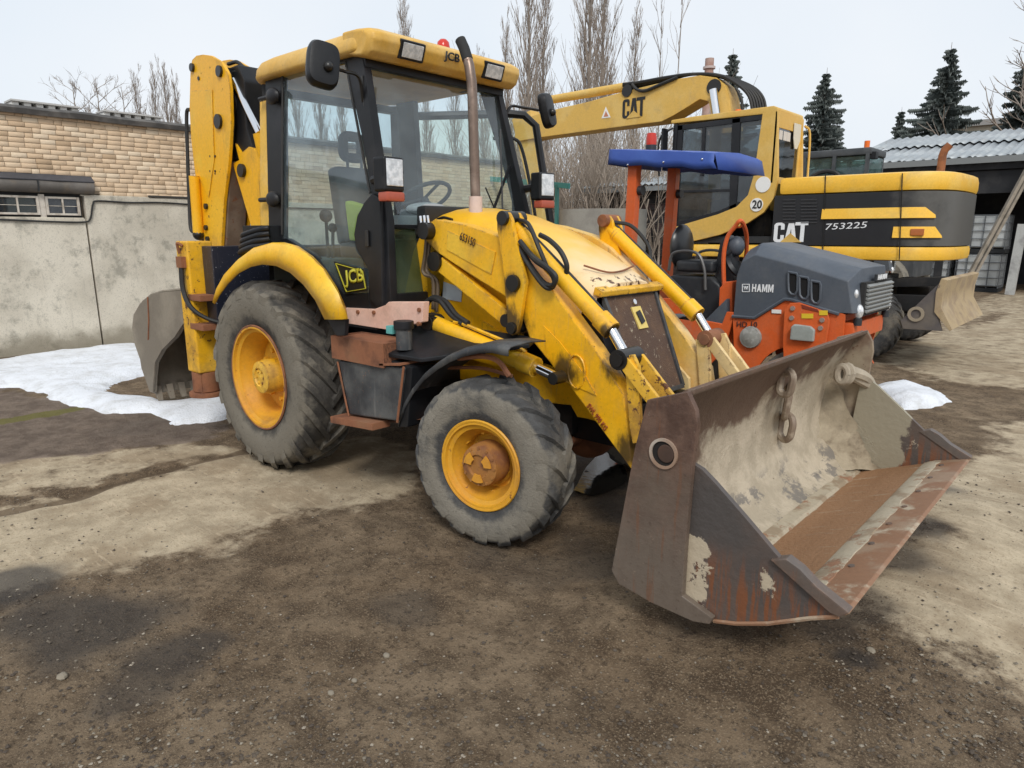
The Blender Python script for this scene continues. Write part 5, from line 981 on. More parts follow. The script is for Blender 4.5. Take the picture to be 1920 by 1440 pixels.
# dozer blade
BLM = worn('blade_tan', (.40, .30, .17), (.30, .22, .14), alt_s=4, chip=(.12, .09, .07), chip_r=(.6, .7), dirt=(.45, .37, .26), dirt_max=.6, rough=.7)
by0, by1 = 6.35, 8.55; pr = [(2.98, 1.22), (3.05, 1.20), (3.02, 1.03), (3.02, .86), (3.17, .60), (3.14, .58), (2.95, .80), (2.94, 1.05)]
m = EMB(); m.prism([V((x, by0, z)) for x, z in pr], (0, by1-by0, 0)); BL = m.build('dozer_blade', BLM, EX, bevel=.006)
m = EMB(); m.prism([V((2.96, by0+.02, 1.16)), V((2.58, by0+.02, .66)), V((2.62, by0+.02, .56)), V((3.06, by0+.02, .57)), V((2.97, by0+.02, .82))], (0, .04, 0)); m.build('blade_end_plate', worn('blade_side', (.09, .08, .08), (.14, .12, .1), rough=.6), BL, bevel=.006)
P = V((2.75, by0+.01, .76)); m = EMB(); m.lathe([(.06, -.01), (.095, -.01), (.095, .02), (.06, .02)], o=P, n=20, loop=True); m.build('lifting_eye', worn('eye_tan', (.3, .25, .18), rough=.7), BL)
m = EMB(); m.bar((1.9, 7.4, .8), (2.95, 7.0, .85), .18, .22); m.bar((1.9, 9.0, .8), (2.95, 8.2, .85), .18, .22); m.bar((1.9, 7.6, 1.05), (2.93, 7.3, 1.14), .5, .12); m.build('blade_arm', CU, BL, bevel=.01)
# ================================================================== ground
import numpy as np
def gpoly(pix): return np.array([[*(QZ(x, y, 0))[:2]] for x, y in pix])
def sdist(P, poly):                      # signed distance, positive inside
    n = len(poly); d = np.full(len(P), 1e9); ins = np.zeros(len(P), bool)
    for i in range(n):
        a, b = poly[i], poly[(i+1) % n]; e = b-a; w_ = P-a
        t = np.clip((w_@e)/(e@e+1e-12), 0, 1); q = w_-t[:, None]*e; d = np.minimum(d, (q*q).sum(1))
        c = ((a[1] <= P[:, 1]) != (b[1] <= P[:, 1])); 
        with np.errstate(divide='ignore', invalid='ignore'): xi = a[0]+(P[:, 1]-a[1])*e[0]/e[1]
        ins ^= c & (P[:, 0] < xi)
    return np.where(ins, 1, -1)*np.sqrt(d)
def sline(P, line):
    d = np.full(len(P), 1e9)
    for a, b in zip(line, line[1:]):
        e = b-a; w_ = P-a; t = np.clip((w_@e)/(e@e+1e-12), 0, 1); q = w_-t[:, None]*e; d = np.minimum(d, (q*q).sum(1))
    return np.sqrt(d)
def axis(lo, hi, st, far):
    m_ = list(np.arange(lo, hi, st)); s_ = st; x = hi
    up2 = []
    while x < far: up2.append(x); s_ *= 1.22; x += s_
    dn = []; s_ = st; x = lo
    while x > -far: s_ *= 1.22; x -= s_; dn.append(x)
    return np.array(dn[::-1]+m_+up2+[far+1])
gx, gy = axis(-5.2, 8.4, .045, 600), axis(-4.6, 5.6, .045, 600)
GX, GY = np.meshgrid(gx, gy); GP = np.stack([GX.ravel(), GY.ravel()], 1)
def vnoise(P, s, seed=0):                # smooth value noise on numpy arrays
    rg = np.random.RandomState(seed); T = rg.rand(256, 256); q = P*s; i = np.floor(q).astype(int); f = q-i; f = f*f*(3-2*f)
    g = lambda a, b: T[(i[:, 0]+a) & 255, (i[:, 1]+b) & 255]
    return (g(0, 0)*(1-f[:, 0])+g(1, 0)*f[:, 0])*(1-f[:, 1])+(g(0, 1)*(1-f[:, 0])+g(1, 1)*f[:, 0])*f[:, 1]
def fbm(P, s, o=4, seed=0): return sum(vnoise(P, s*2**k, seed+k)*.5**k for k in range(o))/sum(.5**k for k in range(o))
def mask(pix, soft=.35, jag=.6, js=1.6, seed=1): return np.clip((sdist(GP, gpoly(pix))+(fbm(GP, js, 5, seed)-.5)*jag)/soft+.5, 0, 1)
conc = mask([(-300, 1230), (0, 1130), (110, 1085), (240, 1085), (300, 1050), (370, 1045), (440, 1058), (480, 1030), (490, 1005), (560, 965), (640, 945), (760, 925), (785, 890), (790, 850), (700, 815), (560, 840), (445, 852), (200, 915), (0, 958), (-300, 1030)], .40, .55)
c2 = mask([(-300, 980), (0, 930), (200, 893), (440, 842), (420, 830), (300, 838), (0, 862), (-300, 890)], .25, .9, 2.2, 4)*.75
c3 = mask([(1690, 1195), (1725, 1150), (1690, 1100), (1650, 1050), (1700, 985), (1760, 930), (1830, 865), (1900, 800), (2200, 760), (2300, 1450), (1920, 1320), (1850, 1285), (1780, 1250)], .6, 1.1, 1.2, 9)*.95
c4 = mask([(1655, 645), (1920, 590), (2150, 600), (2150, 745), (1850, 738), (1700, 708), (1655, 690)], .4, 1.2, 1.0, 12)*.75
c5 = mask([(1700, 610), (1830, 552), (2150, 548), (2150, 585), (1860, 598), (1760, 640)], .8, 2.0, .6, 15)*.65
conc = np.maximum.reduce([conc, c2, c3, c4, c5])
asph = mask([(-300, 800), (0, 730), (150, 755), (300, 775), (430, 770), (440, 830), (300, 840), (0, 862), (-300, 900)], .2, .7, 2, 21)*.9
damp_dark = np.zeros(len(GP))  # damp spots, plus darker, smoother patches along and under the bucket
for (x, y, r, k) in ((150, 1165, .42, .75), (-10, 1100, .30, 1.), (320, 1235, .24, .7), (265, 1290, .2, .6), (760, 1140, .22, .5), (1110, 890, .55, .9), (1180, 960, .5, .8), (1560, 1215, .2, .6), (1600, 1270, .14, .8), (1700, 1000, .32, .75), (1650, 1070, .34, .75), (1740, 930, .3, .7), (1590, 1160, .3, .6), (1310, 1190, .3, .4), (920, 1030, .3, .5), (300, 800, .5, .35), (900, 760, 1., .35), (1080, 1010, .35, .45), (1150, 1060, .3, .5), (1000, 1060, .3, .4), (840, 960, .25, .35), (1120, 820, .4, .6)):
    c0 = np.array(QZ(x, y)[:2]); d = np.sqrt(((GP-c0)**2).sum(1))+(fbm(GP, 2.5, 4, 31)-.5)*r*1.6; damp_dark = np.maximum(damp_dark, np.clip((r-d)/(r*.55), 0, 1)*k)
crack = sline(GP, gpoly([(455, 846), (330, 878), (200, 912), (120, 938), (-200, 1010)])); crk = np.clip(1-(crack+(fbm(GP, 4, 4, 41)-.5)*.14)/.09, 0, 1)
crack2 = sline(GP, gpoly([(1500, 1120), (1720, 1075), (1830, 1100), (1960, 1130)])); crk2 = np.clip(1-(crack2+(fbm(GP, 4, 4, 43)-.5)*.12)/.03, 0, 1)*.6
crk = np.maximum(crk, crk2*(GP[:, 0] > 3.8))
moss = mask([(-100, 800), (0, 785), (80, 770), (160, 760), (170, 768), (80, 785), (0, 797), (-100, 815)], .12, .3, 3, 51)
dirtg = 1-conc
near_ = np.exp(-((GP[:, 0]-1)**2+(GP[:, 1])**2)/120.)
lump = ((fbm(GP, 2.2, 4, 61)-.5)*.030+(fbm(GP, 9, 3, 65)-.5)*.022*(dirtg*.9+.1)+(np.clip(fbm(GP, 14, 3, 69)-.62, 0, 1))*.06*dirtg)*near_
track = sline(GP, gpoly([(300, 1380), (560, 1250), (760, 1180), (1000, 1130)])); track2 = sline(GP, gpoly([(150, 1300), (400, 1160), (560, 1090), (720, 1030)]))
lump += -.014*np.exp(-(track/.13)**2)-.010*np.exp(-(track2/.12)**2)
GZ = lump-.018*crk
ridge = .085*np.exp(-(np.clip(np.abs(GP[:, 0]-3.75)-.45, 0, 9)/.40)**2-(np.clip(np.abs(GP[:, 1]-.2)-1.15, 0, 9)/.45)**2)
GZ += ridge
for (cx_, cy_) in ((0, -.91), (0, .91), (2.17, -.85), (2.17, .85)):
    d2 = (GP[:, 0]-cx_)**2+(GP[:, 1]-cy_)**2; k = np.exp(-d2/.12); GZ = GZ*(1-k)-.004*k
me = bpy.data.meshes.new('ground'); nx, ny = len(gx), len(gy)
co = np.stack([GP[:, 0], GP[:, 1], GZ], 1).astype(np.float32)
ii = (np.arange(ny-1)[:, None]*nx+np.arange(nx-1)).ravel(); quads = np.stack([ii, ii+1, ii+nx+1, ii+nx], 1)
me.from_pydata(co.tolist(), [], quads.tolist())
col = np.stack([conc, np.clip(damp_dark, 0, 1), np.maximum(asph, 0), np.ones(len(GP))], 1); col2 = np.stack([crk, moss, np.zeros(len(GP)), np.ones(len(GP))], 1)
for nm, c_ in (('zones', col), ('zones2', col2)):
    at = me.attributes.new(nm, 'FLOAT_COLOR', 'POINT'); at.data.foreach_set('color', c_.astype(np.float32).ravel())
for p in me.polygons: pass
me.polygons.foreach_set('use_smooth', [True]*len(me.polygons))
G = NT('yard_ground'); a1 = G.n('ShaderNodeAttribute', attribute_name='zones'); a2 = G.n('ShaderNodeAttribute', attribute_name='zones2')
s1 = G.n('ShaderNodeSeparateColor'); G.put(s1.inputs[0], a1.outputs[0]); s2 = G.n('ShaderNodeSeparateColor'); G.put(s2.inputs[0], a2.outputs[0])
nf = G.noise(26, 8, .72); nm_ = G.noise(5, 8, .66); nl = G.noise(.9, 6, .6); nvf = G.noise(110, 5, .75)
vo = G.n('ShaderNodeTexVoronoi'); vo.inputs['Scale'].default_value = 75; G.put(vo.inputs['Vector'], G.tc); vs_ = G.n('ShaderNodeSeparateColor'); G.put(vs_.inputs[0], vo.outputs['Color'])
grit = G.math('MULTIPLY', G.step(vs_.outputs[0], .70, .74), G.step(vo.outputs['Distance'], .25, .42, 1, 0))
dirt_c = G.mix(G.step(nm_, .36, .64), (.070, .051, .034), (.165, .130, .092)); dirt_c = G.mix(G.step(nl, .40, .62), dirt_c, G.mix(G.step(nm_, .38, .6), (.105, .083, .060), (.215, .178, .132)))
dirt_c = G.mix(G.step(nf, .52, .62, 0, .8), dirt_c, (.048, .036, .025)); dirt_c = G.mix(G.step(nvf, .52, .60, 0, .7), dirt_c, (.25, .21, .155)); dirt_c = G.mix(G.math('MULTIPLY', grit, .7), dirt_c, G.mix(vs_.outputs[1], (.06, .045, .032), (.36, .31, .24)))
con_c = G.mix(G.step(nm_, .36, .64), (.275, .252, .200), (.385, .360, .293)); con_c = G.mix(G.step(nf, .52, .66, 0, .55), con_c, (.20, .17, .125)); con_c = G.mix(G.step(G.noise(1.7, 7, .65, (1, 1, 1), off=(5, 5, 5)), .46, .62, 0, .6), con_c, (.205, .172, .125))
con_c = G.mix(G.step(G.noise(30, 5, .6, (.15, 1.0, 1)), .57, .66, 0, .4), con_c, (.47, .43, .35)); con_c = G.mix(G.step(nvf, .56, .68, 0, .5), con_c, (.15, .125, .095)); con_c = G.mix(G.math('MULTIPLY', grit, .35), con_c, (.10, .08, .06))
asp_c = G.mix(G.step(nm_, .35, .65), (.115, .097, .087), (.195, .170, .152)); asp_c = G.mix(G.step(nvf, .52, .66, 0, .55), asp_c, (.085, .072, .063)); asp_c = G.mix(G.step(nf, .56, .68, 0, .5), asp_c, (.07, .058, .05))
cm = G.step(G.math('ADD', s1.outputs[0], G.math('ADD', G.math('MULTIPLY', G.math('SUBTRACT', nm_, .5), 1.5), G.math('MULTIPLY', G.math('SUBTRACT', nf, .5), .8))), .28, .78)
am = G.step(G.math('ADD', s1.outputs[2], G.math('ADD', G.math('MULTIPLY', G.math('SUBTRACT', nm_, .5), 1.3), G.math('MULTIPLY', G.math('SUBTRACT', nf, .5), .6))), .3, .7)
c = G.mix(cm, dirt_c, con_c); c = G.mix(am, c, asp_c)
c = G.mix(G.math('MULTIPLY', G.step(G.math('ADD', s2.outputs[0], G.math('MULTIPLY', G.math('SUBTRACT', nf, .5), .7)), .35, .6), .85), c, (.10, .078, .055))
c = G.mix(G.math('MULTIPLY', G.step(G.math('ADD', s2.outputs[1], G.math('MULTIPLY', G.math('SUBTRACT', nf, .5), .9)), .45, .65), .8), c, (.13, .135, .035))
c = G.mix(1., c, (1.26, 1.12, .97), 'MULTIPLY'); c = G.mix(G.math('MULTIPLY', G.step(G.math('ADD', s1.outputs[1], G.math('MULTIPLY', G.math('SUBTRACT', nm_, .5), .5)), .05, .95), .80), c, (.036, .033, .032))
wr = G.math('SUBTRACT', .93, G.math('MULTIPLY', s1.outputs[1], .42))
hh = G.math('ADD', G.math('ADD', G.math('ADD', G.math('MULTIPLY', nm_, 1.1), G.math('MULTIPLY', nf, .7)), G.math('MULTIPLY', nvf, .3)), G.math('MULTIPLY', grit, .25))
b = G.n('ShaderNodeBump'); b.inputs['Distance'].default_value = .06; G.put(b.inputs['Height'], hh); G.put(b.inputs['Strength'], G.math('SUBTRACT', .8, G.math('MULTIPLY', cm, .5)))
G.out(c, wr, 0, b.outputs[0], .3); me.materials.append(G.m)
go = bpy.data.objects.new('ground', me); C.objects.link(go); tag(go, 'worn yard of brown dirt over pale broken concrete', kind='structure')
import bisect
gxl, gyl, gzl = gx.tolist(), gy.tolist(), GZ.tolist()
def gz_at(x, y):
    i = min(max(bisect.bisect(gxl, x)-1, 0), nx-2); j = min(max(bisect.bisect(gyl, y)-1, 0), ny-2); return gzl[j*nx+i]
# puddle under the loader arms
pz = [QZ(x, y) for x, y in ((1075, 925), (1100, 880), (1130, 850), (1165, 870), (1175, 900), (1140, 925), (1110, 932))]
m = MB(); m.add([V((p.x, p.y, gz_at(p.x, p.y)+.012)) for p in catmull(pz+[pz[0]], 4)[:-1]], [list(range(28))]); t = NT('puddle_water'); t.out((.02, .018, .017), .08, 0, t.bump(t.noise(20, 3), .08, .01)); tag(m.build('puddle', t.m), 'dark oily puddle beneath the loader arms', kind='structure')
# snow
SNM = NT('old_snow'); c = SNM.mix(SNM.step(SNM.noise(5, 8, .7), .42, .72), (.80, .83, .88), (.60, .61, .62)); c = SNM.mix(SNM.step(SNM.noise(60, 5, .7), .60, .68, 0, .5), c, (.35, .32, .28)); SNM.out(c, .75, 0, SNM.bump(SNM.math('ADD', SNM.noise(14, 6, .7), SNM.noise(60, 3)), .6, .03))
def snow(pix, th, label, seed):
    pl_ = gpoly(pix); lo, hi = pl_.min(0)-.2, pl_.max(0)+.2; st = max(.05, (hi-lo).max()/110)
    ax_, ay_ = np.arange(lo[0], hi[0], st), np.arange(lo[1], hi[1], st); A, B = np.meshgrid(ax_, ay_); P = np.stack([A.ravel(), B.ravel()], 1)
    sd_ = sdist(P, pl_)+(fbm(P, 3.6, 5, seed)-.5)*.24; h = np.where(sd_ > 0, .012+th*(1-np.exp(-sd_/.16))*(.5+.9*fbm(P, 2.4, 5, seed+3)), -.05+sd_*.3)
    n_x = len(ax_); idx = {}; vs = []; fs = []
    for j in range(len(ay_)-1):
        for i in range(n_x-1):
            k4 = [j*n_x+i, j*n_x+i+1, (j+1)*n_x+i+1, (j+1)*n_x+i]
            if max(sd_[k] for k in k4) < -.02: continue
            f = []
            for k in k4:
                if k not in idx: idx[k] = len(vs); vs.append((P[k, 0], P[k, 1], max(-.06, h[k])))
                f.append(idx[k])
            fs.append(f)
    m = MB(); m.add(vs, fs); o = m.build('snow_patch', SNM.m, sharp=180); return tag(o, label, kind='stuff')
snow([(-260, 720), (0, 680), (120, 662), (250, 646), (300, 655), (330, 690), (250, 712), (205, 725), (200, 738), (250, 744), (290, 751), (320, 757), (345, 755), (420, 748), (490, 752), (480, 775), (430, 789), (330, 799), (290, 788), (275, 776), (210, 776), (130, 765), (110, 752), (60, 736), (0, 728), (-260, 760)], .09, 'long patch of old white snow along the concrete wall', 71)
snow([(1640, 722), (1690, 717), (1740, 728), (1787, 750), (1772, 762), (1722, 767), (1692, 776), (1668, 762), (1640, 745)], .11, 'small white snow heap beyond the far end of the bucket', 77)
# gravel and clods
cl_ = conc.tolist()
def cl_at(x, y):
    i = min(max(bisect.bisect(gxl, x)-1, 0), nx-2); j = min(max(bisect.bisect(gyl, y)-1, 0), ny-2); return cl_[j*nx+i]
rnd = random.Random(11)
def pebble(m, x, y, r, rg):
    z = gz_at(x, y); c0 = V((x, y, z+r*.25)); vs = []
    for (a, b_) in ((0, 1), (0, -1)): pass
    top_ = c0+V((rg.uniform(-.3, .3)*r, rg.uniform(-.3, .3)*r, r*rg.uniform(.4, .8))); ringp = []
    for k in range(5): t = 2*math.pi*k/5+rg.uniform(-.3, .3); ringp.append(c0+V((math.cos(t)*r*rg.uniform(.7, 1.2), math.sin(t)*r*rg.uniform(.7, 1.2), rg.uniform(-.1, .25)*r)))
    bot_ = c0-V((0, 0, r*.6)); m.add([top_]+ringp+[bot_], [(0, 1+k, 1+(k+1) % 5) for k in range(5)]+[(6, 1+(k+1) % 5, 1+k) for k in range(5)])
for nm, mat, n_, rlo, rhi, lb in (('gravel', worn('gravel_stone', (.17, .145, .11), (.30, .26, .205), alt_s=9, alt_r=(.5, .6), rough=.9), 4200, .002, .009, 'scattered pale gravel and grit on the dirt'), ('clods', worn('dirt_clod', (.065, .05, .038), (.10, .08, .06), rough=.95), 4200, .0025, .012, 'scattered dark clods of earth on the yard')):
    m = MB(); k = 0; PP_ = [QZ(rnd.uniform(-100, 2020), rnd.uniform(880, 1440)) for _ in range(n_*3)]; dens = vnoise(np.array([[p.x, p.y] for p in PP_]), 1.1, 5)
    for P, dn_ in zip(PP_, dens):
        if k >= n_: break
        if dn_ < rnd.random()*.9: continue
        if nm == 'clods' and cl_at(P.x, P.y) > .3 and rnd.random() < .85: continue
        pebble(m, P.x, P.y, rlo+(rhi-rlo)*rnd.random()**3, rnd); k += 1
    tag(m.build(nm, mat, smooth=False), lb, kind='stuff')
for i, (x, y, r) in enumerate(((1628, 1254, .020), (725, 1226, .017), (620, 1300, .015), (665, 1275, .013), (810, 1185, .011), (118, 1272, .026))):
    P = QZ(x, y); m = MB(); m.sphere((0, 0, r*.35), r, 9, 6, (1, .8, .55)); m.v = [tuple(V(p)*(1+.35*mnoise.noise(V(p)*40+V((i*3, 0, 0))))) for p in m.v]
    o = m.build('stone', worn('pale_stone', (.22, .19, .145), (.30, .26, .20), rough=.9, bump=.5), loc=(P.x, P.y, gz_at(P.x, P.y)), sharp=25)
    tag(o, 'small pale stone lying loose on the brown dirt', 'stone', 'loose stones on the dirt')
# ================================================================== brick building behind the loader
BX = -7.4
BLD = empty('brick_building', 'long low building of pale yellow brick above grey concrete panels', 'building', (BX, 2, 0))
BO_ = V((BX, 2, 0))
class BMB(MB):
    def build(s, *a, **k): s.v = [tuple(V(p)-BO_) for p in s.v]; return MB.build(s, *a, **k)
MORT = worn('mortar', (.34, .27, .19), (.27, .21, .15), rough=.95, bump=.4)
BRM = NT('pale_brick'); oi = BRM.n('ShaderNodeObjectInfo'); gm_ = BRM.n('ShaderNodeNewGeometry')
rv = BRM.math('FRACT', BRM.math('ADD', oi.outputs['Random'], gm_.outputs['Random Per Island']))
c = BRM.mix(rv, (.62, .455, .30), (.72, .565, .40)); c = BRM.mix(BRM.step(rv, .86, .9, 0, .7), c, (.74, .61, .45)); c = BRM.mix(BRM.step(rv, .0, .08, .5, 0), c, (.36, .25, .15))
BRM.tc = gm_.outputs['Position']; c = BRM.mix(BRM.step(BRM.noise(1.3, 5, .6), .52, .75, 0, .5), c, (.34, .26, .18)); c = BRM.mix(BRM.step(BRM.noise(30, 5, .7), .55, .75, 0, .4), c, (.40, .30, .2))
BRM.out(c, .9, 0, BRM.bump(BRM.noise(40, 5), .5, .01))
CONM = NT('panel_concrete'); CONM.tc = CONM.n('ShaderNodeNewGeometry').outputs['Position']
c = CONM.mix(CONM.step(CONM.noise(1.4, 6, .6), .35, .65), (.52, .475, .39), (.66, .61, .51)); c = CONM.mix(CONM.step(CONM.noise(3.2, 8, .75), .50, .66, 0, .75), c, (.27, .255, .21))
c = CONM.mix(CONM.step(CONM.noise(5, 5, .6, (1, 4, .5)), .58, .75, 0, .5), c, (.34, .315, .265)); c = CONM.mix(CONM.step(CONM.noise(60, 5, .75), .54, .66, 0, .6), c, (.24, .225, .19)); sz_ = CONM.n('ShaderNodeSeparateXYZ'); CONM.put(sz_.inputs[0], CONM.tc); c = CONM.mix(CONM.math('MULTIPLY', CONM.step(CONM.math('ADD', sz_.outputs[2], CONM.math('MULTIPLY', CONM.noise(2.4, 6, .65), .5)), .38, .62, 1, 0), .7), c, (.20, .175, .125)); CONM.out(c, .92, 0, CONM.bump(CONM.math('ADD', CONM.noise(60, 5, .7), CONM.noise(4, 4)), .4, .012))
Y0B, Y1B = -7.0, 10.0
m = BMB(); m.bx(BX-7, BX-.10, Y0B, Y1B, 0, 3.46); m.bx(BX-.102, BX-.009, Y0B, Y1B, 2.36, 3.46); m.build('wall_core', MORT, BLD)
bl, bh, pl_, ph = .190, .064, .196, .071
bmesh_cache = {}
def brick_obj(y, z, L, dx):
    key = round(L, 3)
    if key not in bmesh_cache:
        mb = MB(); mb.bx(-.05, 0, -L/2, L/2, -bh/2, bh/2); o = mb.build('brick', BRM.m, BLD, bevel=.003, seg=1, wn=False); bmesh_cache[key] = o.data
    else:
        o = bpy.data.objects.new('brick', bmesh_cache[key]); C.objects.link(o); o.parent = BLD
    o.location = V((BX+dx, y, z))-BO_
stuffb = BMB(); cnt = 0; rnd = random.Random(4); row = 0; z = 2.365
jobs = []
while z < 3.44:
    y = -7+(.098 if row % 2 else 0)+rnd.uniform(-.02, .02)
    while y < 9.95:
        L = bl if rnd.random() > .12 else bl*.5; yc = y+L/2
        if not (yc < .30 and z < 2.60): jobs.append((yc, z+rnd.uniform(-.003, .003), L, rnd.uniform(-.004, .004)))
        y += L+.007
    z += ph; row += 1
jobs.sort(key=lambda j: abs(j[0]-.45))
for k, (y, z, L, dx) in enumerate(jobs):
    if k < 290 and -1.35 < y < 2.2: brick_obj(y, z, L, dx)
    else: stuffb.bx(BX-.05+dx, BX+dx, y-L/2, y+L/2, z-bh/2, z+bh/2)
tag(stuffb.build('brickwork', BRM.m, BLD, smooth=False), kind='stuff')
# concrete panels with an open joint, coping ledge
edges = [-7.0, -5.9, -2.87, .165, 3.2, 6.25, 9.99]
for i, (a, b_) in enumerate(zip(edges, edges[1:])):
    top_ = 1.985 if b_ < .2 else 2.33; m = BMB(); lean = .02
    m.prism([V((BX-.08, a+.012, -.1)), V((BX-.08, b_-.012, -.1)), V((BX-.08, b_-.012-lean, top_)), V((BX-.08, a+.012-lean, top_))], (.12, 0, 0)); m.build('concrete_panel', CONM.m, BLD, bevel=.006)
m = BMB(); m.bx(BX-.05, BX+.015, .12, Y1B, 2.325, 2.345); m.bx(BX-.04, BX+.03, -1.2, .12, 1.98, 2.0); m.build('ledge', CONM.m, BLD, bevel=.004)
m = BMB(); m.bx(BX-.02, BX+.06, 1.1, 2.4, 2.345, 2.37); m.build('ledge_board', worn('dark_board', (.05, .045, .04), rough=.8), BLD)
# windows, shutter canopy, cable
WOOD = worn('window_wood', (.58, .53, .46), (.40, .35, .29), alt_s=8, rough=.8, bump=.4)
for (ya, yb) in ((-1.62, -1.06), (-.98, -.44), (-.36, .09)):
    za, zb = 2.03, 2.30; m = BMB(); x = BX-.01
    for (u0, u1, w0, w1) in ((ya, ya+.035, za, zb), (yb-.035, yb, za, zb), (ya+.036, yb-.036, za, za+.03), (ya+.036, yb-.036, zb-.03, zb)): m.bx(x, x+.04, u0, u1, w0, w1)
    W = m.build('window', WOOD, BLD, bevel=.004)
    ym = (ya+yb)/2; m = BMB(); m.bx(x+.002, x+.035, ym-.011, ym+.011, za+.03, zb-.03); m.build('muntin', WOOD, W)
    for k, (p0_, p1_) in enumerate(((ya+.035, ym-.011), (ym+.011, yb-.035))):
        m = BMB(); m.bx(x+.008, x+.014, p0_, p1_, za+.03, zb-.03); m.build('pane', glass('window_pane_%d' % k, (.1, .12, .14), .25, (.2, .22, .24), 1.7), W)
        m = BMB(); m.bx(x+.01, x+.022, p0_, p1_, (za+zb)/2-.004, (za+zb)/2+.004); m.build('glazing_bar', WOOD, W)
m = BMB(); m.bx(BX-.06, BX+.02, -.437, -.363, 2.0, 2.33); m.build('window_post', WOOD, BLD, bevel=.004)
m = BMB(); m.bx(BX-.10, BX-.03, -1.7, .12, 2.0, 2.36); m.build('window_recess', DARK, BLD)
SHU = worn('shutter_metal', (.10, .09, .08), (.15, .135, .12), dirt=(.2, .15, .1), rough=.6)
m = BMB(); rr = []
for y in [-2.0+i*(2.29/16) for i in range(17)]:
    w_ = .012*mnoise.noise(V((y*3, 0, 0))); rr.append([V((BX-.02, y, 2.345)), V((BX+.08+w_, y, 2.36)), V((BX+.13+w_, y, 2.40)), V((BX+.14+w_, y, 2.46)), V((BX+.12+w_, y, 2.515)), V((BX-.02, y, 2.60+w_))])
m.rings(rr); AW = m.build('awning', SHU, BLD, sharp=50)
m = BMB(); m.rings([[V((BX+.125+.015*mnoise.noise(V((y*4, 1, 0))), y, 2.515)), V((BX+.135, y, 2.53)), V((BX-.015, y, 2.625+.012*mnoise.noise(V((y*5, 3, 0))))), V((BX-.02, y, 2.60))] for y in [-2.0+i*(2.30/24) for i in range(25)]]); m.build('awning_felt', worn('felt', (.05, .052, .06), (.075, .075, .085), rough=.6), AW)
m = BMB(); m.bx(BX+.12, BX+.155, -.46, -.445, 2.36, 2.53); m.build('awning_strap', DARK, AW)
m = BMB(); m.tube(catmull([V((BX+.06, -2.5, 1.965)), V((BX+.06, -1.6, 1.972)), V((BX+.06, -.9, 1.955)), V((BX+.06, -.3, 1.935)), V((BX+.06, .1, 1.935)), V((BX+.06, .2, 1.99)), V((BX+.06, .26, 2.2)), V((BX+.06, .34, 2.255)), V((BX+.06, .8, 2.245)), V((BX+.06, 1.3, 2.26)), V((BX+.06, 2.2, 2.235)), V((BX+.06, 4, 2.24)), V((BX+.06, 9.5, 2.25))], 8), .013, 7); m.build('cable', RUB, BLD)
# roof edge with curled felt, roof vents
m = BMB(); rr = []
for i in range(120):
    y = Y0B-.1+i*(Y1B-Y0B+.2)/119; w_ = .03*mnoise.noise(V((y*1.7, 0, 3)))+.015*mnoise.noise(V((y*7, 0, 1)))
    rr.append([V((BX-.2, y, 3.44)), V((BX+.07+w_, y, 3.43+w_*.5)), V((BX+.09+w_, y, 3.50+w_)), V((BX+.02, y, 3.545+w_*.6)), V((BX-7, y, 3.9)), V((BX-7, y, 3.6))])
m.rings(rr); RFB = m.build('roof', worn('roof_felt', (.07, .066, .062), (.13, .12, .11), alt_s=4, rough=.9, bump=.5), BLD, sharp=40)
VW = worn('whitewash', (.80, .79, .76), (.68, .66, .62), rough=.9)
for yc in (.02, 1.28):
    m = BMB(); x = BX-.7; m.bx(x-.3, x, yc-.42, yc+.42, 3.5, 3.62); VB = m.build('roof_vent', VW, RFB, bevel=.004)
    for k in range(6): m = BMB(); yy = yc-.40+k*.16; m.bx(x-.29, x-.01, yy-.045, yy+.045, 3.62, 3.70); m.build('vent_pier', VW, VB)
    m = BMB(); m.bx(x-.34, x+.04, yc-.46, yc+.46, 3.70, 3.725); m.build('vent_cap', worn('vent_cap', (.5, .49, .47), rough=.8), VB)
    m = BMB(); m.bx(x-.26, x-.22, yc-.40, yc+.40, 3.62, 3.70); m.build('vent_core', DARK, VB)
# ================================================================== sheds, tanks, far things on the right
CORR = worn('corrugated_sheet', (.34, .37, .39), (.44, .47, .48), alt_s=.9, dirt=(.26, .24, .22), dirt_max=.5, rough=.45, metal=.3)
def corrugated(m, x0, x1, yf, zf, yb, zb, pitch, amp, per=6):
    n = int((x1-x0)/pitch*per); ra, rb = [], []
    for i in range(n+1):
        x = x0+(x1-x0)*i/n; d = amp*math.sin(2*math.pi*i/per); ra.append(V((x, yf, zf+d))); rb.append(V((x, yb, zb+d)))
    m.rings([ra, rb], closed=False, cap=False)
SY = 22.0
SHD = empty('open_shed', 'open dark shed with a pale corrugated metal roof behind the excavator', 'shed', (4, SY+3, 0)); SO = V((4, SY+3, 0))
class SMB(MB):
    def build(s, *a, **k): s.v = [tuple(V(p)-SO) for p in s.v]; return MB.build(s, *a, **k)
sx0, sx1 = -3.2, 12
ze = 4.05
for k in range(16):
    xa = sx0+k*(sx1-sx0)/16; m = SMB(); corrugated(m, xa-.02, xa+(sx1-sx0)/16+.02, SY-.35-.01*(k % 2), ze-.06+.012*(k % 2), SY+2.6, ze+.62+.012*(k % 2), .26, .035); m.build('roof_sheet', CORR, SHD, solid=.006)
    m = SMB(); corrugated(m, xa-.02, xa+(sx1-sx0)/16+.02, SY+2.5-.01*(k % 2), ze+.66+.012*(k % 2), SY+5.4, ze+1.32+.012*(k % 2), .26, .035); m.build('roof_sheet', CORR, SHD, solid=.006)
SHW = worn('shed_dark_wood', (.016, .017, .02), (.03, .03, .032), rough=.8)
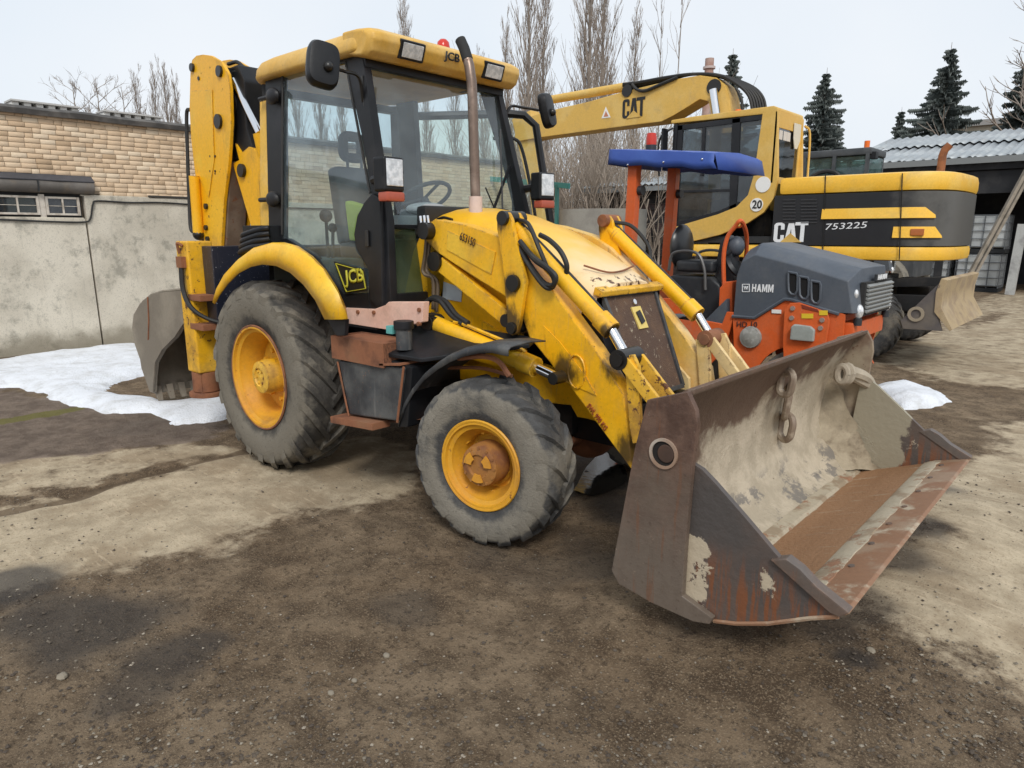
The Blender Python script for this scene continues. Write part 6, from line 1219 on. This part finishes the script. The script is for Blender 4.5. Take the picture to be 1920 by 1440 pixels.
m = SMB(); m.bx(sx0, sx1, SY-.2, SY-.05, ze-.42, ze-.12); m.build('eave_beam', SHW, SHD); m = SMB(); m.bx(sx0, 3.6, SY-.42, SY-.38, ze-.24, ze-.06); m.build('gutter_board', worn('gutter', (.2, .21, .21), rough=.6), SHD)
m = SMB(); m.bx(sx0, sx1, SY+5.2, SY+5.4, 0, ze+1.2); m.bx(sx0, sx0+.15, SY, SY+5.4, 0, ze+.2); m.build('shed_wall', SHW, SHD)
m = SMB(); m.bx(sx0, sx1, SY-.1, SY+.05, 2.95, 3.6); m.build('front_boarding', SHW, SHD)
for x in (-3, 0, 4.4, 8): m = SMB(); m.bx(x-.1, x+.1, SY-.1, SY+.1, 0, ze-.4); m.build('shed_post', SHW, SHD)
m = SMB(); a, b = QY(1893, 552, SY-.4), QY(1918, 420, SY-.4); m.bar(a, b, .28, .22); m.build('concrete_post', worn('whitewashed_post', (.45, .46, .45), (.3, .3, .3), rough=.9), SHD)
# stacked liquid totes
def tote(x, y, z, lb):
    o = empty('liquid_tote', lb, 'liquid tote', (x, y, z), 0, 'stacked liquid totes')
    m = MB(); m.bx(-.56, .56, -.48, .48, .16, 1.12); m.build('tank', worn('tote_plastic', (.55, .57, .57), (.45, .47, .46), rough=.4), o, bevel=.05, seg=3)
    m = MB(); m.bx(-.6, .6, -.5, .5, 0, .13); m.build('pallet', DARK, o)
    m = MB()
    for k in range(5): u = -.58+k*.29; m.cyl((u, -.51, .12), (u, -.51, 1.15), .014, n=6); m.cyl((.59, -.5+k*.25, .12), (.59, -.5+k*.25, 1.15), .014, n=6)
    for k in range(5):
        zz = .2+k*.235; ring = [V((-.59, -.52, zz)), V((.59, -.52, zz)), V((.60, .5, zz)), V((-.59, .5, zz)), V((-.59, -.52, zz))]; m.tube(ring, .014, 5)
    m.build('cage', worn('cage_steel', (.16, .17, .18), rough=.5, metal=.4), o); return o
P = QY(1845, 552, SY+.7)
for dx, zz, lb in ((0, 0, 'white caged liquid tote on the ground inside the shed'), (0.03, 1.18, 'white caged liquid tote stacked on top of another'), (-1.35, 0, 'white caged liquid tote next to the stacked pair')):
    tote(P.x-.2+dx, SY+.7, zz, lb)
a, b = QY(1822, 505, SY-1.2), QY(1935, 300, SY-.5); d = (a-b).normalized(); a = a+d*((a.z-.06)/-d.z); m = MB(); m.bar(a-V((0, 0, .05)), b, .13, .09); m.bar(a+V((.14, 0, -.05)), b+V((.12, 0, 0)), .10, .07)
tag(m.build('leaning_plank', worn('grey_plank', (.30, .26, .21), (.22, .19, .15), alt_s=5, rough=.85), bevel=.004), 'long grey plank leaning up against the shed eave', 'plank')
# small shed behind the roller
HS = empty('small_shed', 'small dark timber shed with a corrugated roof behind the roller', 'shed', (-5, 13.4, 0)); HO_ = V((-5, 13.4, 0))
class HMB(MB):
    def build(s, *a, **k): s.v = [tuple(V(p)-HO_) for p in s.v]; return MB.build(s, *a, **k)
for k in range(5): m = HMB(); xa = -7.35+k*1.1; corrugated(m, xa-.02, xa+1.12, 12.7, 3.02+.01*(k % 2), 15.5, 3.42+.01*(k % 2), .15, .022); m.build('roof_sheet', CORR, HS, solid=.005)
m = HMB(); m.bx(-7.3, -1.9, 12.72, 12.78, 2.86, 2.98); m.build('fascia', worn('fascia_grey', (.25, .27, .28), rough=.7), HS)
rnd = random.Random(8)
for k in range(17): m = HMB(); z = .0+k*.17; m.bx(-6.75, -2.0, 13.0+rnd.uniform(0, .03), 13.1, z, z+.16); m.build('wall_plank', worn('dark_plank_%d' % (k % 3), (.022, .021, .022), (.04+.01*(k % 3), .036, .034), alt_s=4, rough=.9), HS)
m = HMB(); m.bx(-6.85, -6.76, 12.95, 15.2, 0, 2.95); m.build('side_wall', SHW, HS); m = HMB(); m.cyl((-6.82, 12.9, 0), (-6.82, 12.9, 2.9), .05, n=8); m.build('corner_post', worn('post_grey', (.3, .31, .32), rough=.7), HS)
# concrete tank and teal beam left of the excavator
P = QY(1095, 392, 8.6); m = MB(); m.lathe([(.001, P.z-.05), (.86, P.z-.05), (.9, P.z), (.95, P.z), (.95, 0)], o=(P.x, 9.3, 0), ax=(0, 0, 1), n=40); tag(m.build('concrete_tank', worn('tank_concrete', (.30, .285, .25), (.24, .225, .2), rough=.9, bump=.4)), 'round grey concrete tank standing beside the thicket', 'tank')
a, b = QY(1068, 349, 9.2), QY(860, 330, 9.2); TB = empty('teal_rail', 'teal painted steel rail behind the loader cab', 'rail', (a.x, 9.2, 0))
m = MB(); oo = V((a.x, 9.2, 0)); m.bar(a-oo, b-oo, .06, .12); m.build('rail', plain('teal_paint', (.07, .30, .28), .5), TB, bevel=.01)
for k in (.1, .9): m = MB(); q = a.lerp(b, k)-oo; m.bar(V((q.x, 0, 0)), q, .07, .07); m.build('rail_post', plain('teal_post', (.06, .22, .2), .6), TB)
# grey loader parked behind the excavator
GL = empty('grey_loader', 'dark grey loader with a glazed cab behind the excavator', 'loader', (-.8, 14.6, 0)); GM = worn('loader_grey', (.05, .055, .06), (.075, .08, .085), dirt=(.15, .15, .15), rough=.5)
m = MB(); m.bx(-.85, .70, -.6, .6, 3.52, 3.68); m.build('cab_roof', GM, GL, bevel=.04); m = MB(); m.bx(-2.2, 1.9, -.9, .9, .8, 1.8); m.bx(-.8, .65, -.6, .6, 1.8, 2.5); m.build('body', GM, GL, bevel=.05)
for x in (-.78, -.1, .62):
    for y in (-.56, .56): m = MB(); m.bar((x, y, 2.4), (x, y, 3.55), .08, .08); m.build('cab_pillar', GM, GL)
for y in (-.56, .55): m = MB(); m.bx(-.75, .6, y, y+.006, 2.5, 3.5); m.build('cab_glass', glass('teal_glass', (.5, .62, .6), .2, (.3, .42, .42), 1.6), GL)
m = MB(); m.bx(.655, .661, -.52, .52, 2.5, 3.5); m.build('cab_glass', glass('teal_glass_b', (.5, .66, .64), .25, (.35, .5, .5), 1.6), GL)
m = MB(); m.tube(catmull([V((-.9, -.7, 2.6)), V((-.5, -.75, 3.1)), V((0, -.75, 3.15)), V((.3, -.72, 2.7))]), .05, 7); m.tube(catmull([V((-.6, -.72, 2.6)), V((-.2, -.78, 2.95)), V((.1, -.78, 2.7))]), .06, 7); m.build('hose', RUB, GL)
m = MB(); m.cyl((.5, -.3, 3.68), (.5, -.3, 3.85), .06, n=10); m.build('beacon', ORL, GL); m = MB(); m.box((.72, -.45, 3.5), (.12, .2, .16)); m.build('work_lamp', BLK, GL, bevel=.01)
for x in (-1.4, 1.2):
    for y in (-.95, .95): m = MB(); m.lathe([(.3, -.2), (.6, -.22), (.65, -.1), (.65, .1), (.6, .22), (.3, .2), (.05, .1)], o=(x, y, .65), n=28); m.build('wheel', TYREF, GL)
# long factory building and chimney far behind
FB = empty('factory_building', 'long pale factory building far behind the shed roof', 'building', (0, 60, 0)); FM = worn('far_wall', (.42, .37, .29), (.36, .32, .26), alt_s=.2, rough=.95)
P = QY(1580, 262, 60); zf = QY(1860, 226, 60).z
m = MB(); m.bx(-8, 40, 0, 12, 0, zf-.3); m.build('wall', FM, FB); m = MB(); m.bx(-8.3, 40.3, -.3, 12.3, zf-.3, zf+.1); m.build('roof', worn('far_roof', (.30, .29, .28), rough=.9), FB)
for k in range(9): m = MB(); m.bx(-5+k*4.6, -2.4+k*4.6, -.03, .1, zf-4.5, zf-2.2); m.build('window', plain('far_window', (.08, .09, .1), .3), FB)
CP = QY(1329, 140, 150); m = MB(); m.cyl((0, 0, 0), (0, 0, QY(1329, 110, 150).z), 1.25, .95, n=20); CHN = m.build('chimney', worn('chimney_red', (.36, .22, .18), (.42, .30, .26), alt_s=.3, rough=.9), loc=(CP.x, 150, 0)); tag(CHN, 'tall faded red industrial chimney on the horizon', 'chimney')
zt2 = QY(1329, 110, 150).z
for zz in (zt2-2.2, zt2-5.2): m = MB(); m.lathe([(1.25, 0), (1.35, 0), (1.35, .5), (1.25, .5)], o=(0, 0, zz), ax=(0, 0, 1), n=20, loop=True); m.build('chimney_band', worn('band_pale', (.5, .42, .40), rough=.9), CHN)
# ================================================================== bare trees, thicket, firs
BARK = worn('bark', (.24, .205, .175), (.32, .28, .245), alt_s=1.2, rough=.95, bump=.4); TWIG = worn('twigs', (.29, .24, .20), (.38, .325, .28), alt_s=.6, rough=.95, fine=0, bump=0)
def branch(m, P, r0, r1, n=3): m.tube(P, r0, n, r1=r1, cap=False)
def grow(m, p, d, L, r, rg, depth, upw, kids, spread):
    pts = [p]; q = d.normalized()
    n = 4 if depth > 1 else 3
    for i in range(n):
        q = (q+V((rg.uniform(-1, 1), rg.uniform(-1, 1), rg.uniform(-.3, 1)*.8))*.13+V((0, 0, upw))).normalized(); pts.append(pts[-1]+q*L/n)
    branch(m, pts, r, max(.004, r*.35), 3 if depth < 2 else 4)
    if depth <= 0: return
    for k in range(kids):
        t = .2+.8*rg.random(); i = min(n-1, int(t*n)); b = pts[i].lerp(pts[i+1], t*n-i); dd = (pts[i+1]-pts[i]).normalized()
        a = rg.uniform(0, 2*math.pi); o = dd.orthogonal().normalized(); o = Matrix.Rotation(a, 3, dd)@o
        grow(m, b, dd+o*rg.uniform(.5, 1)*spread, L*rg.uniform(.3, .55), max(.006, r*.5), rg, depth-1, upw, max(2, kids-2), spread)
def bare_tree(seed, H, kind):
    rg = random.Random(seed); t = MB(); P = [V((0, 0, -.1))]
    n = 10
    for i in range(n): P.append(V((P[-1].x+rg.uniform(-.12, .12)*H/14, P[-1].y+rg.uniform(-.12, .12)*H/14, H*(i+1)/n)))
    t.tube(P, H*(.009 if kind == 'poplar' else .013), 7, r1=.01)
    m = MB(); nb = 84 if kind == 'poplar' else 34
    for k in range(nb):
        h = .07+.9*(k+rg.random())/nb; i = min(n-1, int(h*n)); b = P[i].lerp(P[i+1], h*n-i); a = k*2.4+rg.uniform(-.4, .4)
        if kind == 'poplar': d = V((math.cos(a)*.36, math.sin(a)*.36, 1)); L = H*(.19*(1-h)+.06)*rg.uniform(.7, 1.15); grow(m, b, d, L, .030*(1-h)+.010, rg, 2, .16, 6, .40)
        else: d = V((math.cos(a), math.sin(a), .75)); L = H*(.30*(1-h)+.08)*rg.uniform(.6, 1.2); grow(m, b, d, L, .06*(1-h)+.014, rg, 2, .03, 6, .8)
    return t, m
def tree_obj(name, trunk, crown, loc, rz, s, label, group):
    o = empty(name, label, 'tree', loc, rz, group); o.scale = (s, s, s)
    for nm, dt in (('trunk', trunk), ('crown', crown)):
        ob = bpy.data.objects.new(nm, dt); C.objects.link(ob); ob.parent = o
    return o
pop = []
for sd in (1, 2, 3):
    t, m = bare_tree(sd, 14, 'poplar'); a = t.build('trunk', BARK); b = m.build('crown', TWIG, sharp=180); pop.append((a.data, b.data)); bpy.data.objects.remove(a); bpy.data.objects.remove(b)
t, m = bare_tree(9, 10, 'wide'); a = t.build('trunk', BARK); b = m.build('crown', TWIG, sharp=180); wide = (a.data, b.data); bpy.data.objects.remove(a); bpy.data.objects.remove(b)
def at(x, dist, z=6.5):                   # ground point whose upright at height z stands in column x, at a chosen distance
    dep = dist*math.cos(PIT)+(z-CAM.z)*math.sin(PIT); p = CAM+RT*((x-960)/F_PX*dep)+V((FW.x, FW.y, 0)).normalized()*dist; return V((p.x, p.y, 0))
def height_for(x, y, dist): return CAM.z+(439-y)/F_PX*dist
rg = random.Random(21)
# behind the brick building
for i, (x, ytop, dist) in enumerate(((152, 178, 33), (185, 172, 35), (232, 186, 37), (262, 172, 36), (290, 160, 35), (318, 156, 34), (338, 178, 38), (560, 150, 36), (600, 140, 37), (640, 150, 35), (690, 170, 40), (762, 48, 42), (800, 165, 42), (850, 150, 40), (905, 140, 42))):
    H = height_for(x, ytop, dist); k = i % 3
    if x < 250: tree_obj('bare_tree', *wide, at(x, dist), rg.uniform(0, 6), H/10, 'leafless spreading tree rising behind the brick building', 'spreading trees behind the brick building')
    else: tree_obj('poplar_tree', *pop[k], at(x, dist), rg.uniform(0, 6), H/14, 'leafless poplar rising behind the brick building', 'poplars behind the brick building')
for i, (x, ytop, dist) in enumerate(((948, 90, 40), (985, -60, 36), (1020, 20, 40), (1105, -120, 35), (1132, -60, 38), (1188, 70, 42))):
    tree_obj('poplar_tree', *pop[i % 3], at(x, dist), rg.uniform(0, 6), height_for(x, ytop, dist)/14, 'leafless poplar rising above the thicket', 'poplars above the thicket')
def sapling(seed, H):
    rg_ = random.Random(seed); t = MB(); t.tube([V((0, 0, 0)), V((.1, 0, H*.4)), V((.0, .05, H))], .05, 5, r1=.01); m = MB()
    for k in range(14): h = rg_.uniform(.35, .95); a = rg_.uniform(0, 6.3); grow(m, V((.05, .02, H*h)), V((math.cos(a)*.5, math.sin(a)*.5, 1)), H*.12, .014, rg_, 1, .06, 3, .5)
    return t, m
t, m = sapling(4, 10); a = t.build('trunk', BARK); b = m.build('crown', TWIG, sharp=180); sap = (a.data, b.data); bpy.data.objects.remove(a); bpy.data.objects.remove(b)
for x, ytop, dist in ((1270, 18, 30), (1232, 75, 31)): tree_obj('bare_sapling', *sap, at(x, dist), rg.uniform(0, 6), height_for(x, ytop, dist)/10, 'thin leafless sapling standing up behind the excavator boom', 'saplings behind the boom')
m = MB(); rg2 = random.Random(6)
for k in range(430):
    x = rg2.uniform(955, 1290); p = at(x, rg2.uniform(19, 27)); H = rg2.uniform(2.2, 5.0); a = rg2.uniform(0, 6.3)
    grow(m, p, V((math.cos(a)*.3, math.sin(a)*.3, 1)), H, .016, rg2, 1, .02, 8, .7)
for k in range(40):
    x = rg2.uniform(1000, 1250); p = at(x, rg2.uniform(18, 21)); a = rg2.uniform(0, 6.3); grow(m, p, V((math.cos(a)*.4, math.sin(a)*.4, 1)), rg2.uniform(2.4, 3.8), .05, rg2, 2, .02, 5, .6)
tag(m.build('thicket', worn('thicket_twigs', (.31, .255, .205), (.42, .355, .295), alt_s=.5, alt_r=(.4, .6), rough=.95, fine=0, bump=0), sharp=180), 'dense leafless brown thicket behind the machines', kind='stuff')
# firs
NEED = worn('fir_needles', (.085, .105, .098), (.15, .17, .16), alt_s=2.5, alt_r=(.4, .6), rough=.8, fine=.2, bump=0)
def fir(seed, H, W_):
    rg_ = random.Random(seed); t = MB(); t.tube([V((0, 0, -.1)), V((0, 0, H))], H*.016, 7, r1=.01); m = MB(); z = H*.06
    while z < H*.985:
        f = 1-z/H; L0 = W_*(f**.85)+.05*H*f; nb = 13 if f > .3 else 10
        for k in range(nb):
            a = rg_.uniform(0, 2*math.pi); L = L0*rg_.uniform(.45, 1.2)*(1+.25*math.sin(a*2+z*1.3)); P = []; n = 5
            for i in range(n+1):
                u = i/n; P.append(V((math.cos(a)*L*u, math.sin(a)*L*u, z-L*.34*u+L*.22*u*u+rg_.uniform(-.02, .02)*L)))
            m.tube(P, .02, 3, r1=.006, cap=False); nn = max(5, int(L/.12))
            for i in range(nn):
                u = .12+.88*i/nn; b = P[min(n-1, int(u*n))].lerp(P[min(n, int(u*n)+1)], u*n-int(u*n)); dv = V((math.cos(a), math.sin(a), -.1)); sv = V((-math.sin(a), math.cos(a), 0)); l2 = (.10+.30*L*.35*(1-u*.7))*rg_.uniform(.7, 1.2)
                for s in (-1, 1):
                    tip = b+(dv*.55+sv*s).normalized()*l2+V((0, 0, -l2*.35)); wv = dv*.05+V((0, 0, .03)); m.add([b-wv*2.2, b+wv*2.2, tip], [(0, 1, 2)]); 
                    mid = b.lerp(tip, .5); m.add([mid+V((0, 0, .06)), mid-V((0, 0, .14)), tip+dv*.10], [(0, 1, 2)])
                m.add([b-sv*.10-dv*.05, b+sv*.10, b+V((0, 0, -.30))+dv*.05], [(0, 1, 2)]); m.add([b-dv*.12, b+dv*.12, b+V((0, 0, -.28))+sv*rg_.uniform(-.1, .1)], [(0, 1, 2)])
        z += H*.021+.02
    return t, m
firs = []
for sd, W_ in ((1, 3.3), (2, 2.6)):
    t, m = fir(sd, 12, W_); a = t.build('trunk', BARK); b = m.build('crown', NEED, smooth=False); firs.append((a.data, b.data)); bpy.data.objects.remove(a); bpy.data.objects.remove(b)
for x, ytop, dist, k, lb in ((1541, 155, 34, 0, 'dense fir standing behind the grey loader'), (1760, 114, 42, 0, 'tall broad fir rising behind the shed roof'), (1912, 118, 38, 0, 'fir at the end of the shed roof beside a bare tree'), (1679, 220, 52, 1, 'small fir tip showing above the shed roof'), (1360, 124, 62, 1, 'narrow fir tip showing above the excavator boom')):
    tree_obj('fir_tree', *firs[k], at(x, dist), x*.01, height_for(x, ytop, dist)/12, lb, 'fir trees behind the sheds')
tree_obj('bare_tree', *wide, at(1985, 34), 1.0, height_for(1950, -60, 34)/10, 'leafless spreading tree overhanging the end of the shed', 'bare trees by the shed')
